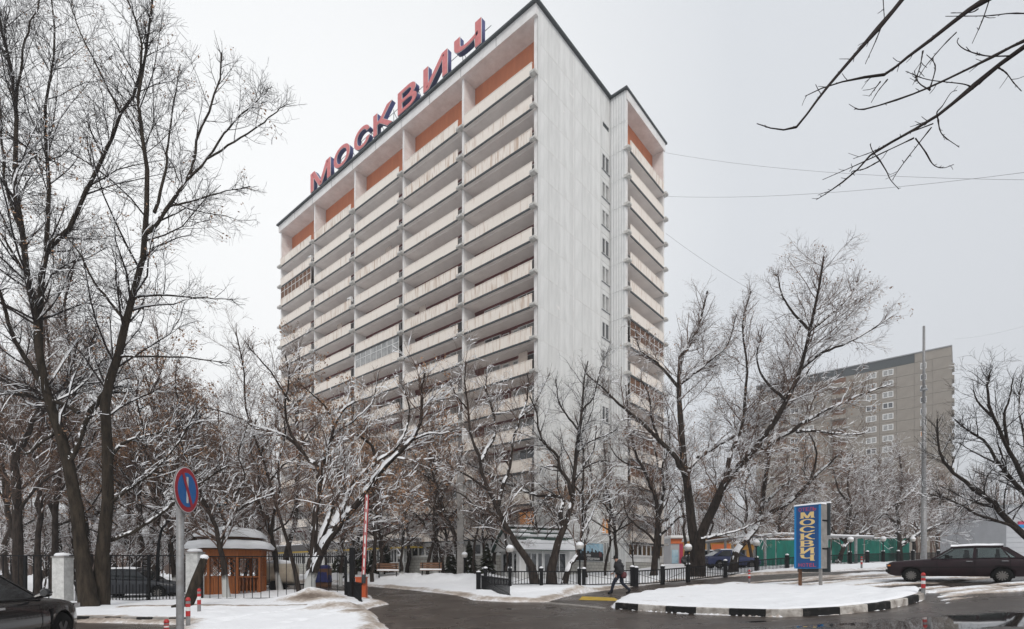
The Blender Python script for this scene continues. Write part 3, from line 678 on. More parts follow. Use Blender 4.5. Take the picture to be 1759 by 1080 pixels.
spc_me = MB().box(-.09, -.07, .03, W_ - .03, .03, H_ - .03).mesh('pane', M['glass_soft'])  # sky reflection painted into the gable glass as a pale colour
spl_me = MB().box(-.09, -.07, .03, W_ - .03, .03, H_ - .03).mesh('pane', M['lit'])
sill_me = MB().box(-.05, .06, -.04, W_ + .04, -.05, 0).mesh('window_sill', M['metal'])
jamb = MB().box(-.14, -.115, -.1, 1.1, -.1, 1.6).mesh('window_reveal', M['coping'])
for k in range(-1, 16):
    z = ZK[0] - STO * k
    hgtop = k == -1
    if k == -1:
        z = ZK[0]
        inst('wall_panel', pA, hotel, (0, -.2, z + .015)); inst('wall_panel', pB, hotel, (0, 5.05, z + .015)); inst('wall_panel', pW, hotel, (0, 11.6, z + .015))
        inst('wall_panel', pA2, hotel, (0, -.2, z + STO + .015)); inst('wall_panel', pB2, hotel, (0, 5.05, z + STO + .015)); inst('wall_panel', pW2, hotel, (0, 11.6, z + STO + .015))
        st2 = MB().box(-.055, 0, 9.88, 11.55, z + .015, z + 2.3).box(-.055, 0, 9.88, 10.2, z + 2.3, z + 2.75).box(-.055, 0, 11.4, 11.55, z + 2.3, z + 2.75).box(-.055, 0, 9.88, 11.55, z + 2.75, 48.62)
        st2.build('wall_panel', M['grey_panel'], hotel)
        MB().box(-.12, -.06, 10.2, 11.4, z + 2.3, z + 2.75).build('roof_vent', M['coping'], hotel)
        continue
    zz = z - STO                                      # storey from zz to z
    if zz < -1.5: break
    if zz > 2.0:
        inst('wall_panel', pA, hotel, (0, -.2, zz + .015)); inst('wall_panel', pB, hotel, (0, 5.05, zz + .015)); inst('wall_panel', pW, hotel, (0, 11.6, zz + .015))
        inst('wall_panel', sw_me, hotel, (0, 9.88, zz))
        wdo = inst('window', sf_me, hotel, (.02, 9.98, zz + .76))
        inst('pane', spl_me if k == 13 else (spc_me if k % 3 else sp_me), wdo); inst('window_sill', sill_me, wdo)
seal_v = MB().box(-.05, .016, 5.0, 5.07, 4.4, 48.6); seal_v.build('joint_seal', M['column'], hotel)
seal_h = MB().box(-.05, .014, -.2, 9.86, -.02, .025).mesh('joint_seal', M['column'])
for k in range(-1, 14): inst('joint_seal', seal_h, hotel, (0, random.uniform(-.05, .05), ZK[0] - STO * k))
for k in range(9):
    yy, zz = random.uniform(.2, 9), random.uniform(8, 46); MB().box(.0, .0135, yy, yy + random.uniform(.2, .7), zz, zz + random.uniform(.08, .3)).build('patch_repair', M['column'], hotel)
# plinth of pale blocks, gable side and wing
MB().box(-.055, .03, -.2, 11.57, -.5, 2.35).build('plinth', M['base_block'], hotel)
MB().box(-.055, .0, -.2, 9.85, 2.36, ZK[14] - STO + 3.0 if False else 4.33).build('gable_foot', M['grey_panel'], hotel)
MB().box(-.055, .0, 9.88, 11.55, 2.36, 4.33).build('gable_foot', M['grey_panel'], hotel)
wdo = inst('window', win_frame(1.1, 2.0, 1).mesh('window', M['frame']), hotel, (.05, 10.75, 2.3), rot=(0, 0, math.pi / 2))
inst('pane', MB().box(-.5, .5, -.005, .01, .04, 1.96).mesh('pane', M['glass_soft']), wdo)
inst('wall_panel', ribbed(1.72, 3.7, .29, .05, 'wall_panel', M['white_panel'], 'x'), hotel, (0, 11.6, .62))
# wing with its own loggias on the right
WX = 1.75; WY0, WY1 = 11.66, 20.3
wl = WY1 - WY0; wc = (WY0 + WY1) / 2
wsl = MB().box(WX - 1.3, WX + .15, WY0 + .3, WY1 - .3, -.13, .09).mesh('loggia_slab', M['soffit'])
wso = MB().box(WX - 1.3, WX + .05, WY0 + .3, WY1 - .3, -.16, -.132).mesh('loggia_ceiling', M['soffit'])
wp = MB(); nr = 25; L0 = WY0 + .55; LL = wl - 1.1
for i in range(nr):
    y0 = L0 + LL * i / nr; wp.box(WX + .16, WX + .22, y0 + .005, y0 + LL / nr - .005, .03, 1.0)
wp.box(WX + .17, WX + .19, L0, L0 + LL, .03, 1.0); wp.box(WX + .14, WX + .24, L0 - .02, L0 + LL + .02, 1.0, 1.05)
wpar = wp.mesh('parapet_panel', M['parapet'])
wlip = MB().box(WX + .15, WX + .22, L0, L0 + LL, -.16, .03).mesh('slab_lip', M['coping'])
wlug = MB().box(WX - .15, WX + .38, -.24, .36, -.13, .13).box(WX + .38, WX + .44, -.20, .32, -.07, .10).mesh('slab_bracket', M['lug'])
wglz = MB()
for i in range(7): wglz.box(WX + .10, WX + .14, L0 + LL * i / 7, L0 + LL * i / 7 + .06, 1.05, STO - .17)
wglz.box(WX + .09, WX + .13, L0, L0 + LL, 1.85, 1.92)
wglz_me = wglz.mesh('loggia_glazing', M['frame'])
wgp_me = MB().box(WX + .105, WX + .115, L0, L0 + LL, 1.05, STO - .17).mesh('pane', M['wood_dark'])
MB().box(WX - 1.42, WX - 1.30, WY0 + .2, WY1 - .2, ZK[14], ZK[0] + .08).build('back_wall', M['recess'], hotel)
MB().box(WX - 1.42, WX - 1.26, WY0 + .2, WY1 - .2, ZK[0] + .1, 47.72).build('orange_panel', M['orange'], hotel)
MB().box(WX - 1.30, WX + .02, WY0 - .0, WY0 + .28, 4.34, 47.72).build('cross_wall', M['column'], hotel)
MB().box(WX - 1.30, WX + .02, WY1 - .28, WY1, 4.34, 47.72).build('cross_wall', M['column'], hotel)
MB().box(WX - 1.60, WX + .12, WY0 - .0, WY1 + .05, 47.73, 48.62).build('roof_fascia', M['column'], hotel)
MB().box(WX - 1.5, WX, WY0 - .0, WY1, -.5, 2.35).build('plinth', M['base_block'], hotel)
MB().box(WX - 1.5, WX - .06, WY0 + .05, WY1, 2.36, 4.30).build('ground_floor_wall', M['grey_panel'], hotel)
for k in range(15):
    z = ZK[k]
    inst('loggia_slab', wsl, hotel, (0, 0, z)); inst('loggia_ceiling', wso, hotel, (0, 0, z))
    inst('parapet_panel', wpar, hotel, (0, 0, z), rot=(0, random.uniform(-.001, .001), 0)); inst('slab_lip', wlip, hotel, (0, 0, z))
    inst('slab_bracket', wlug, hotel, (0, WY0 + .02, z)); inst('slab_bracket', wlug, hotel, (0, WY1 - .14, z))
    if k in (7, 9, 11, 12):
        gq = inst('loggia_glazing', wglz_me, hotel, (0, 0, z)); inst('pane', wgp_me, gq)
    if k:
        for yy in (WY0 + 2.4, WY1 - 2.4):
            wdo = inst('window', wf_me, hotel, (WX - 1.27, yy, z + .95), rot=(0, 0, math.pi / 2)); inst('pane', panec_me, wdo)
gw_me = win_frame(.96, 1.18, 0, .09).mesh('window', M['frame']); gp_me = MB().box(-.44, .44, -.005, .01, .05, 1.13).mesh('pane', M['glass'])
for i in range(8):
    wdo = inst('window', gw_me, hotel, (WX + .0, WY0 + .9 + i * .98, 3.0), rot=(0, 0, math.pi / 2)); inst('pane', gp_me if i % 3 else dp_me and gp_me, wdo)
MB().box(WX - .06, WX + .05, WY0 + .3, WY1 - .5, 2.9, 3.0).build('window_sill', M['frame'], hotel)
# ground floor of the long front: block plinth, ribbon windows, pale lintel
for i in range(NB_):
    x1_, x0_ = -BAYW * i - .45, -BAYW * (i + 1) + .18
    MB().box(x0_, x1_, -.10, 1.4, -.5, 2.86).build('plinth', M['base_block'], hotel)
    MB().box(x0_, x1_, -.16, .3, 2.862, 2.95).build('window_sill', M['frame'], hotel)
    MB().box(x0_, x1_, -.12, 1.4, 4.00, 4.19).build('lintel', M['frame'], hotel)
    MB().box(x0_, x1_, .12, 1.4, 2.951, 3.999).build('ground_floor_wall', M['coping'], hotel)
    n_ = 8; wd_ = (x1_ - x0_) / n_
    fme = win_frame(wd_ - .01, 1.04, 0, .10).mesh('window', M['frame']); pme = MB().box(-wd_ / 2 + .05, wd_ / 2 - .05, -.0, .01, .05, 1.0).mesh('pane', M['glass'])
    for j in range(n_):
        wdo = inst('window', fme, hotel, (x0_ + wd_ * (j + .5), -.04, 2.955)); inst('pane', pme, wdo)
# entrance canopy with dark glazing under it
MB().box(-44.0, -14.6, -1.35, -.28, 3.95, 4.75).build('entrance_canopy', M['canopy'], hotel)
MB().box(-44.02, -14.58, -1.37, -.28, 3.80, 3.945).build('canopy_trim', M['yellow'], hotel)
MB().box(-44.0, -14.6, -1.40, -.30, 4.752, 4.86).build('canopy_snow', M['snow_cap'], hotel)
post_me = MB().box(-.07, .07, -1.22, -1.08, .4, 3.8).mesh('canopy_post', M['frame'])
for i in range(8): inst('canopy_post', post_me, hotel, (-16.6 - i * 3.85, 0, 0))
vest = MB().box(-43.8, -16.4, -.95, -.85, .4, 2.3); vest.build('vestibule_panel', M['base_block'], hotel)
for i in range(18):
    wdo = inst('window', win_frame(1.5, 1.45, 2, .06).mesh('window', M['frame']) if i == 0 else bpy.data.meshes['vest_window'], hotel, (-17.2 - i * 1.51, -.9, 2.33))
    if i == 0: wdo.data.name = 'vest_window'; vp_me = MB().box(-.72, .72, -.0, .01, .05, 1.4).mesh('pane', M['glass'])
    inst('pane', vp_me, wdo)

# red rooftop letters
sign = thing('roof_sign', 'big red letters with dark blue sides along the hotel roof edge', 'sign', HOR + Vector((0, 0, 48.8)), HROT)
letters = 'МОСКВИЧ'
spans = [(537, 574), (577, 607), (612, 641), (645, 680), (687, 722), (731, 775), (784, 833)]
yl = -.28
def t_of(px):
    ra = (px - CX) / F_PX; ox, oy = HOR.x + .648 * yl, HOR.y + .762 * yl
    return (ox - ra * oy) / (.762 + .648 * ra)
for ch, (a_, b_) in zip(letters, spans):
    ta, tb = t_of(a_), t_of(b_ - 3); wd = ta - tb
    face = text_mesh(ch, 3.5, 'face', M['letter_red'], .03, .045)
    co = np.zeros(len(face.vertices) * 3, np.float32); face.vertices.foreach_get('co', co); co = co.reshape(-1, 3)
    w0 = co[:, 0].max() - co[:, 0].min(); h0 = co[:, 1].max() - co[:, 1].min()
    sx, sy = wd / w0, 2.3 / h0; cxm = (co[:, 0].max() + co[:, 0].min()) / 2; bym = co[:, 1].min()
    def fit(me_, grow=0):
        c_ = np.zeros(len(me_.vertices) * 3, np.float32); me_.vertices.foreach_get('co', c_); c_ = c_.reshape(-1, 3)
        X_ = (c_[:, 0] - cxm) * sx; Z_ = (c_[:, 1] - bym) * sy; Y_ = -c_[:, 2]
        me_.vertices.foreach_set('co', np.ascontiguousarray(np.stack([X_, Y_, Z_], -1), np.float32).ravel()); me_.update(); return me_
    body = fit(text_mesh(ch, 3.5, 'letter', M['letter_blue'], .24, .055)); rim_ = fit(text_mesh(ch, 3.5, 'rim', M['white'], .012, .080)); fit(face)
    lo = inst('letter', body, sign, (-(ta + tb) / 2, yl, .42), rot=(0, 0, 0))
    inst('rim', rim_, lo, (0, -.255, 0)); inst('face', face, lo, (0, -.27, 0))
    fr_ = MB()
    for xx in (-wd * .35, wd * .35):
        fr_.cyl((xx, .33, 0), (xx, .33, 2.3), .04, k=5); fr_.cyl((xx, .33, 2.1), (xx, 2.2, 0), .035, k=5); fr_.cyl((xx, .33, .25), (xx, 2.2, 0), .03, k=5)
    fr_.cyl((-wd * .7, .33, .9), (wd * .7, .33, .9), .03, k=5); fr_.cyl((-wd * .7, .33, 2.0), (wd * .7, .33, 2.0), .03, k=5)
    fr_.build('support_frame', M['metal'], sign, loc=(-(ta + tb) / 2, yl, 0))
# printed banner and address plate on the gable
ban = thing('banner', 'blue sky and city skyline banner hung low on the hotel gable wall', 'banner', HOR, HROT)
MB().box(.04, .09, 5.5, 10.1, 2.45, 4.10).build('banner_sheet', M['skyprint'], ban)
MB().box(.091, .095, 5.5, 10.1, 2.45, 2.80).build('caption_strip', M['plastic'], ban)
sk_ = MB(); x = 5.6
rr = random.Random(4); prof_ = [(5.5, 2.80)]
while x < 10.05:
    hh = 3.1 + rr.random() * .3 + (.25 if rr.random() < .15 else 0); prof_ += [(x, hh), (x + .18, hh)]; x += .2
prof_.append((10.1, 2.80))
sk_.prism([(.0912, a_, b_) for a_, b_ in prof_], (.003, 0, 0)); sk_.build('skyline_print', M['cloth_dark'], ban)
MB().box(.095, .099, 9.35, 9.8, 2.85, 3.3).build('red_print', M['maroon_bag'], ban)
for txt, zz, sz in (('СЕРДЦЕ РОССИИ', 2.62, .26), ('МОСКВЫ', 2.95, .28)):
    me = text_mesh(txt, sz, 'lettering', M['white'], .002, .006)
    o = inst('lettering', me, ban, (.0995, 8.3 if zz < 2.8 else 7.2, zz), rot=(math.pi / 2, 0, math.pi / 2))
pl = thing('address_plate', 'small blue and white street address plate on the hotel corner', 'plate', HOR, HROT)
MB().box(.03, .06, 1.6, 1.95, 4.85, 5.2).build('blue_square', M['letter_blue'], pl); MB().box(.03, .055, 1.96, 3.2, 4.88, 5.12).build('plate_panel', M['sign_light'] if False else M['skyprint'], pl)
# grey block of flats behind, same heading as the hotel
AO = Vector((105.9, 129, 2.0))
apt = thing('apartment_block', 'grey brown panel apartment block with white window frames behind the trees', 'building', AO, math.atan2(-24, 28.6))
AL, AH = 44.5, 53.6
MB().box(-AL, 0, .1, 14, -4, AH).build('core_wall', M['block'], apt)
MB().box(-AL - .1, .1, -.2, 14.2, AH, AH + .25).build('roof_edge', M['metal'], apt)
MB().box(-AL, -7.2, .0, .09, AH - 2.2, AH - .02).build('attic_band', M['coping'], apt)
MB().box(-7.1, 0, -.05, .09, AH - 2.2, AH - .02).build('wall_panel', M['block'], apt)
pan = MB().box(.03, 3.57, -.05, .09, .03, 2.77).mesh('wall_panel', M['block'])
awf = win_frame(2.0, 1.5, 1, .16, -.14, -.0).mesh('window', M['white']); awp = MB().box(-.95, .95, -.07, -.055, .05, 1.45).mesh('pane', M['glass_soft']); awp2 = MB().box(-.95, .95, -.07, -.055, .05, 1.45).mesh('pane', M['glass'])
awl = MB().box(-.95, .95, -.07, -.055, .05, 1.45).mesh('pane', M['lit'])
log_me = MB().box(.25, 3.35, -.9, -.06, 0, 1.05).mesh('balcony', M['block']); logd = MB().box(.25, 3.35, -.10, -.052, 1.06, 2.6).mesh('balcony_recess', M['wood_dark'])
edge_b = MB().box(0, .5, .6, 4.5, 0, 1.0).mesh('balcony', M['block'])
for k in range(18):
    z = AH - 2.25 - 2.8 * (k + 1)
    for j in range(12):
        inst('wall_panel', pan, apt, (-3.6 * (j + 1), 0, z))
        if j in (1, 3, 4, 8, 9):
            wdo = inst('window', awf, apt, (-3.6 * (j + .5), 0, z + .85), scale=(.6 if j == 1 else 1.15, 1, 1)); inst('pane', awl if (k, j) == (6, 1) else (awp if random.random() < .6 else awp2), wdo)
        elif j in (6, 10):
            inst('balcony', log_me, apt, (-3.6 * (j + 1), 0, z)); inst('balcony_recess', logd, apt, (-3.6 * (j + 1), 0, z))
    inst('balcony', edge_b, apt, (0, 0, z))

# ------------------------------------------------------------------ trees
def unit(a): return a / (np.linalg.norm(a, axis=-1, keepdims=True) + 1e-9)
def tubes(Pp, R, k):                                 # (B,N,3),(B,N) -> verts, quads for all branches at once
    B, N, _ = Pp.shape
    T = np.empty_like(Pp); T[:, 1:-1] = Pp[:, 2:] - Pp[:, :-2]; T[:, 0] = Pp[:, 1] - Pp[:, 0]; T[:, -1] = Pp[:, -1] - Pp[:, -2]; T = unit(T)
    md = unit(Pp[:, -1] - Pp[:, 0]); alt = np.where(np.abs(md[:, 2:3]) < .8, np.array([[0, 0, 1.]]), np.array([[1., 0, 0]]))
    ref = unit(np.cross(md, alt))[:, None, :]
    U = unit(np.cross(T, ref)); W = np.cross(T, U)
    an = np.arange(k) * 2 * np.pi / k
    V_ = Pp[:, :, None, :] + R[:, :, None, None] * (np.cos(an)[None, None, :, None] * U[:, :, None, :] + np.sin(an)[None, None, :, None] * W[:, :, None, :])
    idx = np.arange(B * N * k).reshape(B, N, k); nx_ = np.roll(idx, -1, axis=2)
    F_ = np.stack([idx[:, :-1], nx_[:, :-1], nx_[:, 1:], idx[:, 1:]], -1).reshape(-1, 4)
    return V_.reshape(-1, 3), F_
WIND = np.array([-.55, -.60, 1.]); WIND /= np.linalg.norm(WIND)   # the snow came with a wind from behind the camera
def snow_strips(Pp, R, rng, amount=1., wide=1.0, patchy=False, bare=.18):    # snow lying along the upper side of every branch, with bare gaps
    B, N, _ = Pp.shape
    T = np.empty_like(Pp); T[:, 1:-1] = Pp[:, 2:] - Pp[:, :-2]; T[:, 0] = Pp[:, 1] - Pp[:, 0]; T[:, -1] = Pp[:, -1] - Pp[:, -2]; T = unit(T)
    hz = np.sqrt(np.clip(1 - T[..., 2] ** 2, 0, 1))
    side = np.cross(T, WIND); hz = np.linalg.norm(side, axis=-1); side = unit(side); up = unit(np.cross(side, T))
    up = np.where((up @ WIND)[..., None] < 0, -up, up)
    lie = np.clip((hz - .35) / .45, 0, 1) * np.clip((rng.random((B, N)) - bare) * 3, 0, 1) * min(1.3, amount)
    if patchy:
        pn = NA(Pp[..., 0] * 3.1 + Pp[..., 1], Pp[..., 2] * 3.1, 3)
        lie = np.clip((hz - .50) / .35, 0, 1) * np.clip((pn - .62 + .14 * amount) * 9 + hz * .4, 0, 1) * np.clip(rng.random((B, N)) * 3, min(.9, .2 + .32 * amount), 1) * min(1, amount)
        wide = wide * (.7 + .5 * rng.random((B, N)))
    hgt_ = (R * (.20 * amount if patchy else .55) + .012 * amount) * (.5 + rng.random((B, N))) * lie
    ww = R * wide * (.55 + .5 * lie)
    c0 = -.35 * R * (1 - lie)                        # sinks into the branch where no snow holds
    lo_, hi_ = (.48, 1.0) if patchy else (.25, .75)
    if patchy: c0 = c0 * 1.6
    a_ = Pp + side * ww[..., None] + up * (R * lo_ + c0)[..., None]
    t_ = Pp + up * (R * hi_ + hgt_ + c0 * 2)[..., None]
    b_ = Pp - side * ww[..., None] + up * (R * lo_ + c0)[..., None]
    V_ = np.stack([a_, t_, b_], 2); idx = np.arange(B * N * 3).reshape(B, N, 3)
    F_ = np.concatenate([np.stack([idx[:, :-1, q], idx[:, :-1, q + 1], idx[:, 1:, q + 1], idx[:, 1:, q]], -1).reshape(-1, 4) for q in (0, 1)])
    return V_.reshape(-1, 3), F_
def finer(Pp, R, k):
    N = Pp.shape[1]; q = np.linspace(0, N - 1, (N - 1) * k + 1); i = np.minimum(q.astype(int), N - 2); f = q - i
    return Pp[:, i] * (1 - f)[None, :, None] + Pp[:, i + 1] * f[None, :, None], R[:, i] * (1 - f) + R[:, i + 1] * f
def grow(Pp, R, rng, spacing, tmin, lenf, ang=(30, 62), up=.12, wig=.22, n=5, rr=.55, rmin=.004, rmax=1., tip=.3, wt=None):
    B, N, _ = Pp.shape
    Ls = np.linalg.norm(np.diff(Pp, axis=1), axis=2).sum(1)
    cnt = rng.poisson(np.maximum(0, Ls * (1 - tmin) / spacing))
    bi = np.repeat(np.arange(B), cnt); m_ = len(bi)
    if m_ == 0: return np.zeros((0, n, 3)), np.zeros((0, n))
    t = tmin + (1 - tmin) * rng.random(m_); q = t * (N - 1); i = np.minimum(q.astype(int), N - 2); f = (q - i)[:, None]
    p = Pp[bi, i] * (1 - f) + Pp[bi, i + 1] * f; T = unit(Pp[bi, i + 1] - Pp[bi, i])
    r0 = R[bi, i] * (1 - f[:, 0]) + R[bi, i + 1] * f[:, 0]
    pr = unit(np.cross(T, rng.normal(size=(m_, 3))))
    an = np.radians(rng.uniform(ang[0], ang[1], m_))[:, None]
    d = unit(np.cos(an) * T + np.sin(an) * pr + np.array([0, 0, up]))
    ln = lenf(Ls[bi], t) * rng.uniform(.55, 1.25, m_)
    rb = np.clip(r0 * rr, rmin, rmax)
    C_ = np.empty((m_, n, 3)); C_[:, 0] = p
    for s_ in range(1, n):
        d = unit(d + wig * rng.normal(size=(m_, 3)) * .6 + np.array([0, 0, up * .5]))
        C_[:, s_] = C_[:, s_ - 1] + d * (ln / (n - 1))[:, None]
    return C_, rb[:, None] * np.linspace(1, tip, n)[None]
def catmull(pts, n_):
    pts = np.asarray(pts, float)
    if len(pts) == 2: return pts[0] + (pts[1] - pts[0]) * np.linspace(0, 1, n_)[:, None]
    e_ = np.vstack([2 * pts[0] - pts[1], pts, 2 * pts[-1] - pts[-2]]); out_ = []
    m_ = len(pts) - 1
    for q in np.linspace(0, m_ - 1e-6, n_):
        i = int(q); t = q - i; p0, p1, p2, p3 = e_[i:i + 4]
        out_.append(.5 * (2 * p1 + (p2 - p0) * t + (2 * p0 - 5 * p1 + 4 * p2 - p3) * t * t + (3 * p1 - p0 - 3 * p2 + p3) * t ** 3))
    return np.array(out_)
def joined(parts):
    Vs, Fs, o_ = [], [], 0
    for V_, F_ in parts:
        if len(V_): Vs.append(V_); Fs.append(F_ + o_); o_ += len(V_)
    return np.concatenate(Vs), np.concatenate(Fs)
def leaves(tips, rng, per, size, spread):
    c = np.repeat(tips, per, axis=0); m_ = len(c)
    c = c + rng.normal(size=(m_, 3)) * spread
    a_ = unit(rng.normal(size=(m_, 3))); b_ = unit(np.cross(a_, rng.normal(size=(m_, 3)))); s_ = size * rng.uniform(.6, 1.4, (m_, 1))
    V_ = np.stack([c - a_ * s_, c + b_ * s_ * .55, c + a_ * s_, c - b_ * s_ * .55], 1).reshape(-1, 3)
    return V_, np.arange(m_ * 4).reshape(m_, 4)
TRI = 0
def tree_parts(limbs, rng, dens=1., leaf=0, snow=1., twig_r=.006, l1=1., l2=1., bark='bark', twigm='twig', leafsz=.045, extra=1., leafzone=None, l1max=3.4):
    """limbs: list of (points (n,3), radii (n,)), local to the tree's foot. Returns {part name: mesh}."""
    global TRI
    k = 7; Lp = np.stack([l[0] for l in limbs]); Lr = np.stack([l[1] for l in limbs])
    A, Ar = grow(Lp, Lr, rng, .50 / dens, .24, lambda L_, t: np.minimum(l1 * (.30 * L_ * (1.15 - t) + .9), l1max), n=6, rr=.42, rmin=.009, rmax=.042, up=.10, wig=.25)
    B_, Br = grow(A, Ar, rng, .22 / dens, .10, lambda L_, t: np.minimum(l2 * (.45 * L_ * (1.2 - t) + .38), 1.7), n=5, rr=.5, rmin=.0055, rmax=.013, up=.08, wig=.28)
    C_, Cr = grow(B_, Br, rng, .145 / dens, .08, lambda L_, t: .42 * L_ * (1.25 - t) + .22, n=4, rr=.6, rmin=twig_r * .7, rmax=.007, up=.05, wig=.3, tip=.6)
    tipL, tipLr = grow(Lp[:, -5:], Lr[:, -5:], rng, .16 / dens, .1, lambda L_, t: .55 + .5 * L_ * (1 - t), n=5, rr=.6, rmin=.006, rmax=.016, up=.2)
    D_, Dr = grow(tipL, tipLr, rng, .11 / dens, .1, lambda L_, t: .24 + .3 * L_ * (1 - t), n=4, rr=.6, rmin=twig_r * .7, rmax=.007)
    trunk = tubes(Lp, Lr, k)
    tw = [tubes(A, Ar, 4)] + [tubes(B_, Br, 3)] + ([tubes(tipL, tipLr, 3)] if len(tipL) else []) + [tubes(C_, Cr, 3)] + ([tubes(D_, Dr, 3)] if len(D_) else [])
    out_ = {'trunk': np_mesh('trunk', *trunk, M[bark]), 'crown': np_mesh('crown', *joined(tw), M[twigm])}
    if snow > 0:
        Lq, Lqr = finer(Lp, Lr, 4)
        sn = [snow_strips(Lq, Lqr, rng, snow, min(1.0, .66 + .22 * snow), True), snow_strips(*finer(A, Ar, 2), rng, snow, .95, False, .42)]
        kb = rng.random(len(B_)) < min(.85, .55 * snow); sn.append(snow_strips(B_[kb], np.maximum(Br, .007)[kb], rng, snow, 1.1, False, .5))
        kc = rng.random(len(C_)) < min(.4, .20 * snow); sn.append(snow_strips(C_[kc], np.maximum(Cr, .006)[kc], rng, snow, 1.1, False, .4))
        out_['snow_cover'] = np_mesh('snow_cover', *joined(sn), M['snow_cap'])
    if leaf > 0:
        tips = np.concatenate([C_[:, -1], C_[:, 2]]); 
        if leafzone is not None: tips = tips[leafzone(tips)]
        cl = NB(tips[:, 0] * .6 + 3, tips[:, 2] * .6 + tips[:, 1] * .3, 2) > .48
        tips = tips[cl]; tips = tips[rng.random(len(tips)) < leaf]
        if len(tips): out_['dry_leaves'] = np_mesh('dry_leaves', *leaves(tips, rng, 4, leafsz, .09), M['leaf'], False)
    for m_ in out_.values(): TRI += 2 * len(m_.polygons)
    return out_
def place_tree(name, parts, label, loc, cat='tree', group=None, rz=0, scale=None):
    t = thing(name, label, cat, loc, rz, group)
    if scale: t.scale = scale
    for nm, me_ in parts.items():
        o = inst(nm, me_, t)
        if nm != 'trunk': o['kind'] = 'stuff'
    return t
NL = 16
def guided(base_px, D, limbs, seed, jit=.5):
    """limbs as photo-pixel polylines with widths in pixels; each limb also leans towards or away from the eye."""
    rng = np.random.default_rng(seed); foot = GD(base_px, D); out_ = []; known = []
    for li, (pts, w0, w1) in enumerate(limbs):
        d0 = 0.
        if known:
            kp = np.concatenate([q[0] for q in known]); kd = np.concatenate([q[1] for q in known])
            dd = np.hypot(kp[:, 0] - pts[0][0], kp[:, 1] - pts[0][1]); j = int(dd.argmin())
            d0 = kd[j] if dd[j] < 26 else 0.
        seg = np.concatenate([[0], np.cumsum([math.dist(a_, b_) for a_, b_ in zip(pts, pts[1:])])])
        lean = rng.uniform(-jit, jit) if li else rng.uniform(-.12, .12)
        dep = d0 + lean * seg * D / F_PX
        known.append((np.array(pts, float), dep))
        w3 = [np.array(P(x, y, D + dz)) - np.array(foot) for (x, y), dz in zip(pts, dep)]
        if li == 0 or (abs(pts[0][1] - limbs[0][0][0][1]) < 12 and dist0(pts[0], limbs[0][0][0]) < 30): w3[0][2] = -.15
        c_ = catmull(w3, NL)
        tt = np.linspace(0, 1, NL)[:, None]
        c_[1:-1] += rng.normal(size=(NL - 2, 3)) * .018 * min(1.5, seg[-1] * D / F_PX / 6)
        rad = .5 * D / F_PX * (w0 * .92 + (w1 * .7 - w0 * .92) * np.linspace(0, 1, NL) ** .7)
        if li == 0: rad[0] *= 1.35; rad[1] *= 1.08
        out_.append((c_, rad))
    return foot, out_
def dist0(a_, b_): return math.dist(a_, b_)
def gtree(name, label, base, D, limbs, seed, jit=.5, group=None, **kw):
    foot, lb = guided(base, D, limbs, seed, jit)
    return place_tree(name, tree_parts(lb, np.random.default_rng(seed + 100), **kw), label, foot, group=group)

# the two big trunks by the parked black car
gtree('big_tree', 'thick dark tree with many tall limbs rising beside the black car', 155, 20, [
    ([(155, 1052), (142, 970), (130, 870), (116, 795), (100, 735), (88, 700), (76, 655), (66, 595), (61, 545), (50, 480), (38, 400), (27, 320), (27, 200), (22, 122), (8, 60), (-5, 10)], 27, 4),
    ([(66, 595), (68, 540), (72, 480), (80, 430), (80, 385), (87, 333), (80, 260), (79, 200), (82, 150), (96, 85), (89, 15), (92, -40)], 13, 3),
    ([(80, 430), (96, 412), (118, 390), (140, 345), (165, 295), (185, 250), (207, 196), (237, 148), (243, 74), (222, 7), (210, -40)], 11, 3),
    ([(76, 665), (60, 640), (40, 610), (20, 570), (5, 520), (-20, 450)], 12, 6),
    ([(27, 200), (36, 110), (50, 45), (68, 0), (80, -40)], 5, 2),
    ([(135, 708), (110, 695), (63, 682), (30, 676), (-10, 678)], 9, 5),
    ([(116, 800), (132, 770), (146, 730), (152, 712)], 10, 9),
    ([(38, 400), (15, 340), (5, 260), (0, 180), (-15, 90)], 8, 3),
    ([(50, 480), (25, 440), (0, 400), (-25, 380)], 6, 3),
    ([(207, 196), (170, 120), (140, 60), (118, 0)], 4, 2),
    ([(100, 740), (70, 760), (45, 780), (10, 770)], 7, 3)],
    1, .25, dens=1.0, l1=.85, snow=1.2, bark='bark_green', twigm='twig_dark', leaf=.05)
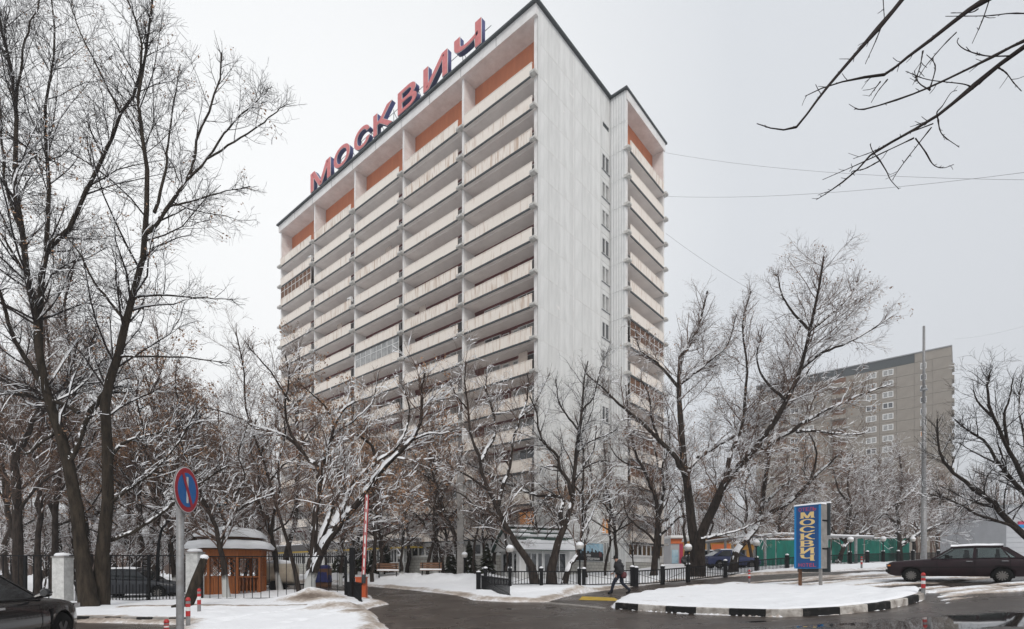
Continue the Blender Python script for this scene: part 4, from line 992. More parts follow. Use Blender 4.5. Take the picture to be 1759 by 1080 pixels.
gtree('big_tree', 'straight thick trunk beside the thickest one, with limbs spreading towards the hotel', 174, 20.6, [
    ([(172, 1052), (176, 960), (181, 880), (184, 800), (181, 720), (180, 680), (194, 640), (206, 600), (216, 555), (226, 512), (240, 450), (254, 385), (254, 320), (248, 260), (241, 215), (237, 150), (250, 80), (262, 0)], 24, 4),
    ([(152, 708), (166, 692), (182, 672), (192, 645)], 12, 12),
    ([(250, 400), (268, 385), (290, 355), (312, 325), (332, 275), (340, 230), (360, 185), (378, 130), (380, 90)], 9, 3),
    ([(320, 310), (356, 272), (385, 230), (411, 200), (440, 175), (455, 150)], 5, 2),
    ([(356, 272), (400, 245), (440, 220), (470, 195), (493, 178)], 4, 2),
    ([(184, 800), (200, 770), (230, 755), (265, 745), (300, 738), (350, 722)], 7, 3),
    ([(226, 512), (260, 507), (310, 508), (360, 512), (400, 514)], 5, 2),
    ([(206, 612), (240, 612), (300, 612), (350, 618), (395, 624)], 5, 2),
    ([(182, 870), (215, 845), (250, 820), (300, 770), (340, 700)], 6, 3),
    ([(184, 930), (230, 912), (270, 885), (310, 858), (345, 830), (390, 800)], 8, 4),
    ([(216, 555), (190, 520), (160, 480), (140, 440), (110, 400)], 6, 3),
    ([(265, 365), (283, 300), (290, 235), (300, 170), (310, 110)], 6, 2),
    ([(290, 355), (330, 345), (380, 330), (430, 320)], 4, 2)],
    2, .25, dens=1.0, l1=.85, snow=1.2, bark='bark_green', twigm='twig_dark', leaf=.06)
gtree('tree', 'dark forked tree standing behind the black car at the far end of the tall fence', 32, 26, [
    ([(34, 995), (31, 900), (27, 800), (27, 772), (15, 755), (4, 742), (-20, 700)], 19, 8),
    ([(27, 775), (42, 760), (56, 724), (66, 695), (62, 650), (75, 590), (60, 500)], 12, 4),
    ([(30, 880), (60, 840), (90, 815), (120, 800)], 7, 3),
    ([(56, 724), (90, 690), (120, 640), (135, 580)], 6, 3)], 3, .4, dens=1.0, snow=1.)
gtree('tree', 'slender tree just left of the white fence pillar behind the black car', 66, 28, [
    ([(64, 995), (66, 930), (70, 860), (64, 790), (75, 700), (85, 600), (70, 500)], 12, 4),
    ([(70, 860), (95, 820), (110, 770), (130, 730)], 6, 3), ([(66, 800), (40, 740), (20, 690)], 6, 3)], 4, .5, leaf=.1)
gtree('tree', 'slender tree rising right behind the white fence pillar', 92, 28, [
    ([(94, 998), (94, 930), (97, 860), (104, 780), (115, 700), (120, 610), (112, 520), (130, 440)], 13, 4),
    ([(97, 860), (120, 820), (150, 780), (165, 740)], 7, 3), ([(104, 780), (80, 730), (70, 680)], 6, 3), ([(115, 700), (145, 640), (165, 560)], 6, 3)], 5, .5, leaf=.12)
gtree('tree', 'thin whitewashed tree forking in front of the wooden gazebo', 387, 24.5, [
    ([(390, 1036), (384, 985), (379, 945), (371, 912), (360, 882), (345, 845), (328, 809), (313, 771), (305, 730)], 13, 4),
    ([(378, 938), (386, 905), (405, 878), (402, 853), (390, 825), (375, 800), (380, 760)], 8, 3),
    ([(405, 878), (425, 866), (450, 855), (472, 848)], 5, 3),
    ([(360, 882), (335, 850), (300, 838), (275, 830)], 5, 2), ([(402, 853), (420, 820), (410, 780), (425, 730)], 4, 2)], 6, .4, bark='bark_wash', snow=1.5)
gtree('tree', 'very thin tall tree leaning left between the gazebo and the snow laden tree', 517, 27, [
    ([(516, 1000), (500, 950), (489, 918), (476, 872), (465, 825), (448, 777), (430, 727), (420, 683), (418, 630), (405, 570)], 8, 3),
    ([(465, 825), (485, 800), (510, 785), (520, 760)], 4, 2), ([(430, 727), (405, 715), (375, 705), (350, 700)], 4, 2), ([(448, 777), (470, 740), (480, 700)], 4, 2)], 7, .4, leaf=.12)
gtree('tree', 'bent tree growing behind the beige tank trailer', 478, 30, [
    ([(482, 1005), (474, 960), (466, 925), (455, 890), (441, 852), (422, 832), (400, 815)], 11, 5),
    ([(466, 925), (470, 885), (480, 850), (478, 800), (490, 740), (470, 680)], 7, 3), ([(441, 852), (445, 810), (430, 770), (440, 720)], 6, 3)], 8, .5, bark='bark_wash', snow=1.4)
gtree('tree', 'snow laden many stemmed tree leaning over the raised red barrier', 537, 25, [
    ([(532, 1012), (535, 965), (540, 915), (545, 860), (550, 805), (535, 793), (522, 780), (500, 755), (478, 742), (450, 735), (420, 725)], 17, 4),
    ([(528, 1010), (536, 985), (547, 958), (566, 925), (592, 890), (624, 855), (648, 818), (673, 788), (710, 755), (726, 718), (722, 680), (730, 640)], 21, 4),
    ([(535, 1000), (538, 962), (560, 900), (580, 847), (592, 823), (575, 800), (562, 772)], 13, 5),
    ([(575, 905), (590, 870), (600, 845), (615, 820), (643, 796), (680, 770), (698, 740), (702, 695), (690, 660)], 13, 4),
    ([(646, 795), (640, 768), (622, 752), (602, 742), (590, 720)], 8, 3),
    ([(550, 805), (558, 785), (566, 762), (576, 728), (590, 704), (610, 690)], 11, 4),
    ([(522, 780), (505, 755), (495, 733), (490, 695), (497, 655), (490, 610)], 8, 3),
    ([(497, 690), (482, 665), (462, 635), (440, 610), (420, 585)], 5, 2),
    ([(576, 728), (560, 700), (540, 680), (515, 660)], 5, 2),
    ([(566, 762), (580, 740), (610, 720), (640, 690), (650, 640)], 5, 2),
    ([(710, 755), (735, 745), (760, 745), (790, 735)], 5, 2)], 9, .35, bark='bark_wash', snow=2.2, dens=.95, leaf=.22, leafsz=.055)
gtree('tree', 'dark tree with a low fork before the block plinth of the hotel', 749, 43, [
    ([(750, 982), (748, 955), (747, 926), (752, 905), (755, 878), (750, 840), (744, 810), (738, 770), (745, 720)], 13, 3),
    ([(745, 928), (738, 915), (724, 893), (710, 880), (697, 872), (672, 852), (650, 846)], 7, 3), ([(752, 870), (765, 840), (775, 805), (770, 760)], 6, 2),
    ([(750, 840), (730, 815), (715, 785), (700, 760)], 5, 2), ([(744, 810), (760, 790), (785, 775), (800, 760)], 4, 2)], 10, .5, bark='bark_wash', leaf=.10, l1=1.2, dens=.8)
gtree('tree', 'dark leaning tree in front of the concrete pole by the hotel', 790, 42, [
    ([(792, 982), (787, 950), (782, 926), (775, 905), (769, 893), (757, 858), (750, 830), (740, 800), (735, 760), (720, 720)], 12, 3),
    ([(757, 858), (770, 830), (790, 800), (795, 760)], 6, 2), ([(769, 893), (790, 870), (810, 860), (830, 840)], 5, 2), ([(750, 830), (730, 815), (700, 800), (680, 795)], 5, 2), ([(740, 800), (752, 770), (760, 730), (750, 690)], 5, 2)], 11, .5, bark='bark_wash', leaf=.08, l1=1.2, dens=.8)
gtree('tree', 'tree leaning strongly left in front of the white kiosk door', 918, 33, [
    ([(921, 990), (912, 972), (902, 956), (887, 933), (875, 912), (864, 897), (853, 870), (842, 845), (830, 820), (825, 792), (818, 770), (809, 750), (805, 705), (798, 660), (800, 620)], 17, 3),
    ([(825, 795), (838, 770), (848, 753), (850, 720), (842, 690), (834, 665), (838, 630)], 8, 3),
    ([(856, 868), (863, 835), (876, 802), (882, 754), (894, 717), (907, 676), (905, 640)], 9, 3),
    ([(864, 897), (840, 878), (815, 868), (795, 850), (775, 842)], 6, 2),
    ([(842, 845), (820, 828), (800, 815), (780, 805), (765, 790)], 6, 2),
    ([(876, 802), (860, 780), (850, 770)], 4, 2), ([(894, 717), (915, 700), (930, 670), (945, 640)], 4, 2), ([(805, 705), (785, 680), (770, 650)], 4, 2)], 12, .4, snow=1.6, leaf=.05)
gtree('tree', 'near black tree leaning right in front of the kiosk window', 949, 32, [
    ([(948, 990), (951, 965), (957, 937), (964, 917), (972, 898), (983, 865), (984, 824), (990, 780), (995, 740), (1000, 705), (1003, 660), (1010, 620)], 19, 3),
    ([(968, 905), (963, 885), (967, 862), (960, 852), (940, 852), (920, 849), (890, 838), (850, 820), (825, 805), (800, 795)], 9, 4),
    ([(982, 850), (975, 825), (961, 803), (958, 780), (935, 763), (925, 735), (923, 712), (910, 680)], 9, 3),
    ([(990, 780), (1010, 760), (1035, 750), (1060, 738)], 5, 2), ([(984, 830), (1000, 808), (1020, 795), (1045, 790)], 5, 2),
    ([(995, 740), (975, 715), (960, 690), (955, 650)], 5, 2), ([(1000, 705), (1020, 680), (1030, 640), (1045, 600)], 4, 2), ([(961, 803), (945, 800), (928, 806)], 5, 3)], 13, .4, bark='bark', snow=1.15, twigm='twig_dark')
gtree('birch_tree', 'slim snow plastered tree leaning right beside the skyline banner', 984, 32.5, [
    ([(968, 990), (978, 972), (987, 960), (994, 940), (1001, 913), (1002, 880), (1000, 850), (1003, 800), (1000, 760), (990, 720)], 12, 3),
    ([(1001, 913), (1012, 895), (1022, 870), (1035, 840), (1048, 800)], 5, 2), ([(1000, 850), (985, 830), (980, 800)], 4, 2), ([(1003, 800), (1020, 770), (1025, 730)], 4, 2)], 14, .3, snow=2.0, dens=.8)
gtree('tree', 'tree before the ribbed hotel wing with its first limbs at window height', 1122, 38, [
    ([(1122, 985), (1124, 965), (1128, 920), (1131, 880), (1124, 850), (1118, 834), (1105, 805), (1090, 770), (1080, 720), (1075, 660)], 14, 3),
    ([(1126, 932), (1110, 915), (1090, 900), (1075, 880), (1070, 850)], 6, 2), ([(1128, 925), (1150, 905), (1165, 890), (1180, 885)], 6, 3),
    ([(1131, 878), (1140, 845), (1138, 800), (1150, 760), (1145, 700)], 7, 2), ([(1105, 805), (1085, 800), (1060, 785), (1045, 760)], 5, 2), ([(1118, 834), (1130, 800), (1120, 750), (1125, 690)], 5, 2)], 15, .5, leaf=.06, l1=1.15, snow=1.3)
gtree('big_tree', 'largest spreading tree with two thick diverging stems behind the low fence', 1198, 34, [
    ([(1196, 985), (1194, 950), (1190, 917), (1184, 865), (1177, 813), (1172, 780), (1169, 716), (1166, 665), (1168, 618), (1185, 590), (1200, 560), (1215, 500)], 24, 4),
    ([(1202, 985), (1200, 940), (1206, 910), (1224, 879), (1243, 832), (1270, 800), (1298, 770), (1329, 727), (1352, 688), (1372, 638), (1391, 568), (1405, 500), (1415, 440)], 24, 3),
    ([(1178, 816), (1168, 800), (1154, 778), (1131, 754), (1103, 727), (1080, 708), (1060, 690), (1035, 665), (1005, 640)], 13, 3),
    ([(1180, 812), (1197, 789), (1236, 762), (1282, 739), (1337, 716), (1360, 690), (1400, 660)], 11, 3),
    ([(1310, 772), (1340, 750), (1375, 731), (1400, 715), (1430, 700), (1480, 677), (1530, 660)], 10, 3),
    ([(1368, 741), (1395, 740), (1430, 744), (1465, 746), (1490, 742)], 6, 3),
    ([(1247, 828), (1250, 800), (1260, 770), (1275, 730), (1280, 680), (1282, 620), (1275, 560), (1290, 500)], 10, 3),
    ([(1166, 665), (1145, 640), (1125, 620), (1100, 600), (1090, 560)], 7, 2),
    ([(1168, 660), (1195, 640), (1225, 615), (1250, 590), (1265, 540)], 6, 2),
    ([(1391, 568), (1420, 545), (1450, 520), (1475, 480)], 6, 2), ([(1372, 638), (1405, 610), (1440, 595), (1490, 570), (1530, 545)], 6, 2),
    ([(1391, 568), (1365, 540), (1345, 510), (1335, 470)], 5, 2), ([(1352, 688), (1320, 660), (1300, 620), (1310, 560)], 6, 2),
    ([(1204, 925), (1240, 918), (1270, 910), (1310, 892)], 6, 3), ([(1131, 754), (1120, 720), (1115, 680), (1100, 650)], 6, 2), ([(1103, 727), (1085, 720), (1060, 722)], 4, 2)],
    16, .35, dens=1.15, snow=1.5, leaf=.07, bark='bark', l1=1.0)
gtree('tree', 'snowy tree leaning right from the low fence towards the green hoarding', 1264, 36, [
    ([(1258, 985), (1263, 955), (1275, 935), (1290, 918), (1305, 890), (1312, 845), (1321, 782), (1337, 727), (1345, 680), (1350, 620), (1375, 560)], 17, 3),
    ([(1306, 893), (1325, 880), (1360, 859), (1391, 828), (1416, 803), (1440, 780)], 11, 4), ([(1316, 862), (1345, 835), (1372, 815)], 6, 3),
    ([(1391, 828), (1402, 790), (1400, 765), (1390, 745)], 5, 2), ([(1345, 680), (1375, 655), (1400, 620), (1430, 590)], 5, 2), ([(1321, 782), (1300, 750), (1290, 710)], 5, 2)], 17, .4, snow=1.8, leaf=.08)
gtree('tree', 'bushy snow covered tree just right of the blue hotel sign before the green hoarding', 1440, 45, [
    ([(1438, 985), (1444, 955), (1452, 935), (1456, 905), (1462, 870), (1455, 830), (1465, 780)], 11, 3),
    ([(1453, 935), (1475, 918), (1494, 905), (1530, 872), (1560, 850)], 6, 2), ([(1452, 930), (1435, 915), (1425, 895), (1415, 860)], 5, 2), ([(1456, 905), (1480, 870), (1500, 830), (1510, 790)], 6, 2),
    ([(1462, 870), (1440, 840), (1430, 800)], 5, 2)], 18, .6, snow=1.5, l1=1.3, dens=1.2)
gtree('tree', 'snow covered tree behind the far end of the green hoarding', 1545, 48, [
    ([(1545, 985), (1546, 945), (1545, 905), (1540, 870), (1550, 830), (1545, 780)], 11, 3), ([(1546, 940), (1575, 920), (1610, 905), (1640, 885)], 6, 2), ([(1545, 905), (1520, 880), (1500, 850)], 6, 2),
    ([(1545, 935), (1600, 905), (1640, 895), (1680, 870)], 6, 2), ([(1540, 870), (1570, 840), (1590, 800)], 5, 2)], 19, .6, snow=1.5, l1=1.3, dens=1.2)
gtree('tree', 'tree at the side of the road beyond the old saloon with bare limbs fanning out', 1800, 24, [
    ([(1800, 1010), (1795, 960), (1778, 935), (1752, 912), (1718, 880), (1700, 860), (1678, 844), (1647, 818), (1622, 793), (1612, 760), (1610, 720)], 18, 3),
    ([(1752, 914), (1735, 902), (1715, 895), (1682, 884), (1650, 868), (1624, 855), (1600, 848)], 7, 3),
    ([(1795, 960), (1785, 900), (1762, 850), (1740, 825), (1715, 797), (1692, 758), (1660, 740), (1640, 720)], 13, 3),
    ([(1790, 920), (1775, 860), (1752, 810), (1731, 765), (1704, 715), (1696, 668), (1700, 640)], 12, 3),
    ([(1704, 715), (1680, 690), (1672, 670)], 5, 2), ([(1715, 797), (1680, 780), (1645, 760)], 4, 2), ([(1731, 765), (1725, 715), (1735, 680), (1740, 650)], 6, 2), ([(1785, 900), (1770, 830), (1760, 760), (1750, 700), (1755, 650)], 9, 2)],
    20, .35, snow=.9, dens=1.0, twigm='twig_dark')

# a tree beside the camera whose hanging branch tips reach into the upper corner
ov = [([(1950, 1180), (1945, 1000), (1938, 700), (1930, 350), (1920, 60), (1905, -160), (1890, -420)], 60, 30),
      ([(1935, 200), (1860, 60), (1790, -40), (1693, 0 - 1), (1650, 28), (1603, 65), (1575, 86), (1547, 107), (1522, 127), (1475, 134), (1423, 147), (1383, 165)], 13, 1.3),
      ([(1920, 60), (1800, -120), (1650, -110), (1552, -2), (1507, 50), (1465, 98), (1423, 147), (1395, 183), (1368, 218), (1335, 222), (1300, 212)], 12, 1.2),
      ([(1930, 300), (1850, 130), (1800, 70), (1759, 80), (1697, 127), (1642, 173), (1605, 202), (1548, 235), (1497, 265), (1467, 297), (1430, 325), (1402, 343)], 13, 1.1),
      ([(1850, 110), (1800, 60), (1759, 70), (1690, 105), (1607, 145), (1550, 168), (1487, 187), (1468, 186)], 7, 1.3)]
ovt = [[(1642, 173), (1645, 190), (1653, 203), (1680, 222)], [(1605, 202), (1623, 227), (1637, 250), (1655, 256), (1673, 250)], [(1548, 235), (1560, 255), (1567, 270), (1582, 287)], [(1548, 235), (1535, 218), (1530, 205)],
       [(1633, 180), (1575, 203), (1530, 228), (1490, 243)], [(1630, 187), (1600, 225), (1575, 258), (1562, 278)], [(1720, 108), (1735, 118), (1748, 135), (1762, 150)], [(1740, 90), (1700, 90), (1665, 80), (1650, 68), (1651, 59)],
       [(1697, 127), (1680, 118), (1617, 110), (1577, 95)], [(1607, 145), (1590, 135), (1582, 124), (1579, 111)], [(1603, 65), (1598, 92), (1590, 119)], [(1790, 20), (1740, 19), (1700, 23), (1627, 24)], [(1712, -20), (1698, 22), (1680, 63)],
       [(1503, -20), (1505, 20), (1507, 50)], [(1502, 60), (1488, 95), (1472, 130)], [(1602, 202), (1560, 222), (1500, 250), (1438, 277)], [(1547, 107), (1530, 128), (1518, 148)], [(1522, 127), (1512, 140), (1503, 152)], [(1605, 145), (1615, 110), (1612, 95), (1600, 83)],
       [(1657, 38), (1635, 60), (1605, 95), (1592, 115)], [(1693, 0), (1680, 6), (1645, 7)], [(1548, 235), (1520, 250), (1497, 255), (1502, 262)], [(1642, 173), (1640, 160), (1650, 148), (1665, 125), (1676, 120)]]
D_o = 7.0; foot = GD(1950, D_o)
def ovl(pts, w0, w1, dz):
    w3 = [np.array(P(x, y, D_o + dz * i)) - np.array(foot) for i, (x, y) in enumerate(pts)]
    c_ = catmull(w3, NL); kn = 1 + .35 * (RNG.random(NL) > .72)
    return c_, .5 * D_o / F_PX * (w0 + (w1 - w0) * np.linspace(0, 1, NL) ** .7) * kn
lb = [ovl(p_, a_, b_, (0, .03, -.05, .05, .02)[i]) for i, (p_, a_, b_) in enumerate(ov)]
lb[0][0][0][2] = -.2
tw = [ovl(p_, 2.4, 1.0, RNG.uniform(-.02, .03)) for p_ in ovt]
# carry each twig to the depth of the branch it leaves
def seat(tws):
    o_ = []
    pts_ = np.concatenate([l[0] for l in lb])
    for c_, r_ in tws:
        d_ = pts_[np.argmin(np.linalg.norm(pts_ - c_[0], axis=1))] - c_[0]
        if np.linalg.norm(d_) < .5: c_ = c_ + np.array([0, d_[1], 0])
        o_.append((c_, r_))
    return o_
tw = seat(tw)
sp_l, sp_r = grow(np.stack([l[0] for l in lb[1:]] + [t_[0] for t_ in tw]), np.stack([l[1] for l in lb[1:]] + [t_[1] for t_ in tw]), np.random.default_rng(5), .10, .3, lambda L_, t: .03 + .10 * (np.sin(t * 91.) > .6), n=3, rr=.8, rmin=.003, rmax=.005, ang=(25, 50), tip=.7)
parts = {'trunk': np_mesh('trunk', *tubes(np.stack([lb[0][0]]), np.stack([lb[0][1]]), 10), M['bark']),
         'branch': np_mesh('branch', *tubes(np.stack([l[0] for l in lb[1:]]), np.stack([l[1] for l in lb[1:]]), 7), M['twig_dark']),
         'crown': np_mesh('crown', *joined([tubes(np.stack([t_[0] for t_ in tw]), np.stack([t_[1] for t_ in tw]), 5), tubes(sp_l, sp_r, 4)]), M['twig_dark'])}
place_tree('roadside_tree', parts, 'bare dark branch tips hanging into the upper corner of the sky', foot)

# free grown trees for the wooded background: five originals, then copies
def wild(seed, H, spread, nl, leaf, snow, dens=.8, r0=.17, fork=.3, **kw):
    rng = np.random.default_rng(seed)
    zs = np.linspace(0, 1, NL)
    tr_ = np.stack([np.cumsum(rng.normal(size=NL)) * .012 * H, np.cumsum(rng.normal(size=NL)) * .012 * H, zs * H * .92], -1); tr_[0] = (0, 0, -.3)
    lb_ = [(tr_, r0 * (1 - .88 * zs))]
    for i in range(nl):
        t = rng.uniform(fork, .85); q = t * (NL - 1); j = int(q); p = tr_[j] * (1 - q + j) + tr_[j + 1] * (q - j)
        az = i * 2.4 + rng.uniform(-.4, .4); el = rng.uniform(.35, 1.1)
        d = np.array([math.cos(az) * math.cos(el), math.sin(az) * math.cos(el), math.sin(el)]); ln = H * spread * (1.2 - t) * rng.uniform(.7, 1.2)
        pts = [p]
        for s_ in range(NL - 1):
            d = d + rng.normal(size=3) * .09 + np.array([0, 0, .035]); d /= np.linalg.norm(d); pts.append(pts[-1] + d * ln / (NL - 1))
        lb_.append((np.array(pts), max(.03, r0 * (1 - .88 * t) * .62) * np.linspace(1, .18, NL)))
    return tree_parts(lb_, rng, dens=dens, leaf=leaf, snow=snow, twig_r=.009, **kw)
WILD = [wild(31, 12, .42, 9, .15, 1.3, bark='bark_wash'), wild(32, 17, .34, 11, .35, .9, leafsz=.07), wild(33, 15, .36, 10, .1, 1.2), wild(34, 7, .5, 9, 0, 1.9, fork=.12, r0=.08, dens=1.0), wild(35, 14, .40, 11, .45, 1.0, leafsz=.07)]
WH = [12, 17, 15, 7, 14]
KIND = ['medium tree with snowy limbs', 'tall tree with some brown leaves', 'tall bare tree with snowy limbs', 'low snow covered tree', 'tree thick with brown seed clusters']
ORD = 'first second third fourth fifth sixth seventh eighth ninth tenth eleventh twelfth thirteenth fourteenth fifteenth sixteenth seventeenth eighteenth nineteenth twentieth twenty-first twenty-second'.split()
def wood(rows, where, group, frm):                   # copies of the originals, told apart by kind and by their order from one end
    seen = {}
    for kind, px, D, H in sorted(rows, key=lambda r_: r_[1]):
        seen[kind] = seen.get(kind, -1) + 1
        p = GD(px, D); s_ = H / WH[kind]
        place_tree('tree', WILD[kind], '%s, %s from %s %s' % (KIND[kind], ORD[seen[kind]], frm, where), p, group=group, rz=random.uniform(0, 6.28), scale=(s_, s_, s_))
wood(((4, 250, 38, 20), (4, 300, 36, 17), (4, 320, 42, 15), (2, 400, 44, 14), (0, 430, 41, 12), (3, 215, 29, 4.5), (3, 270, 31, 4), (4, 100, 31, 14), (4, 30, 30, 13), (0, 180, 38, 12), (3, 75, 29, 4.5), (4, 385, 46, 17), (4, 150, 33, 16), (1, 235, 30, 15), (2, 270, 38, 16), (4, 330, 41, 17), (1, 60, 36, 19), (2, 8, 34, 17), (0, 300, 31, 10), (3, 130, 32, 6), (3, 235, 34, 6.5), (0, 40, 42, 12), (1, 120, 45, 20), (4, 195, 47, 20),
                       (2, 262, 50, 18), (0, 370, 52, 15), (1, 418, 48, 15), (3, 300, 44, 7), (3, 350, 47, 6.5), (3, 60, 46, 7), (3, 10, 40, 6.5), (3, 180, 43, 7), (2, 440, 60, 16), (0, 330, 64, 14), (1, 230, 68, 20), (2, 150, 66, 18), (4, 80, 62, 20),
                       (0, 10, 58, 15), (3, 410, 42, 6.5), (3, 455, 44, 6), (4, 232, 34, 13), (2, 345, 39, 13), (3, 260, 56, 8), (3, 120, 58, 8), (3, 380, 60, 8), (3, 40, 70, 9), (3, 320, 74, 9), (3, 200, 76, 9)), 'behind the tall fence', 'trees behind the tall fence', 'the black car')
wood(((1, 650, 44, 14.5), (4, 760, 43, 14), (0, 850, 44, 13), (1, 965, 43, 12.5), (4, 530, 34, 11.5), (0, 585, 36, 9.5), (4, 470, 36, 13), (0, 690, 40, 9), (4, 735, 41, 12.5), (0, 770, 45, 11), (4, 815, 40, 10.5), (0, 870, 38, 8), (3, 760, 42, 5), (3, 590, 40, 5), (0, 930, 39, 9), (3, 1090, 44, 6), (4, 1040, 43, 10), (4, 492, 40, 19), (4, 610, 41, 15), (1, 565, 44, 12), (0, 655, 40, 11), (4, 700, 46, 15), (3, 660, 43, 7), (0, 610, 47, 11), (1, 450, 44, 13), (3, 540, 40, 7), (4, 640, 38, 13), (0, 830, 42, 10), (1, 1010, 40, 12), (0, 1060, 42, 11.5)), 'before the hotel front', 'trees before the hotel front', 'the gazebo')
wood(((0, 1130, 46, 13), (2, 1180, 52, 15), (1, 1225, 50, 13), (4, 1290, 50, 13), (0, 1335, 52, 12), (4, 1370, 56, 15), (3, 1400, 52, 9), (3, 1480, 52, 9), (3, 1345, 56, 8), (0, 1425, 60, 13), (0, 1500, 62, 13), (3, 1520, 58, 10), (3, 1590, 55, 9),
                       (0, 1570, 66, 13), (2, 1460, 72, 15), (3, 1640, 60, 9), (0, 1680, 72, 13), (3, 1720, 80, 10), (0, 1650, 90, 15), (2, 1540, 84, 16), (3, 1250, 56, 8), (3, 1300, 60, 9), (3, 1200, 58, 8), (0, 1610, 78, 14), (3, 1690, 62, 8), (3, 1560, 75, 11), (3, 1450, 48, 6.5), (0, 1395, 76, 16), (3, 1480, 88, 13), (3, 1750, 95, 12)), 'beyond the green hoarding', 'trees beyond the green hoarding', 'the hotel')
print('tree triangles', TRI)

# ------------------------------------------------------------------ fences, gate, barrier
D_F = 23.7
def tall_fence(label, px0, px1, step, pw, half=False, top=2.14, gate=False):
    a_, b_ = GD(px0, D_F), GD(px1, D_F)
    t = thing('metal_gate' if gate else 'metal_fence', label, 'gate' if gate else 'fence', a_)
    L_ = b_.x - a_.x; zb = .12; dz = b_.z - a_.z
    t.location.z = 0
    za, zb_ = a_.z + .10, b_.z + .10
    def slope(x): return za + (zb_ - za) * x / L_
    for zz, nm in ((None, 'bottom_rail'), (top, 'top_rail')):
        m_ = MB(); z0 = za if zz is None else zz; z1 = zb_ if zz is None else zz
        m_.prism([(0, -.025, z0), (L_, -.025, z1), (L_, -.025, z1 + .05), (0, -.025, z0 + .05)], (0, .05, 0)); m_.build(nm, M['black'], t)
    n_ = int(round(L_ / step)); pk_ = MB().box(-pw / 2, pw / 2, -pw / 2, pw / 2, 0, 1).mesh('picket', M['black'])
    for i in range(1, n_):
        x = L_ * i / n_; inst('picket', pk_, t, (x, 0, slope(x) + .01), scale=(1, 1, top - slope(x)))
        if half and i > 3: inst('picket', pk_, t, (x - L_ / n_ / 2, 0, slope(x) - .0), scale=(.8, .8, .72))
    pt = MB().box(-.05, .05, -.05, .05, -.25, 1).mesh('post', M['black'])
    for x in ([0, L_] if gate else [L_ * .33, L_ * .66]):
        inst('post', pt, t, (x, 0, slope(x) - .05), scale=(1, 1, top + .05 - slope(x)))
    return t
tall_fence('tall black picket fence running behind the parked black car', -60, 97, .34, .03)
tall_fence('tall black picket fence between the two white pillars', 119, 326, .30, .03, True)
tall_fence('closed black gate leaf of thin bars before the gazebo and snow laden tree', 346, 594, .385, .022, gate=True, top=2.10)
def pillar(px, label, ht):
    p = GD(px, D_F); t = thing('fence_pillar', label, 'pillar', p, group='white fence pillars')
    MB().box(-.26, .26, -.26, .26, -.3, ht).build('shaft', M['whitewash'], t); MB().box(-.29, .29, -.29, .29, ht, ht + .07).build('cap', M['concrete'], t)
    MB().lathe([(.30, 0), (.31, .06), (.24, .13), (.05, .16)], (0, 0, ht + .07), 8).build('snow_cap', M['snow_cap'], t, True)
pillar(108, 'white square pillar standing behind the parked black car', 2.05); pillar(335, 'white square pillar at the gazebo end of the tall fence', 2.15)
p = GD(605, 23.6); t = thing('gate_post', 'tall black steel gate post beside the raised barrier', 'post', p)
MB().box(-.10, .10, -.10, .10, -.2, 2.3).build('shaft', M['black'], t); MB().box(-.24, -.10, -.03, .03, 1.6, 1.7).box(-.24, -.10, -.03, .03, .4, .5).build('hinge', M['black'], t)
p = GD(602, 22.6); t = thing('bollard_post', 'short stout black post in front of the tall black gate post', 'post', p)
MB().box(-.11, .11, -.11, .11, -.2, .80).box(-.125, .125, -.125, .125, .80, .84).build('shaft', M['black'], t)
# barrier
p = GD(621, 23.2); t = thing('barrier', 'raised red and white road barrier with orange cabinet', 'barrier', p)
MB().box(-.22, .22, -.16, .16, -.05, .98).box(-.24, .24, -.18, .18, .98, 1.02).build('cabinet', mat('barrier_orange', (.50, .085, .02), .5, noise=.15, nscale=4), t)
arm = Vector((.14, -.20, .75)); tip = Vector((.30, -.20, 4.55)); n_ = 12
am = MB(); am.cyl(arm, arm.lerp(tip, .1), .09, k=8); am.build('arm_clamp', M['coping'], t)
for i in range(n_):
    a_, b_ = arm.lerp(tip, .08 + .92 * i / n_), arm.lerp(tip, .08 + .92 * (i + 1) / n_)
    MB().cyl(a_, b_, .055, k=6).build('arm_section', M['white'], t)
am = MB(); am.prism([arm + Vector((-.075, .03, .25)), arm + Vector((-.045, .03, .25)), tip + Vector((-.045, .03, 0)), tip + Vector((-.075, .03, 0))], (0, -.07, 0)); am.prism([arm + Vector((.045, .03, .25)), arm + Vector((.075, .03, .25)), tip + Vector((.075, .03, 0)), tip + Vector((.045, .03, 0))], (0, -.07, 0)); am.build('red_edging', M['red'], t)
mk2 = MB().box(-.02, .02, -.066, -.058, -.07, .07).mesh('red_mark', M['red'])
for i in range(7): inst('red_mark', mk2, t, tuple(arm.lerp(tip, .17 + .13 * i)))
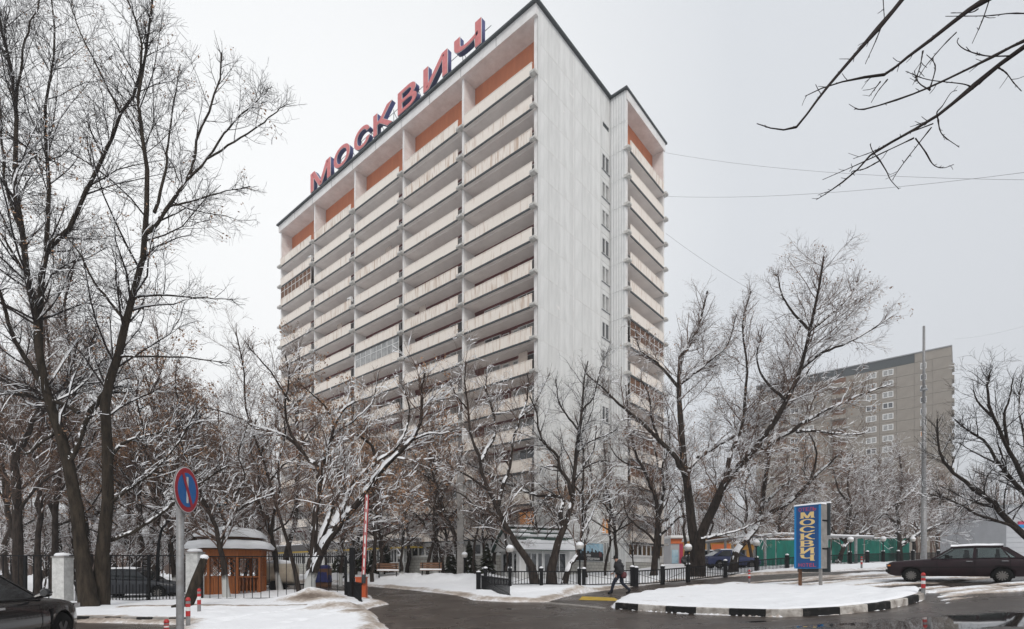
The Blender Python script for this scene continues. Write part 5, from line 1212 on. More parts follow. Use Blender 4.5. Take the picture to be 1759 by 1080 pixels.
# low fences
pkl = MB().box(-.016, .016, -.016, .016, 0, 1).mesh('picket', M['black']); lpost = MB().box(-.10, .10, -.10, .10, -.3, .98).box(-.115, .115, -.115, .115, .98, 1.03).mesh('post', M['black'])
capm = MB().lathe([(.12, 0), (.13, .04), (.08, .09), (.01, .11)], (0, 0, 1.03), 8).mesh('snow_cap', M['snow_cap'], True)
def low_fence(label, pts, name='low_fence', cat='fence', post=True, ht=.86, diag=True, step=.165):
    o_ = pts[0]; t = thing(name, label, cat, o_)
    for i, (a_, b_) in enumerate(zip(pts, pts[1:])):
        a_ = a_ - o_; b_ = b_ - o_; L_ = math.hypot(b_.x - a_.x, b_.y - a_.y); yaw = math.atan2(b_.y - a_.y, b_.x - a_.x)
        def rail(z, th, name_):
            nn_ = Vector((-math.sin(yaw), math.cos(yaw), 0)) * .02
            q = MB(); q.prism([a_ + Vector((0, 0, z)) - nn_, b_ + Vector((0, 0, z)) - nn_, b_ + Vector((0, 0, z + th)) - nn_, a_ + Vector((0, 0, z + th)) - nn_], nn_ * 2); q.build(name_, M['black'], t)
        rail(.10, .055, 'bottom_rail'); rail(ht - .05, .065, 'top_rail')
        n_ = max(3, int(L_ / step))
        for k in range(1, n_):
            p_ = a_.lerp(b_, k / n_); inst('picket', pkl, t, (p_.x, p_.y, p_.z + .11), rot=(0, 0, yaw), scale=(1, 1, ht - .14))
        if diag:
            z0, z1 = (.72, .18) if i % 2 == 0 else (.18, .72)
            MB().cyl(a_ + Vector((0, 0, z0)), b_ + Vector((0, 0, z1)), .012, k=5).build('brace', M['black'], t)
        for q in ([a_, b_] if (post and i == len(pts) - 2) else [a_] if post else []):
            inst('post', lpost, t, tuple(q)); inst('snow_cap', capm, t, tuple(q))
    return t
def up_(v, dz): return Vector((v.x, v.y, v.z + dz))
low_fence('low black fence in front of the white kiosk', [up_(GD(834, 30), .14), up_(GD(876, 30.5), .12), up_(GD(930, 31), .08), up_(GD(995, 31), .02)])
low_fence('low black fence behind the walking person', [up_(GD(1003, 30.5), .02), up_(GD(1086, 29.8), .05)])
low_fence('long low black fence beside the footpath up to the blue hotel sign', [GD(1093, 29.8), GD(1138, 30.2), GD(1182, 31), GD(1246, 33.2), GD(1300, 35.5), GD(1352, 37.5), GD(1405, 39.5)])
low_fence('low black fence before the green hoarding, beyond the blue hotel sign', [GD(1412, 40), GD(1460, 41.5), GD(1490, 43), GD(1517, 44.5), GD(1543, 46), GD(1568, 47.5), GD(1612, 50)])
def leaf_fence(label, a_, b_):
    low_fence(label, [a_, b_], 'low_gate', 'gate', False, .84)
leaf_fence('open leaf of low black gate standing on the snow verge before the kiosk', up_(G(826, 1016), -.0), G(877, 1029))
t = thing('gate_end_post', 'stout black post hinging the open low gate leaf', 'post', G(822, 1016)); inst('shaft', MB().box(-.12, .12, -.12, .12, -.3, 1.02).mesh('shaft', M['black']), t); inst('snow_cap', MB().lathe([(.13, 0), (.13, .03), (.02, .08)], (0, 0, 1.02), 8).mesh('snow_cap', M['snow_cap'], True), t)
leaf_fence('low dark gate leaf seen almost edge on between black post and orange barrier cabinet', GD(606, 22.7), GD(622, 20.9))

# ------------------------------------------------------------------ lamps, bollards, poles, road sign
LAMP = None
def globe_lamp(loc, label, ht=1.75, snow=True):
    t = thing('globe_lamp', label, 'lamp', loc, group='low globe lamps along the drive and path')
    MB().cyl((0, 0, -.2), (0, 0, ht - .2), .05, .045, 8).cyl((0, 0, -.2), (0, 0, .85), .075, k=8).cyl((0, 0, ht - .22), (0, 0, ht - .16), .09, .12, 8).build('post', M['black'], t)
    MB().lathe([(.06, 0), (.15, .03), (.21, .12), (.22, .2), (.19, .29), (.11, .36), (.01, .385)], (0, 0, ht - .16), 14).build('globe', M['globe'], t, True)
    MB().lathe([(.21, .0), (.225, .05), (.17, .16), (.08, .21), (.01, .22)], (0, 0, ht + .06), 12).build('snow_cap', M['snow_cap'], t, True)
globe_lamp(GD(687, 41), 'globe lamp between the two snowy benches', 1.9)
globe_lamp(GD(798, 39), 'globe lamp beside the concrete pole, right of the second bench', 1.95)
globe_lamp(up_(GD(876, 30), .05), 'globe lamp on the low fence before the kiosk door', 2.15)
globe_lamp(up_(GD(996, 29.6), -.15), 'globe lamp before the skyline banner, its globe heaped with snow', 2.45)
globe_lamp(GD(1182, 30.8), 'globe lamp in front of the largest spreading tree', 1.95)
globe_lamp(GD(1299, 35.3), 'globe lamp at the near end of the green hoarding', 1.95)
globe_lamp(GD(1461, 41.2), 'globe lamp just right of the blue hotel sign', 1.95)
globe_lamp(GD(1517, 44.2), 'globe lamp in the middle of the green hoarding, right of the sign', 2.0)
globe_lamp(GD(1568, 47.2), 'globe lamp at the far end of the green hoarding', 2.0)
def bollard(loc, label, ht=.75):
    t = thing('bollard', label, 'bollard', loc, group='red and white bollards')
    MB().cyl((0, 0, -.2), (0, 0, ht * .42), .055, k=10).build('post', M['pole_gray'], t)
    for a_, b_, m_ in ((.42, .58, 'red'), (.58, .70, 'white'), (.70, .80, 'red'), (.80, .88, 'pole_gray')): MB().cyl((0, 0, ht * a_ + .002), (0, 0, ht * b_), .058 if m_ == 'red' else .056, k=10).build('band', M[m_], t)
    MB().lathe([(.058, 0), (.06, .04), (.04, .09), (.01, .1)], (0, 0, ht * .88 + .002), 10).build('cap', M['red'], t, True)
b_ = G(1586, 1030); bollard(b_, 'red and white bollard at the tip of the kerbed island', .82)
bollard(GD(1480, 33), 'small red and white bollard before the green hoarding', .85); bollard(GD(1287, 26.5), 'small red and white bollard on the snow beside the footpath', .72)
bollard(GD(323, 14.0), 'red and white bollard nearest the road sign pole', .86); bollard(GD(342, 17.5), 'red and white bollard behind the others near the broken stump', .92); bollard(GD(286, 13.0), 'red topped bollard at the bottom edge, in front of the road sign pole', .34)
p = GD(309.5, 8.2); t = thing('road_sign', 'round blue no parking sign with red ring on a grey pole', 'road sign', p)
MB().cyl((0, 0, -.3), (0, 0, 3.05), .055, k=14).build('pole', M['pole_gray'], t, True)
t2 = bpy.data.objects.new('sign_disc', None); t2.location = (.10, .0, 2.88); t2.rotation_euler = (0, 0, math.radians(94)); COL.objects.link(t2); t2.parent = t
def disc(r, y, m_, nm, k=36):
    q = MB(); q.prism([(r * math.cos(2 * math.pi * i / k), y, r * math.sin(2 * math.pi * i / k)) for i in range(k)], (0, .012 if nm == 'rim' else .003, 0)); return q.build(nm, m_, t2)
disc(.36, .000, M['pole_gray'], 'rim'); disc(.345, -.004, M['white'], 'border'); disc(.335, -.007, M['road_red'], 'red_ring'); disc(.262, -.010, M['road_blue'], 'blue_field')
MB().box(-.025, .025, -.0135, -.0105, -.20, .20).build('white_bar', M['white'], t2)
q = MB(); d_ = Vector((math.sin(math.radians(-28)), 0, math.cos(math.radians(-28)))); e_ = Vector((d_.z, 0, -d_.x)) * .033
q.prism([Vector((0, -.0145, 0)) + d_ * .275 - e_, Vector((0, -.0145, 0)) + d_ * .275 + e_, Vector((0, -.0145, 0)) - d_ * .275 + e_, Vector((0, -.0145, 0)) - d_ * .275 - e_], (0, -.002, 0)); q.build('red_slash', M['road_red'], t2)
p = GD(791, 41); t = thing('utility_pole', 'square grey concrete pole standing before the hotel windows', 'pole', p)
MB().prism([(-.24, -.2, -.3), (.24, -.2, -.3), (.24, .2, -.3), (-.24, .2, -.3)], (0, 0, 8.9)).build('shaft', M['concrete'], t); MB().box(-.3, .3, -.26, .26, 2.9, 3.0).build('band', M['metal'], t)
p = GD(1587, 40); t = thing('lamp_mast', 'tall thin grey steel mast before the grey block of flats', 'mast', p)
MB().cyl((0, 0, -.3), (0, 0, 5), .20, .17, 10).cyl((0, 0, 5), (0, 0, 12), .15, .13, 8).cyl((0, 0, 12), (0, 0, 17.8), .10, .08, 8).build('shaft', M['pole_gray'], t, True); MB().cyl((0, 0, 13.0), (0, 0, 13.12), .25, k=8).build('collar', M['metal'], t)
p = GD(271, 25.5); t = thing('street_lamp', 'dark curved street lamp reaching out over the tall fence', 'street lamp', p)
def lp(x, y): return P(x, y, 25.5) - p
MB().tube([Vector((0, 0, -.2)), lp(271, 960), lp(273, 930), lp(278, 908), lp(292, 893), lp(320, 882), lp(346, 872)], [.09, .07, .06, .055, .05, .045, .04], 8).build('pole', M['black'], t, True)
q = lp(346, 872); MB().tube([q, q + Vector((.25, .0, .06)), q + Vector((.8, 0, .12)), q + Vector((1.25, 0, .15))], [.05, .11, .12, .03], 8).build('lamp_head', M['coping'], t, True)
MB().tube([q + Vector((.1, .0, .14)), q + Vector((.4, 0, .2)), q + Vector((1.0, 0, .25))], [.03, .07, .03], 6).build('snow_cap', M['snow_cap'], t, True)
# leaning broken trunk
p = GD(320, 19.5); t = thing('broken_trunk', 'short broken trunk leaning beside the road sign, snow on its tip', 'tree stump', p)
tp = P(351, 958, 20.2) - p; pts_ = np.array([(-.35, 0, -.05), (.0, .1, .25), tuple(Vector((0, .1, .2)).lerp(tp, .5)), tuple(tp)]); c_ = catmull(pts_, 10)
V_, F_ = tubes(c_[None], np.array([[.30, .27, .22, .2, .19, .19, .18, .16, .14, .12]]), 9); inst('trunk', np_mesh('trunk', V_, F_, M['bark_green']), t)
MB().lathe([(.12, -.05), (.16, .02), (.12, .1), (.02, .13)], tuple(tp), 8).build('snow_cap', M['snow_cap'], t, True); MB().lathe([(.5, -.1), (.42, .12), (.2, .28), (.03, .32)], (-.35, .35, 0), 9).build('snow_heap', M['snow_cap'], t, True)

# ------------------------------------------------------------------ blue hotel sign on legs
p = G(1387, 1011.5); yaw = math.atan2(-.835, .55); t = thing('hotel_sign', 'blue upright sign with golden letters on two legs in the snow', 'sign', p, yaw)
SW, SH, SD, SB = 1.10, 2.64, .48, .84
MB().box(-SW / 2, SW / 2, 0, SD, SB, SB + SH).build('sign_box', M['concrete'], t)
MB().box(-SW / 2 + .0, SW / 2, -.012, -.001, SB, SB + SH).build('face', M['sign_light'], t)
MB().box(-SW / 2 + .09, SW / 2 - .09, -.016, -.0125, SB + .02, SB + SH - .02).build('blue_field', M['sign_blue'], t)
for x in (-SW / 2 + .16, SW / 2 - .10): MB().box(x - .045, x + .045, .1, .22, -.3, SB).build('leg', M['wood_dark'] if x < 0 else M['concrete'], t)
MB().box(-SW / 2 - .22, SW / 2 + .10, SD + .02, SD + .09, SB + SH * .52, SB + SH + .06).box(-SW / 2 - .14, SW / 2 + .10, SD + .02, SD + .09, SB - .15, SB + SH * .33).build('back_board', M['coping'], t)
for zz in (.30, .74): MB().box(SW / 2, SW / 2 + .03, .1, SD + .05, SB + SH * zz, SB + SH * zz + .05).build('bracket', M['black'], t)
sm_ = MB(); sm_.prism([(-SW / 2 - .03, -.04, SB + SH), (SW / 2 + .03, -.04, SB + SH), (SW / 2 + .01, -.02, SB + SH + .07), (-SW / 2 + .03, -.02, SB + SH + .06)], (0, SD * .9, 0)); sm_.prism([(-SW / 2 - .24, SD, SB + SH + .062), (SW / 2 + .13, SD, SB + SH + .062), (SW / 2 + .08, SD, SB + SH + .13), (-SW / 2 - .18, SD, SB + SH + .12)], (0, .12, 0)); sm_.build('snow_cap', M['snow_cap'], t)
def letter(ch, cx_, cz, wd, ht, m_, serif, y=-.0165):
    me_ = text_mesh(ch, 1, 'letter', m_, .0008, 0.)
    co = np.zeros(len(me_.vertices) * 3, np.float32); me_.vertices.foreach_get('co', co); co = co.reshape(-1, 3)
    lo, hi = co.min(0), co.max(0)
    X_ = ((co[:, 0] - lo[0]) / (hi[0] - lo[0]) - .5) * wd * (.86 if serif else 1); Z_ = ((co[:, 1] - lo[1]) / (hi[1] - lo[1]) - .5) * ht
    me_.vertices.foreach_set('co', np.ascontiguousarray(np.stack([X_, -co[:, 2], Z_], -1), np.float32).ravel()); me_.update()
    o = inst('letter', me_, t, (cx_, y, cz))
    if serif or y > -1 and wd > .3:                   # thicken the strokes
        for q_, dx in enumerate((-.032, .032)): inst('stroke', me_, o, (dx, -.0009 * (q_ + 1), 0))
    if serif:
        q = MB(); sw, shh = wd * .26, ht * .10
        for c_ in serif:
            sx = -1 if c_ in 'ab' else (1 if c_ in 'cd' else 0); sz = 1 if c_ in 'ac' else -1
            x_ = sx * wd * .40; z_ = sz * (ht / 2 - shh / 2); q.box(x_ - sw / 2 * 1.15, x_ + sw / 2 * 1.15, -.0012, .0008, z_ - shh / 2, z_ + shh / 2)
        q.build('serif', m_, o)
zt = SB + SH - .13
for i, (ch, sf_) in enumerate((('М', 'bd'), ('О', ''), ('С', ''), ('К', 'abcd'), ('В', 'ab'), ('И', 'abcd'), ('Ч', 'acd'))):
    letter(ch, .0, SB + SH - .41 - i * .296, .56, .254, M['sign_gold'], sf_)
for i, ch in enumerate('ОТЕЛЬ'): letter(ch, -.30 + i * .15, SB + SH - .165, .12, .15, M['sign_red'], '')
for i, ch in enumerate('HOTEL'): letter(ch, -.30 + i * .15, SB + .15, .12, .15, M['sign_red'], '')

# ------------------------------------------------------------------ gazebo
p = GD(397, 28.3); p.z -= .05; t = thing('gazebo', 'orange wooden gazebo with two snow covered roof tiers behind the gate', 'gazebo', p, math.radians(14))
R_ = 1.66; NG = 8
def gv(i, r): a_ = 2 * math.pi * (i + .5) / NG; return Vector((r * math.cos(a_), r * math.sin(a_), 0))
pl_me = None
MB().lathe([(R_ + .05, -.3), (R_ + .05, .12)], (0, 0, 0), 8).build('floor', M['wood_dark'], t)
for i in range(NG):
    a_, b_ = gv(i, R_), gv(i + 1, R_); d_ = (b_ - a_); L_ = d_.length; yaw = math.atan2(d_.y, d_.x); mid = (a_ + b_) / 2
    MB().box(-.07, .07, -.07, .07, .1, 2.42).build('post', M['wood'], t).location = a_
    nrm_ang = (math.degrees(math.atan2(mid.y, mid.x)) + 14) % 360
    opening = 318 < nrm_ang < 363 or nrm_ang < 3                     # the side with the balustrade
    n_ = 6
    if not opening:
        pk_ = MB().box(-L_ / n_ / 2 + .006, L_ / n_ / 2 - .006, -.02, .02, .14, .98).mesh('plank', M['wood'])
        for k in range(n_):
            q = a_.lerp(b_, (k + .5) / n_); inst('plank', pk_, t, (q.x, q.y, random.uniform(-.01, .01)), rot=(0, 0, yaw))
        lat = MB()
        for s in (-1, 1):
            for k in range(-4, 9):
                x0 = L_ * k / 5; z0, z1 = 1.08, 1.98; x1 = x0 + s * (z1 - z0)
                pts2 = []
                ta = 0; tb = 1
                lo, hi = min(x0, x1), max(x0, x1)
                if hi < .08 or lo > L_ - .08: continue
                def clipx(x): return min(max(x, .07), L_ - .07)
                za_ = z0 + (clipx(x0) - x0) / (x1 - x0) * (z1 - z0); zb2 = z0 + (clipx(x1) - x0) / (x1 - x0) * (z1 - z0)
                if abs(za_ - zb2) > .05: lat.cyl((clipx(x0) - L_ / 2, .012 * s, za_), (clipx(x1) - L_ / 2, .012 * s, zb2), .016, k=4)
        o = lat.build('lattice', M['wood'], t); o.location = mid; o.rotation_euler = (0, 0, yaw)
    else:
        bal = MB().lathe([(.02, .2), (.035, .35), (.02, .5), (.04, .7), (.02, .92)], (0, 0, 0), 6).mesh('baluster', M['wood'])
        for k in range(6):
            q = a_.lerp(b_, (k + .75) / 6.5); inst('baluster', bal, t, tuple(q))
    o = MB().box(-L_ / 2, L_ / 2, -.05, .05, .985, 1.06).build('rail', M['wood'], t); o.location = mid; o.rotation_euler = (0, 0, yaw)
    o = MB().box(-L_ / 2, L_ / 2, -.05, .05, 2.0, 2.15).box(-L_ / 2, L_ / 2, -.04, .04, 2.151, 2.40).build('frieze', M['wood'], t); o.location = mid; o.rotation_euler = (0, 0, yaw)
def frustum(r0, z0, r1, z1, m_, nm, lump=0):
    q = MB(); k = NG * 3
    rings = []
    for r, z in ((r0, z0), (r0 + (.07 if lump else .02), z0 + (.12 if lump else .02)), (r0 * (.82 if lump else .6) + r1 * (.18 if lump else .4), z0 + (z1 - z0) * (.5 if lump else .55) + lump * 1.2), (r1, z1)):
        ring = []
        for i in range(k):
            a_ = 2 * math.pi * (i / 3 + .5) / NG; f_ = math.cos(math.pi / NG) / math.cos(((i / 3) % 1 - .5) * 2 * math.pi / NG)
            rr_ = r * f_ + (random.uniform(-.03, .03) if lump else 0); ring.append((rr_ * math.cos(a_), rr_ * math.sin(a_), z + (random.uniform(-.02, .02) if lump else 0)))
        rings.append(ring)
    for ring in rings: q.v += ring
    for i in range(3):
        for j in range(k):
            j2 = (j + 1) % k; q.f.append((i * k + j, i * k + j2, (i + 1) * k + j2, (i + 1) * k + j))
    q.f.append(tuple(range(k))); q.f.append(tuple(range(3 * k, 4 * k)))
    return q.build(nm, m_, t, bool(lump))
frustum(R_ + .42, 2.40, R_ * .72, 2.74, M['wood_dark'], 'lower_roof'); frustum(R_ + .46, 2.46, R_ * .72, 2.98, M['snow_cap'], 'snow_cap', .10)
frustum(R_ * .70, 2.70, R_ * .70, 3.02, M['wood'], 'clerestory'); frustum(R_ * .98, 3.0, .1, 3.42, M['wood_dark'], 'upper_roof'); frustum(R_ * 1.03, 3.06, .05, 3.68, M['snow_cap'], 'snow_cap', .10)

# ------------------------------------------------------------------ kiosk, benches, spruces
p = GD(893, 37.2); yaw = math.radians(24); t = thing('kiosk', 'small white kiosk with a flared green roof striped by snow', 'kiosk', p, yaw)
KL, KD, KE, KR = 3.9, 3.4, 2.55, 4.05
MB().box(0, KL, 0, KD, -.3, KE).build('wall', M['siding'], t)
brd = MB().box(-.001, KL + .001, -.02, -.001, 0, .13).mesh('board', M['siding'])
for (x0, x1, z0, z1) in ((.45, 1.25, .75, 2.05), (1.4, 2.35, .75, 2.05), (2.6, 3.6, .75, 2.05)):
    f_ = MB(); f_.box(x0 - .07, x1 + .07, -.05, -.002, z0 - .07, z0).box(x0 - .07, x1 + .07, -.05, -.002, z1, z1 + .07).box(x0 - .07, x0, -.05, -.002, z0, z1).box(x1, x1 + .07, -.05, -.002, z0, z1).box((x0 + x1) / 2 - .03, (x0 + x1) / 2 + .03, -.045, -.002, z0, z1)
    wf = f_.build('window', M['frame'], t); MB().box(x0, x1, -.02, -.004, z0, z1).build('pane', M['glass'], wf)
for (y0, y1, z0, z1) in ((.5, .95, .7, 2.05), (1.25, 2.0, .7, 2.05), (2.35, 2.9, .7, 2.05)):
    f_ = MB(); f_.box(-.05, -.002, y0 - .07, y1 + .07, z0 - .07, z0).box(-.05, -.002, y0 - .07, y1 + .07, z1, z1 + .07).box(-.05, -.002, y0 - .07, y0, z0, z1).box(-.05, -.002, y1, y1 + .07, z0, z1)
    wf = f_.build('window', M['frame'], t); MB().box(-.02, -.004, y0, y1, z0, z1).build('pane', M['glass'], wf)
MB().box(-.04, -.003, 1.12, 2.15, 0, .62).build('door_panel', M['frame'], t)
for x in (0, KL / 2 - .2, KL): MB().box(x - .06, x + .06, -.07, -.003, -.1, KE).build('corner_post', M['frame'], t)
prof = [(-.62, KE - .22), (-.25, KE + .12), (.35, KE + .62), (KD * .5, KR)]          # flared roof profile
rf = MB(); full = prof + [(KD - y, z) for y, z in prof[-2::-1]]
for i in range(len(full) - 1):
    (y0, z0), (y1, z1) = full[i], full[i + 1]
    rf.prism([(-.55, y0, z0), (-.55, y1, z1), (-.55, y1, z1 - .09), (-.55, y0, z0 - .09)], (KL + 1.1, 0, 0))
rf.build('roof', M['green_roof'], t)
sb_ = MB()
for f0, f1, seg in ((.0, .95, 0), (.10, .55, 1), (.10, .24, 2), (.52, .62, 2)):
    for sgn in (0, 1):
        (y0, z0), (y1, z1) = prof[seg], prof[seg + 1]
        q0 = (y0 + (y1 - y0) * f0, z0 + (z1 - z0) * f0); q1 = (y0 + (y1 - y0) * f1, z0 + (z1 - z0) * f1)
        if sgn: q0, q1 = (KD - q0[0], q0[1]), (KD - q1[0], q1[1])
        N_ = 9; xs = [-.58 + (KL + 1.16) * k / N_ for k in range(N_ + 1)]
        for k in range(N_):
            e0 = random.uniform(-.04, .06); sb_.prism([(xs[k], q0[0], q0[1] - .03), (xs[k], q1[0], q1[1] + e0), (xs[k], q1[0], q1[1] + .08 + e0), (xs[k], q0[0] - (.03 if not sgn else -.03), q0[1] + .09)], (xs[k + 1] - xs[k], 0, 0))
sb_.box(-.6, KL + .6, KD / 2 - .22, KD / 2 + .22, KR - .03, KR + .10); sb_.build('roof_snow', M['snow_cap'], t)
gab = MB()
for x in (-.30, KL + .25): gab.prism([(x, y, z - .1) for y, z in full], (.05, 0, 0))
gab.build('gable_board', M['siding'], t)
for i in range(6):
    z = KE + .02 + i * .2; half = KD / 2 - max(0, (z - KE - .12)) * .95
    if half > .2: MB().box(-.325, -.302, KD / 2 - half, KD / 2 + half, z, z + .185).build('siding_board', M['siding'], t)
def bench(loc, rz, label):
    t_ = thing('bench', label, 'bench', loc, rz, 'wooden benches before the hotel')
    for z, y in ((.46, -.18), (.46, 0), (.46, .16)): MB().box(-.8, .8, y - .07, y + .07, z, z + .04).build('seat_slat', M['wood_dark'], t_)
    for z in (.58, .75, .92): MB().prism([(-.8, .26 + (z - .5) * .3, z), (.8, .26 + (z - .5) * .3, z), (.8, .31 + (z - .4) * .3, z + .14), (-.8, .31 + (z - .4) * .3, z + .14)], (0, .03, 0)).build('back_slat', M['wood_dark'], t_)
    for x in (-.62, .62): MB().tube([(x, -.28, 0), (x, -.15, .42), (x, .2, .44), (x, .45, 1.05)], .035, 6).tube([(x, .2, .44), (x, .32, 0)], .035, 6).build('leg', M['black'], t_)
    MB().prism([(-.8, -.24, .50), (.8, -.22, .50), (.78, -.1, .60), (-.75, -.1, .62)], (0, .28, 0)).build('snow_cap', M['snow_cap'], t_)
bench(up_(GD(666, 39.5), .42), .25, 'wooden bench with curved legs beside the globe lamp and dark spruces'); bench(up_(GD(740, 39.5), .42), .1, 'wooden bench with snow on its seat below the dark forked tree')
def spruce(loc, H, r, seed, label):
    rg = np.random.default_rng(seed); t_ = thing('young_spruce', label, 'spruce', loc, group='young spruces before the hotel')
    MB().cyl((0, 0, -.2), (0, 0, H), .06, .01, 6).build('trunk', M['bark'], t_)
    V_ = []; F_ = []; SV = []; SF = []
    n_ = int(240 * H / 2)
    for i in range(n_):
        u = rg.random() ** .8; z = .15 + u * (H - .15); a_ = rg.random() * 6.283; L_ = r * (1 - u * .92) * rg.uniform(.7, 1.1); sag = -.28 * L_
        d_ = np.array([math.cos(a_), math.sin(a_), 0]); s_ = np.array([-math.sin(a_), math.cos(a_), 0])
        p0 = np.array([0, 0, z]); p1 = p0 + d_ * L_ * .55 + [0, 0, sag * .25]; p2 = p0 + d_ * L_ + [0, 0, sag]
        wd = .10 + .12 * L_
        b0 = len(V_); V_ += [p0, p1 + s_ * wd, p2, p1 - s_ * wd, p1 + [0, 0, -.10]]; F_ += [(b0, b0 + 1, b0 + 2, b0 + 3), (b0, b0 + 4, b0 + 2, b0 + 1)]
        if rg.random() < .16 and L_ > .15:
            b0 = len(SV); SV += [p1 + s_ * wd * .6 + [0, 0, .02], p2 + [0, 0, .02], p1 - s_ * wd * .6 + [0, 0, .02], p1 - d_ * .12 + [0, 0, .08]]; SF.append((b0, b0 + 1, b0 + 2, b0 + 3))
    o = mesh_obj('crown', V_, F_, M['needles'], t_); o['kind'] = 'stuff'
    o = mesh_obj('snow_cover', SV, SF, M['snow_cap'], t_, kind='stuff')
for px, D, H, r, lab in ((582, 45, 2.2, .9, 'young spruce behind the closed gate leaf'), (620, 45.5, 2.6, 1.0, 'young spruce behind the raised barrier'), (640, 44.5, 1.9, .9, 'young spruce between barrier and first bench'), (662, 45.5, 2.8, 1.0, 'tallest young spruce behind the first bench'), (775, 44, 2.0, .9, 'young spruce beside the second bench'), (806, 42, 2.5, .9, 'young spruce right of the concrete pole'), (836, 40, 2.3, .9, 'sparse young spruce by the kiosk corner')):
    spruce(GD(px, D), H * 1.25, r * 1.25, px, lab)

# ------------------------------------------------------------------ vehicles
def car(name, label, cat, loc, heading, o, group=None):
    """o: dict of sizes; local +X runs from the tail to the nose, origin at the middle of the nose on the ground."""
    t = thing(name, label, cat, loc, heading, group)
    Lc, Wh, sill = o['L'], o['W'] / 2, o.get('sill', .24); wx = o['wheels']; wr = o['wr']; ar = wr + .055
    top = o['top']                                    # list of (distance behind nose, height) of bonnet, belt and boot line
    tx, tz = zip(*top); bw = o['plan']; px_, pw_ = zip(*bw)
    xs = sorted(set([round(x, 3) for x in np.linspace(.0, Lc, 34)] + [round(w_ + ar * c_, 3) for w_ in wx for c_ in (-1, -.999, -.92, -.75, -.5, -.25, 0, .25, .5, .75, .92, .999, 1)] + [round(x, 3) for x in tx]))
    V_, F_ = [], []; K = 12
    for x in xs:
        zt = float(np.interp(x, tx, tz)); w_ = Wh * float(np.interp(x, px_, pw_)); zb = sill + .12 * max(0, (.35 - x) / .35) ** 2 + .14 * max(0, (x - Lc + .4) / .4) ** 2
        for w0 in wx:
            if abs(x - w0) < ar: zb = max(zb, wr + math.sqrt(max(0, ar * ar - (x - w0) ** 2)))
        zb = min(zb, zt - .08); hh = zt - zb; ht_ = zt - sill
        def zz(f): return max(zb, sill + ht_ * f)
        half = [(w_ * .90, zb), (w_ * .975, zz(.22)), (w_, zz(.45)), (w_ * .995, zz(.62)), (w_ * .97, zz(.86)), (w_ * .90, zz(.975)), (w_ * .55, zt + .015)]
        ring = [(-y, z) for y, z in half] + [(y, z) for y, z in half[::-1]]
        V_ += [(-x, y, z) for y, z in ring]
    K = 14
    for i in range(len(xs) - 1):
        for j in range(K - 1): F_.append((i * K + j, i * K + j + 1, (i + 1) * K + j + 1, (i + 1) * K + j))
    F_.append(tuple(range(K))); b0 = (len(xs) - 1) * K; F_.append(tuple(range(b0 + K - 1, b0 - 1, -1)))
    mesh_obj('body', V_, F_, o['paint'], t, True)
    MB().box(-Lc + .25, -.25, -Wh * .88, Wh * .88, sill + .03, sill + .10).build('underbody', M['plastic'], t)
    for w0 in wx:
        for s in (-1, 1):
            MB().box(-w0 - ar, -w0 + ar, min(s * Wh * .55, s * Wh * .52), max(s * Wh * .55, s * Wh * .52), .2, wr * 2 + .1).build('wheel_well', M['plastic'], t)
            wt_ = MB(); k = 22
            prof_ = [(wr * .62, -.09), (wr * .94, -.10), (wr, -.06), (wr, .06), (wr * .94, .10), (wr * .62, .09)]
            wq = MB().lathe(prof_, (0, 0, 0), k).mesh('wheel', M['tyre'], True)
            wo = inst('wheel', wq, t, (-w0, s * (Wh * .985 - .11), wr), rot=(math.pi / 2, 0, 0))
            q = MB(); q.cyl((0, 0, -.093), (0, 0, .093), wr * .61, k=18)
            rimo = q.build('rim', M['plastic'], wo)
            q = MB(); zf = -s * .094
            for a_ in range(o.get('spokes', 10)):
                an = 2 * math.pi * a_ / o.get('spokes', 10); c_, s_ = math.cos(an), math.sin(an); h_ = o.get('spw', .022)
                q.prism([(c_ * .04 - s_ * h_, s_ * .04 + c_ * h_, zf), (c_ * wr * .6 - s_ * h_, s_ * wr * .6 + c_ * h_, zf), (c_ * wr * .6 + s_ * h_, s_ * wr * .6 - c_ * h_, zf), (c_ * .04 + s_ * h_, s_ * .04 - c_ * h_, zf)], (0, 0, -s * .012))
            q.cyl((0, 0, zf), (0, 0, zf - s * .025), .06, k=10); q.build('spokes', o['rim'], wo)
    # cabin: pillars, roof, panes
    (xa, za), (xf, zr), (xr, zr2), (xd, zd) = o['cabin']; wb, wr_ = Wh * o.get('wb', .93), Wh * o.get('wt', .76)
    def Sd(x, z, s, off=0):
        zr_ = np.interp(x, [xf, xr], [zr, zr2]); zb = np.interp(x, [xa, xd], [za, zd]); f = (z - zb) / (zr_ - zb)
        return Vector((-x, s * (wb + (wr_ - wb) * f + off), z))
    glassm = o.get('glass', M['glass_car'])
    nR = 7; V_, F_ = [], []
    xs2 = np.linspace(xf - .03, xr + .03, nR)
    for i, x in enumerate(xs2):
        z = float(np.interp(x, [xf, (xf + xr) / 2, xr], [zr, max(zr, zr2) + .02, zr2]))
        for y, dz in ((-1.0, -.06), (-1.0, .0), (-.8, .045), (0, .065), (.8, .045), (1.0, .0), (1.0, -.06)): V_.append((-x, y * (wr_ + .01), z + dz))
    for i in range(nR - 1):
        for j in range(6): F_.append((i * 7 + j, i * 7 + j + 1, (i + 1) * 7 + j + 1, (i + 1) * 7 + j))
        F_.append((i * 7 + 6, i * 7, (i + 1) * 7, (i + 1) * 7 + 6))
    F_ += [tuple(range(7)), tuple(range((nR - 1) * 7 + 6, (nR - 1) * 7 - 1, -1))]
    mesh_obj('roof', V_, F_, o['paint'], t, True)
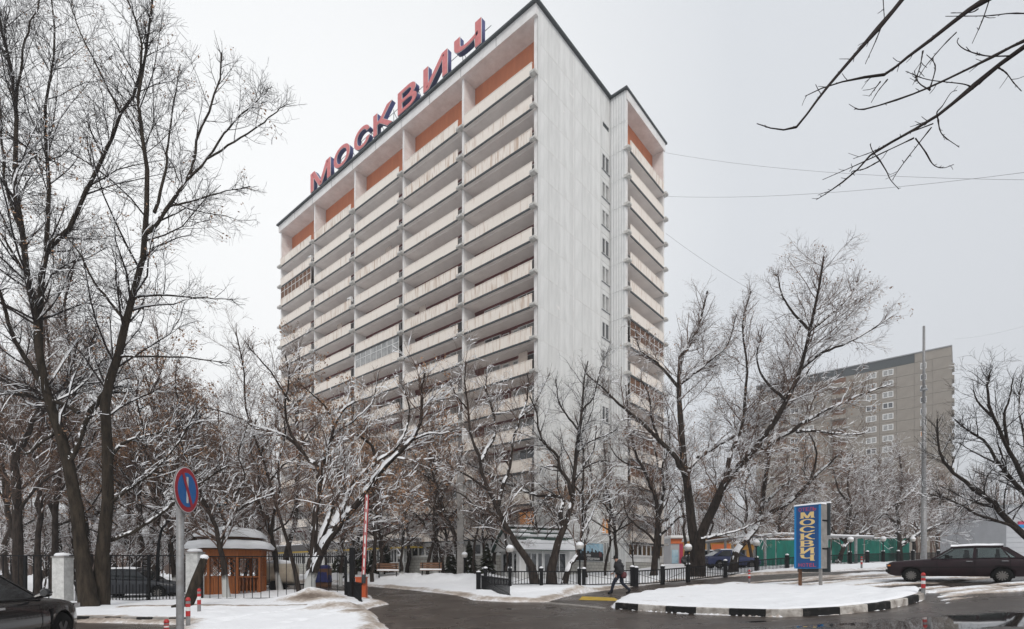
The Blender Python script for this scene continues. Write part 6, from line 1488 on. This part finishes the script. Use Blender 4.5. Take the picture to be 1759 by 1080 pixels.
    if o.get('snow'):
        S2 = [(x * 1.0, y * .97, z + (.035 + .012 * math.sin(x * 7 + y * 5) if abs(y) < wr_ * .9 else .004)) for x, y, z in V_]
        mesh_obj('roof_snow', S2, F_, M['snow_cap'], t, True)
    posts = o['posts']                                # (x at belt, x at roof, width)
    for s in (-1, 1):
        def quad(x0, x1, x2, x3, zb0, zb1, zt1, zt0, nm, m_, off=.0, th=.03):
            q = MB(); A_ = [Sd(x0, zb0, s, off), Sd(x1, zb1, s, off), Sd(x2, zt1, s, off), Sd(x3, zt0, s, off)]
            q.prism(A_ if s < 0 else A_[::-1], (0, -s * th, 0)); return q.build(nm, m_, t)
        zt_ = lambda x: float(np.interp(x, [xf, xr], [zr, zr2])) - .05
        zb_f = lambda x: float(np.interp(x, [xa, xd], [za, zd])) - .01
        for xb, xt, w_ in posts:
            quad(xb - w_ / 2, xb + w_ / 2, xt + w_ / 2 * .8, xt - w_ / 2 * .8, zb_f(xb), zb_f(xb), zt_(xt), zt_(xt), 'pillar', o['paint'])
        for (x0, x1), (x0t, x1t) in o['panes']:
            quad(x0, x1, x1t, x0t, zb_f(x0) + .01, zb_f(x1) + .01, zt_(x1t), zt_(x0t), 'side_window', glassm, -.012, .004)
    def cross(x0, z0, x1, z1, nm, off):
        q = MB(); q.prism([Vector((-x0, -wb + .05, z0)), Vector((-x0, wb - .05, z0)), Vector((-x1, wr_ - .04, z1 - .02)), Vector((-x1, -wr_ + .04, z1 - .02))], (off, 0, .004)); q.build(nm, glassm, t)
    cross(xa, za, xf, zr, 'windscreen', .004); cross(xd, zd, xr, zr2, 'rear_window', -.004)
    MB().box(-xd + .1, -xa - .1, -wb * .9, wb * .9, za - .12, za - .06).build('cabin_floor', M['plastic'], t)
    for x in o.get('seats', ()):
        for s in (-1, 1): MB().box(-x - .08, -x + .06, s * .36 - .2, s * .36 + .2, za - .1, za + .16).box(-x - .06, -x + .03, s * .36 - .12, s * .36 + .12, za + .17, za + .34).build('seat', M['cloth_grey'], t)
    return t
# old plum saloon, seen from its side
nose = GD(1529, 22.6); head = math.atan2(.68, -.73)
sal = car('saloon_car', 'old boxy dark plum saloon with snow on its roof', 'car', nose + Vector((-.0, .0, .02)), head, dict(L=4.75, W=1.62, wr=.29, wheels=(.80, 3.50), sill=.26, paint=M['car_plum'], rim=M['rim'], spokes=12, snow=True,
    top=[(0, .60), (.04, .80), (.15, .84), (1.35, .93), (1.6, .95), (3.9, .96), (4.1, .94), (4.68, .90), (4.75, .70)], plan=[(0, .90), (.25, .97), (1.2, 1), (3.6, 1), (4.5, .96), (4.75, .9)],
    cabin=((1.42, .94), (2.05, 1.40), (3.50, 1.40), (4.12, .95)), wb=.93, wt=.80, glass=M['clear_glass'], seats=(2.45, 3.35),
    posts=[(1.46, 2.06, .09), (2.72, 2.74, .10), (3.72, 3.46, .05), (4.02, 3.54, .24)], panes=[((1.52, 2.67), (2.10, 2.69)), ((2.77, 3.70), (2.79, 3.43)), ((3.74, 3.92), (3.48, 3.50))]))
lights = MB().box(-.12, -.03, -.83, -.78, .66, .72).mesh('indicator', M['lamp_amber'])
for s in (0, 1): inst('indicator', lights, sal, (0, 1.61 * s, 0))
MB().box(-.12, .05, -.76, .76, .42, .54).build('front_bumper', M['plastic'], sal); MB().box(-4.80, -4.66, -.76, .76, .42, .54).build('rear_bumper', M['plastic'], sal)
MB().box(.002, .03, -.60, .60, .60, .76).build('grille', M['plastic'], sal)
for s in (-1, 1):
    MB().box(.004, .04, s * .58 - .13, s * .58 + .13, .62, .76).build('headlight', M['chrome'], sal); MB().box(-4.77, -4.74, s * .6 - .14, s * .6 + .14, .62, .78).build('tail_light', M['lamp_red'], sal)
    MB().box(-1.98, -1.86, s * .84 - .07, s * .84 + .07, .97, 1.08).build('mirror', M['plastic'], sal)
    for x in (1.62, 2.74, 3.72): MB().box(-x - .006, -x + .006, s * .812 - .003, s * .812 + .003, .36, .90).build('door_seam', M['plastic'], sal)
    for x in (2.58, 3.58): MB().box(-x - .09, -x + .09, s * .815 - .015, s * .815 + .015, .82, .85).build('door_handle', M['chrome'], sal)
    MB().box(-4.3, -.5, s * .814 - .004, s * .814 + .004, .60, .625).build('trim_strip', M['plastic'], sal)
# black crossover close to the eye
th = math.radians(105); c0 = Vector((-9.25, 11.7)); fw = Vector((math.cos(th), math.sin(th))); rt = Vector((fw.y, -fw.x)); nose2 = c0 - rt * .95
sv = car('crossover_car', 'glossy black crossover parked at the near corner', 'car', (nose2.x, nose2.y, h1(nose2.x, nose2.y) - .01), th, dict(L=4.9, W=1.92, wr=.41, wheels=(.98, 3.88), sill=.30, paint=M['car_black'], rim=M['rim_dark'], spokes=6, spw=.05,
    top=[(0, .72), (.06, .86), (.3, 1.0), (.9, 1.10), (1.5, 1.14), (1.75, 1.14), (3.9, 1.17), (4.7, 1.16), (4.9, .9)], plan=[(0, .72), (.15, .84), (.5, .95), (1.1, 1), (3.9, 1), (4.6, .95), (4.9, .86)],
    cabin=((1.55, 1.13), (2.45, 1.63), (3.75, 1.60), (4.65, 1.17)), wb=.93, wt=.70, seats=(2.7, 3.6),
    posts=[(1.62, 2.46, .10), (3.0, 3.08, .10), (4.25, 3.70, .25)], panes=[((1.70, 2.95), (2.50, 3.03)), ((3.05, 4.12), (3.12, 3.62))]))
for s in (-1, 1):
    MB().tube([(-1.90, s * .92, 1.16), (-1.86, s * 1.0, 1.19), (-1.84, s * 1.06, 1.21)], [.03, .05, .04], 8).build('mirror_arm', M['car_black'], sv)
    mo = MB().tube([(-1.98, s * 1.10, 1.24), (-1.94, s * 1.10, 1.24), (-1.84, s * 1.10, 1.24), (-1.78, s * 1.10, 1.24)], [.06, .085, .075, .02], 10).build('mirror', M['car_black'], sv, True)
    MB().cyl((-1.985, s * 1.10, 1.24), (-1.982, s * 1.10, 1.24), .06, k=12).build('mirror_glass', M['chrome'], mo)
    for x in (2.92, 4.0): MB().box(-x - .10, -x + .10, s * .955 - .02, s * .955 + .02, .99, 1.03).build('door_handle', M['chrome'], sv)
    MB().box(-1.44, -1.38, s * .962 - .006, s * .962 + .006, .62, .92).build('side_vent', M['plastic'], sv)
    MB().box(-4.1, -1.6, s * .90 - .006, s * .90 + .006, 1.145, 1.16).build('belt_trim', M['rim_dark'], sv)
    MB().box(-.30, -.06, s * .66 - .16, s * .66 + .12, .86, .96).build('headlight', M['chrome'], sv); MB().box(-4.88, -4.70, s * .70 - .18, s * .70 + .16, .98, 1.12).build('tail_light', M['lamp_red'], sv)
    for x in (1.72, 3.02): MB().box(-x - .004, -x + .004, s * .962 - .002, s * .962 + .002, .40, 1.06).build('door_seam', M['plastic'], sv)
BASIC = dict(L=4.3, W=1.7, wr=.31, wheels=(.85, 3.4), sill=.26, paint=M['car_dark'], rim=M['rim'], snow=True,
    top=[(0, .55), (.06, .70), (.3, .78), (1.2, .92), (3.8, .98), (4.25, .95), (4.3, .7)], plan=[(0, .78), (.2, .92), (.9, 1), (3.5, 1), (4.3, .86)], cabin=((1.2, .92), (1.9, 1.42), (3.2, 1.42), (3.95, .98)),
    posts=[(1.26, 1.92, .09), (2.4, 2.44, .10), (3.75, 3.2, .25)], panes=[((1.34, 2.35), (1.96, 2.39)), ((2.46, 3.6), (2.5, 3.06))], seats=())
a_ = GD(318, 26.3); dk = car('parked_car', 'dark snowy car parked behind the tall fence between the white pillars', 'car', a_, math.radians(8), BASIC)
for s in (-1, 1): MB().box(-4.33, -4.28, s * .6 - .15, s * .6 + .15, .66, .85).build('tail_light', M['lamp_red'], dk)
car('parked_car', 'dark blue car behind the stump of the leaning snowy tree', 'car', GD(1300, 42), math.radians(5), dict(BASIC, paint=M['car_blue']))
car('parked_car', 'snow roofed dark car beyond the low fence between the largest tree and the leaning tree', 'car', GD(1258, 47), math.radians(2), dict(BASIC, paint=M['car_dark']))
# tank trailer and blue tarpaulin behind the gate
p = GD(481, 30.5); p.z += .05; t = thing('tank_trailer', 'beige cylindrical tank trailer with snow along its top behind the gate', 'trailer', p)
tk = MB(); k = 22
for i, x in enumerate((-.92, -.90, .86, .90)):
    r_ = .0 if i == 0 else .58 if i < 3 else .0
    r_ = [.50, .58, .58, .50][i]
    for j in range(k): an = 2 * math.pi * j / k; tk.v.append((x, r_ * math.cos(an), 1.0 + r_ * math.sin(an)))
for i in range(3):
    for j in range(k): j2 = (j + 1) % k; tk.f.append((i * k + j, i * k + j2, (i + 1) * k + j2, (i + 1) * k + j))
tk.f += [tuple(range(k)), tuple(range(4 * k - 1, 3 * k - 1, -1))]; tk.build('tank', M['tank'], t, False)
MB().box(-.95, 1.6, -.35, .35, .34, .41).build('chassis', M['black'], t); MB().tube([(-.9, 0, 1.58), (0, 0, 1.60), (.88, 0, 1.58)], [.10, .2, .1], 8).build('snow_cap', M['snow_cap'], t, True)
for s in (-1, 1):
    MB().lathe([(.15, -.07), (.30, -.07), (.30, .07), (.15, .07)], (0, 0, 0), 16).build('wheel', M['tyre'], t).matrix_local = Matrix.Translation((-.1, s * .5, .3)) @ Matrix.Rotation(math.pi / 2, 4, 'X')
p = GD(556, 36); t = thing('tarpaulin_stack', 'stack under a blue tarpaulin behind the snow laden tree', 'tarpaulin', p)
rr = random.Random(3); tb = MB(); n_ = 8; g2_ = [[(-.45 + .9 * i / n_, -.5 + 1.0 * j / n_, (1.35 + rr.uniform(-.06, .10)) if 0 < i < n_ and 0 < j < n_ else .25 + rr.uniform(0, .1)) for j in range(n_ + 1)] for i in range(n_ + 1)]
for row in g2_: tb.v += row
for i in range(n_):
    for j in range(n_): a2 = i * (n_ + 1) + j; tb.f.append((a2, a2 + n_ + 1, a2 + n_ + 2, a2 + 1))
tb.build('tarpaulin', M['tarp'], t); MB().box(-.4, .4, -.42, .42, 0, 1.2).build('stack', M['wood_dark'], t)

# ------------------------------------------------------------------ person
def skin_body(name, verts, edges, radii, m_, parent, sub=2, root=0):
    me_ = bpy.data.meshes.new(name); me_.from_pydata(verts, edges, []); o = bpy.data.objects.new(name, me_); COL.objects.link(o)
    sk_ = o.modifiers.new('skin', 'SKIN'); sk_.use_smooth_shade = True; ss = o.modifiers.new('sub', 'SUBSURF'); ss.levels = sub; ss.render_levels = sub
    for i, r_ in enumerate(radii): me_.skin_vertices[0].data[i].radius = (r_, r_) if not isinstance(r_, tuple) else r_
    for d_ in me_.skin_vertices[0].data: d_.use_root = False
    me_.skin_vertices[0].data[root].use_root = True
    bpy.context.view_layer.update()
    m2 = bpy.data.meshes.new_from_object(o.evaluated_get(bpy.context.evaluated_depsgraph_get())); bpy.data.objects.remove(o)
    m2.name = name; m2.materials.clear(); m2.materials.append(m_); m2.polygons.foreach_set('use_smooth', [True] * len(m2.polygons))
    return inst(name, m2, parent)
p = G(1065, 1020.5); t = thing('person', 'person in dark jacket and black cap striding past the fence with a maroon bag', 'person', p, math.atan2(.80, -.60) - math.pi / 2 + math.radians(28))
v = [(0, 0, .93), (0, .02, 1.08), (0, .06, 1.28), (0, .09, 1.42), (0, .13, 1.50), (0, .17, 1.58), (0, .19, 1.67),            # pelvis, waist, chest, shoulders, neck, head
     (-.10, .02, .90), (-.10, .27, .53), (-.10, .38, .12), (-.10, .50, .05),                                             # left leg forward
     (.10, -.02, .90), (.10, -.08, .50), (.10, -.42, .20), (.11, -.36, .07),                                             # right leg back
     (-.20, .08, 1.39), (-.27, -.06, 1.13), (-.24, .10, .92), (.20, .08, 1.39), (.27, .20, 1.14), (.22, .34, 1.0)]        # arms
e_ = [(0, 1), (1, 2), (2, 3), (3, 4), (4, 5), (5, 6), (0, 7), (7, 8), (8, 9), (9, 10), (0, 11), (11, 12), (12, 13), (13, 14), (3, 15), (15, 16), (16, 17), (3, 18), (18, 19), (19, 20)]
r_ = [.15, .14, .14, .12, .062, .085, .08, .115, .085, .062, .05, .115, .085, .062, .05, .06, .046, .036, .06, .046, .036]
body = skin_body('body', v, e_, r_, M['denim'], t)
body.data.materials.append(M['skin'])
for pg in body.data.polygons:
    c_ = pg.center
    if c_.z > 1.50: pg.material_index = 1
jv = [(0, -.0, .86), (0, .01, 1.0), (0, .06, 1.28), (0, .09, 1.41), (0, .12, 1.50), (-.21, .07, 1.38), (-.285, -.06, 1.13), (-.245, .08, .95), (.21, .07, 1.38), (.285, .20, 1.14), (.235, .32, 1.02)]
je = [(0, 1), (1, 2), (2, 3), (3, 4), (3, 5), (5, 6), (6, 7), (3, 8), (8, 9), (9, 10)]
skin_body('jacket', jv, je, [(.265, .23), (.265, .23), (.265, .225), (.21, .18), .11, .13, .115, .085, .13, .115, .085], M['cloth_dark'], t)
skin_body('hood', [(0, .02, 1.44), (0, .05, 1.53), (0, .10, 1.58)], [(0, 1), (1, 2)], [.15, .14, .10], M['cloth_grey'], t)
MB().lathe([(.105, -.02), (.112, .03), (.10, .09), (.06, .13), (.01, .14)], (0, .195, 1.66), 14).build('cap', M['plastic'], t, True)
MB().prism([(-.08, .28, 1.655), (.08, .28, 1.655), (.06, .38, 1.64), (-.06, .38, 1.64)], (0, 0, .012)).build('cap_peak', M['plastic'], t)
for q0, q1, tlt in (((-.10, .36, .06), (-.10, .56, .045), 0), ((.11, -.40, .11), (.12, -.24, .045), 0)):
    skin_body('boot', [tuple(Vector(q0) + Vector((0, -.02, .14))), q0, q1], [(0, 1), (1, 2)], [.062, .062, .05], M['plastic'], t, 2)
bg_ = skin_body('shoulder_bag', [(-.16, -.14, .90), (-.05, -.19, .88), (.10, -.19, .88), (.20, -.14, .90)], [(0, 1), (1, 2), (2, 3)], [(.12, .15), (.13, .17), (.13, .17), (.11, .14)], M['maroon_bag'], t, 2)
MB().tube([(-.18, -.12, 1.0), (-.12, -.10, 1.25), (.05, -.04, 1.44), (.15, .06, 1.46)], .014, 5).build('bag_strap', M['maroon_bag'], t)
for s, wr3, dr in ((-1, (-.24, .10, .92), Vector((.02, .25, -.9))), (1, (.22, .34, 1.0), Vector((-.05, .8, -.5)))):
    dr.normalize(); w3 = Vector(wr3); sd_ = dr.cross(Vector((s, 0, .1))).normalized(); hv = [tuple(w3), tuple(w3 + dr * .08)]; he = [(0, 1)]; hr = [.026, .034]
    for f in range(4):
        b0 = len(hv); o2 = sd_ * (-.027 + .018 * f); ln = (.06, .07, .066, .052)[f]
        hv += [tuple(w3 + dr * .095 + o2), tuple(w3 + dr * (.095 + ln * .55) + o2 + Vector((-s * .012, 0, 0))), tuple(w3 + dr * (.095 + ln) + o2 + Vector((-s * .03, 0, 0)))]; he += [(1, b0), (b0, b0 + 1), (b0 + 1, b0 + 2)]; hr += [.0095, .009, .0075]
    b0 = len(hv); hv += [tuple(w3 + dr * .03 + sd_ * .035), tuple(w3 + dr * .07 + sd_ * .055), tuple(w3 + dr * .10 + sd_ * .055)]; he += [(0, b0), (b0, b0 + 1), (b0 + 1, b0 + 2)]; hr += [.012, .010, .008]
    skin_body('hand', hv, he, hr, M['skin'], t, 1)
nz_ = Vector((0, .275, 1.60)); MB().prism([nz_ + Vector((-.014, -.02, -.02)), nz_ + Vector((.014, -.02, -.02)), nz_ + Vector((0, -.02, .035))], (0, .028, -.006)).build('nose', M['skin'], t)
for s in (-1, 1): MB().lathe([(.006, -.02), (.016, 0), (.006, .025)], (s * .09, .19, 1.61), 6).build('ear', M['skin'], t); MB().lathe([(.004, -.008), (.010, 0), (.004, .008)], (s * .032, .262, 1.63), 6).build('eye', M['plastic'], t)
MB().box(-.022, .022, .258, .268, 1.553, 1.561).build('mouth', M['maroon_bag'], t)

# ------------------------------------------------------------------ hoarding, pipe, stalls, shop, cables, far wood
a_, b_ = GD(1298, 42), GD(1562, 50); t = thing('site_hoarding', 'bright green mesh hoarding behind the low fence', 'hoarding', a_)
n_ = 9
for i in range(n_ + 1):
    q = a_.lerp(b_, i / n_) - a_; MB().box(q.x - .05, q.x + .05, q.y + .03, q.y + .12, q.z - .6, q.z + 2.35).build('post', M['metal'], t)
    if i < n_:
        r2 = a_.lerp(b_, (i + 1) / n_) - a_; q2 = q + Vector((.06, -.06, 0)); r3 = r2 + Vector((-.06, -.06, 0)); d2 = random.uniform(-.05, .05)
        pm_ = MB(); cols = 5
        for c in range(cols):
            f0, f1 = c / cols, (c + 1) / cols; A_, B2 = q2.lerp(r3, f0), q2.lerp(r3, f1); w0_, w1_ = .05 * math.sin(c * 2.1 + i), .05 * math.sin((c + 1) * 2.1 + i)
            pm_.prism([A_ + Vector((0, w0_, .1)), B2 + Vector((0, w1_, .1)), B2 + Vector((0, w1_, 2.2 + d2)), A_ + Vector((0, w0_, 2.2 + d2))], (0, .015, 0))
        pm_.build('net_panel', M['green_net'], t)
q = MB(); ab = b_ - a_; q.prism([Vector((0, -.04, 2.28)), ab + Vector((0, -.04, 2.28)), ab + Vector((0, -.04, 2.36)), Vector((0, -.04, 2.36))], (0, .1, 0)); q.build('snow_cap', M['snow_cap'], t)
def bar3(pts, r_, nm, m_, par): return MB().tube(pts, r_, 8).build(nm, m_, par, True)
pa = P(1175, 941, 50); t = thing('gas_pipe', 'overhead grey gas pipe on posts crossing before the market stalls', 'pipe', pa)
pp = [P(1175, 941, 50), P(1215, 931, 46), P(1245, 927, 44), P(1300, 921, 42), P(1345, 918, 41), P(1420, 921, 41.5), P(1500, 923, 43)]
bar3([q - pa for q in pp], .09, 'pipe', M['pole_gray'], t)
MB().tube([q - pa + Vector((0, 0, .11)) for q in pp], .06, 6).build('snow_cap', M['snow_cap'], t, True)
for px, D in ((1217, 46), (1246, 44), (1314, 41.5), (1420, 41.5), (1470, 42.5)):
    g2 = GD(px, D); zt = float(np.interp(g2.x, [q.x for q in pp], [q.z for q in pp])); MB().cyl(g2 - pa - Vector((0, 0, .2)), Vector((g2.x, g2.y, zt)) - pa, .11, k=8).build('support_post', M['pole_gray'], t)
def stall(px0, px1, D, ht, label, wallm, trimm, panels, rz=0):
    a2, b2 = GD(px0, D), GD(px1, D); w_ = b2.x - a2.x; t_ = thing('market_stall', label, 'stall', a2, rz, 'market stalls beside the hotel')
    MB().box(0, w_, 0, 3, -.5, ht).build('wall', wallm, t_); MB().box(-.15, w_ + .15, -.5, 3.1, ht, ht + .16).build('roof', M['frame'], t_); MB().box(-.1, w_ + .1, -.45, 3.0, ht + .162, ht + .36).build('roof_snow', M['snow_cap'], t_)
    MB().box(.0, w_, -.12, -.002, ht - .65, ht - .05).build('fascia', trimm, t_)
    for x0, x1, z0, z1, m_ in panels: MB().box(w_ * x0, w_ * x1, -.05, -.003, z0, z1).build('panel', m_, t_)
    return t_
stall(1152, 1194, 66, 3.3, 'market stall with orange fascia and crimson banner beside the hotel wing', M['shop'], M['stall_o'], [(.05, .30, .2, 1.9, M['skyprint']), (.36, .62, .1, 3.0, M['stall_p']), (.66, .97, 1.2, 2.0, M['stall_y']), (.66, .97, .2, 1.15, M['concrete'])])
stall(1188, 1222, 60, 2.7, 'yellow and orange market stall behind the largest tree', M['stall_y'], M['stall_o'], [(.1, .4, .6, 1.7, M['frame']), (.5, .9, .6, 1.7, M['glass'])])
stall(1214, 1256, 56, 3.0, 'market stall with brown upper boards and yellow counter', M['stall_y'], M['wood_dark'], [(.0, .12, .1, 2.4, M['white']), (.2, .95, 1.55, 2.2, M['stall_o']), (.25, .5, .5, 1.4, M['metal']), (.55, .97, .3, 1.4, M['stall_y'])])
stall(1262, 1296, 62, 2.2, 'low yellow stall between the leaning tree and the green hoarding', M['concrete'], M['stall_y'], [(.1, .5, .4, 1.5, M['glass']), (.6, .9, .3, 1.5, M['stall_y'])])
a_ = GD(1728, 52); t = thing('shop_building', 'pale grey ribbed shop with a red and blue sign at the edge', 'building', a_)
bd = MB().box(0, 9, -.04, 0, .01, .46).mesh('cladding_panel', M['shop'])
for i in range(12): inst('cladding_panel', bd, t, (0, 0, i * .48 - .6))
MB().box(0, 9, .0, 8, -.6, 5.3).build('wall', M['shop'], t); MB().box(-.1, 9.1, -.12, 8.1, 5.3, 5.5).build('roof_edge', M['metal'], t)
MB().box(1.1, 3.8, -.12, -.045, 3.55, 3.85).build('sign_stripe', M['stall_p'], t); MB().box(1.1, 3.8, -.12, -.045, 3.25, 3.548).build('sign_stripe', M['sign_light'], t); MB().box(2.0, 4.2, -.06, -.045, -.1, 1.9).build('shop_window', M['glass'], t)
for i, (p0, p1, lab) in enumerate(((P(1143, 262, 60), P(2050, 308, 30), 'upper sagging cable from the hotel wing across the sky'), (P(1143, 337, 60), P(2050, 255, 28), 'second cable from the hotel wing rising across the sky'),
                                   (P(1143, 400, 60), P(1330, 520, 55), 'third cable dropping from the hotel wing towards the trees'), (P(1640, 582, 120), P(2000, 470, 60), 'faint cable rising from the roof of the flats'))):
    t = thing('overhead_cable', 'thin ' + lab, 'cable', p0); d_ = p1 - p0
    MB().tube([d_ * f + Vector((0, 0, -d_.length * .022 * 4 * f * (1 - f))) for f in np.linspace(0, 1, 14)], .014, 4).build('strand', M['wire'], t)
# far wood closing the horizon: one mass of thin stems nobody could count
rg = np.random.default_rng(77); nS = 5200
az = rg.uniform(-1.15, 1.15, nS); rad = rg.uniform(85, 210, nS)
X_ = rad * np.sin(az) * 1.25; Y_ = np.abs(rad * np.cos(az)) + 18; Hs = rg.uniform(5, 15, nS) * (.6 + .8 * NA(az * 6, az * 0, 2))
keep = ~((X_ > 55) & (X_ < 130) & (Y_ > 110)) & ~((X_ > -45) & (X_ < 40) & (Y_ < 95)); X_, Y_, Hs = X_[keep], Y_[keep], Hs[keep]; nS = len(X_)
base = np.stack([X_, Y_, hgt(X_, Y_) - .3], -1); top_ = base + np.stack([rg.normal(size=nS) * .8, rg.normal(size=nS) * .8, Hs], -1)
tr_ = np.stack([base, (base * .6 + top_ * .4), (base * .25 + top_ * .75), top_], 1)
A_, Ar = grow(tr_, np.repeat(np.array([[.13, .10, .06, .03]]), nS, 0), rg, 1.5, .2, lambda L_, t_: 1.2 + 2.2 * (1 - t_), n=3, rr=.5, rmin=.03, rmax=.06, up=.25)
fw_me = np_mesh('distant_wood', *joined([tubes(tr_, np.repeat(np.array([[.13, .10, .06, .03]]), nS, 0), 3), tubes(A_, Ar, 3)]), M['twig'])
fw_o = bpy.data.objects.new('distant_wood', fw_me); COL.objects.link(fw_o); fw_o['kind'] = 'stuff'; fw_o['label'] = 'distant brown winter woodland closing the horizon'; fw_o['category'] = 'woodland'

# ------------------------------------------------------------------ falling-snow haze
hz_m = bpy.data.materials.new('haze'); hz_m.use_nodes = True; n = hz_m.node_tree; n.nodes.clear()
ho = n.nodes.new('ShaderNodeOutputMaterial'); pv = n.nodes.new('ShaderNodeVolumePrincipled')
pv.inputs['Color'].default_value = (.93, .94, .95, 1); pv.inputs['Density'].default_value = .0011; pv.inputs['Anisotropy'].default_value = .2
n.links.new(pv.outputs[0], ho.inputs['Volume'])
hb = MB().box(-930, 960, -70, 1700, -7.0, 75).build('haze', hz_m); hb['kind'] = 'stuff'
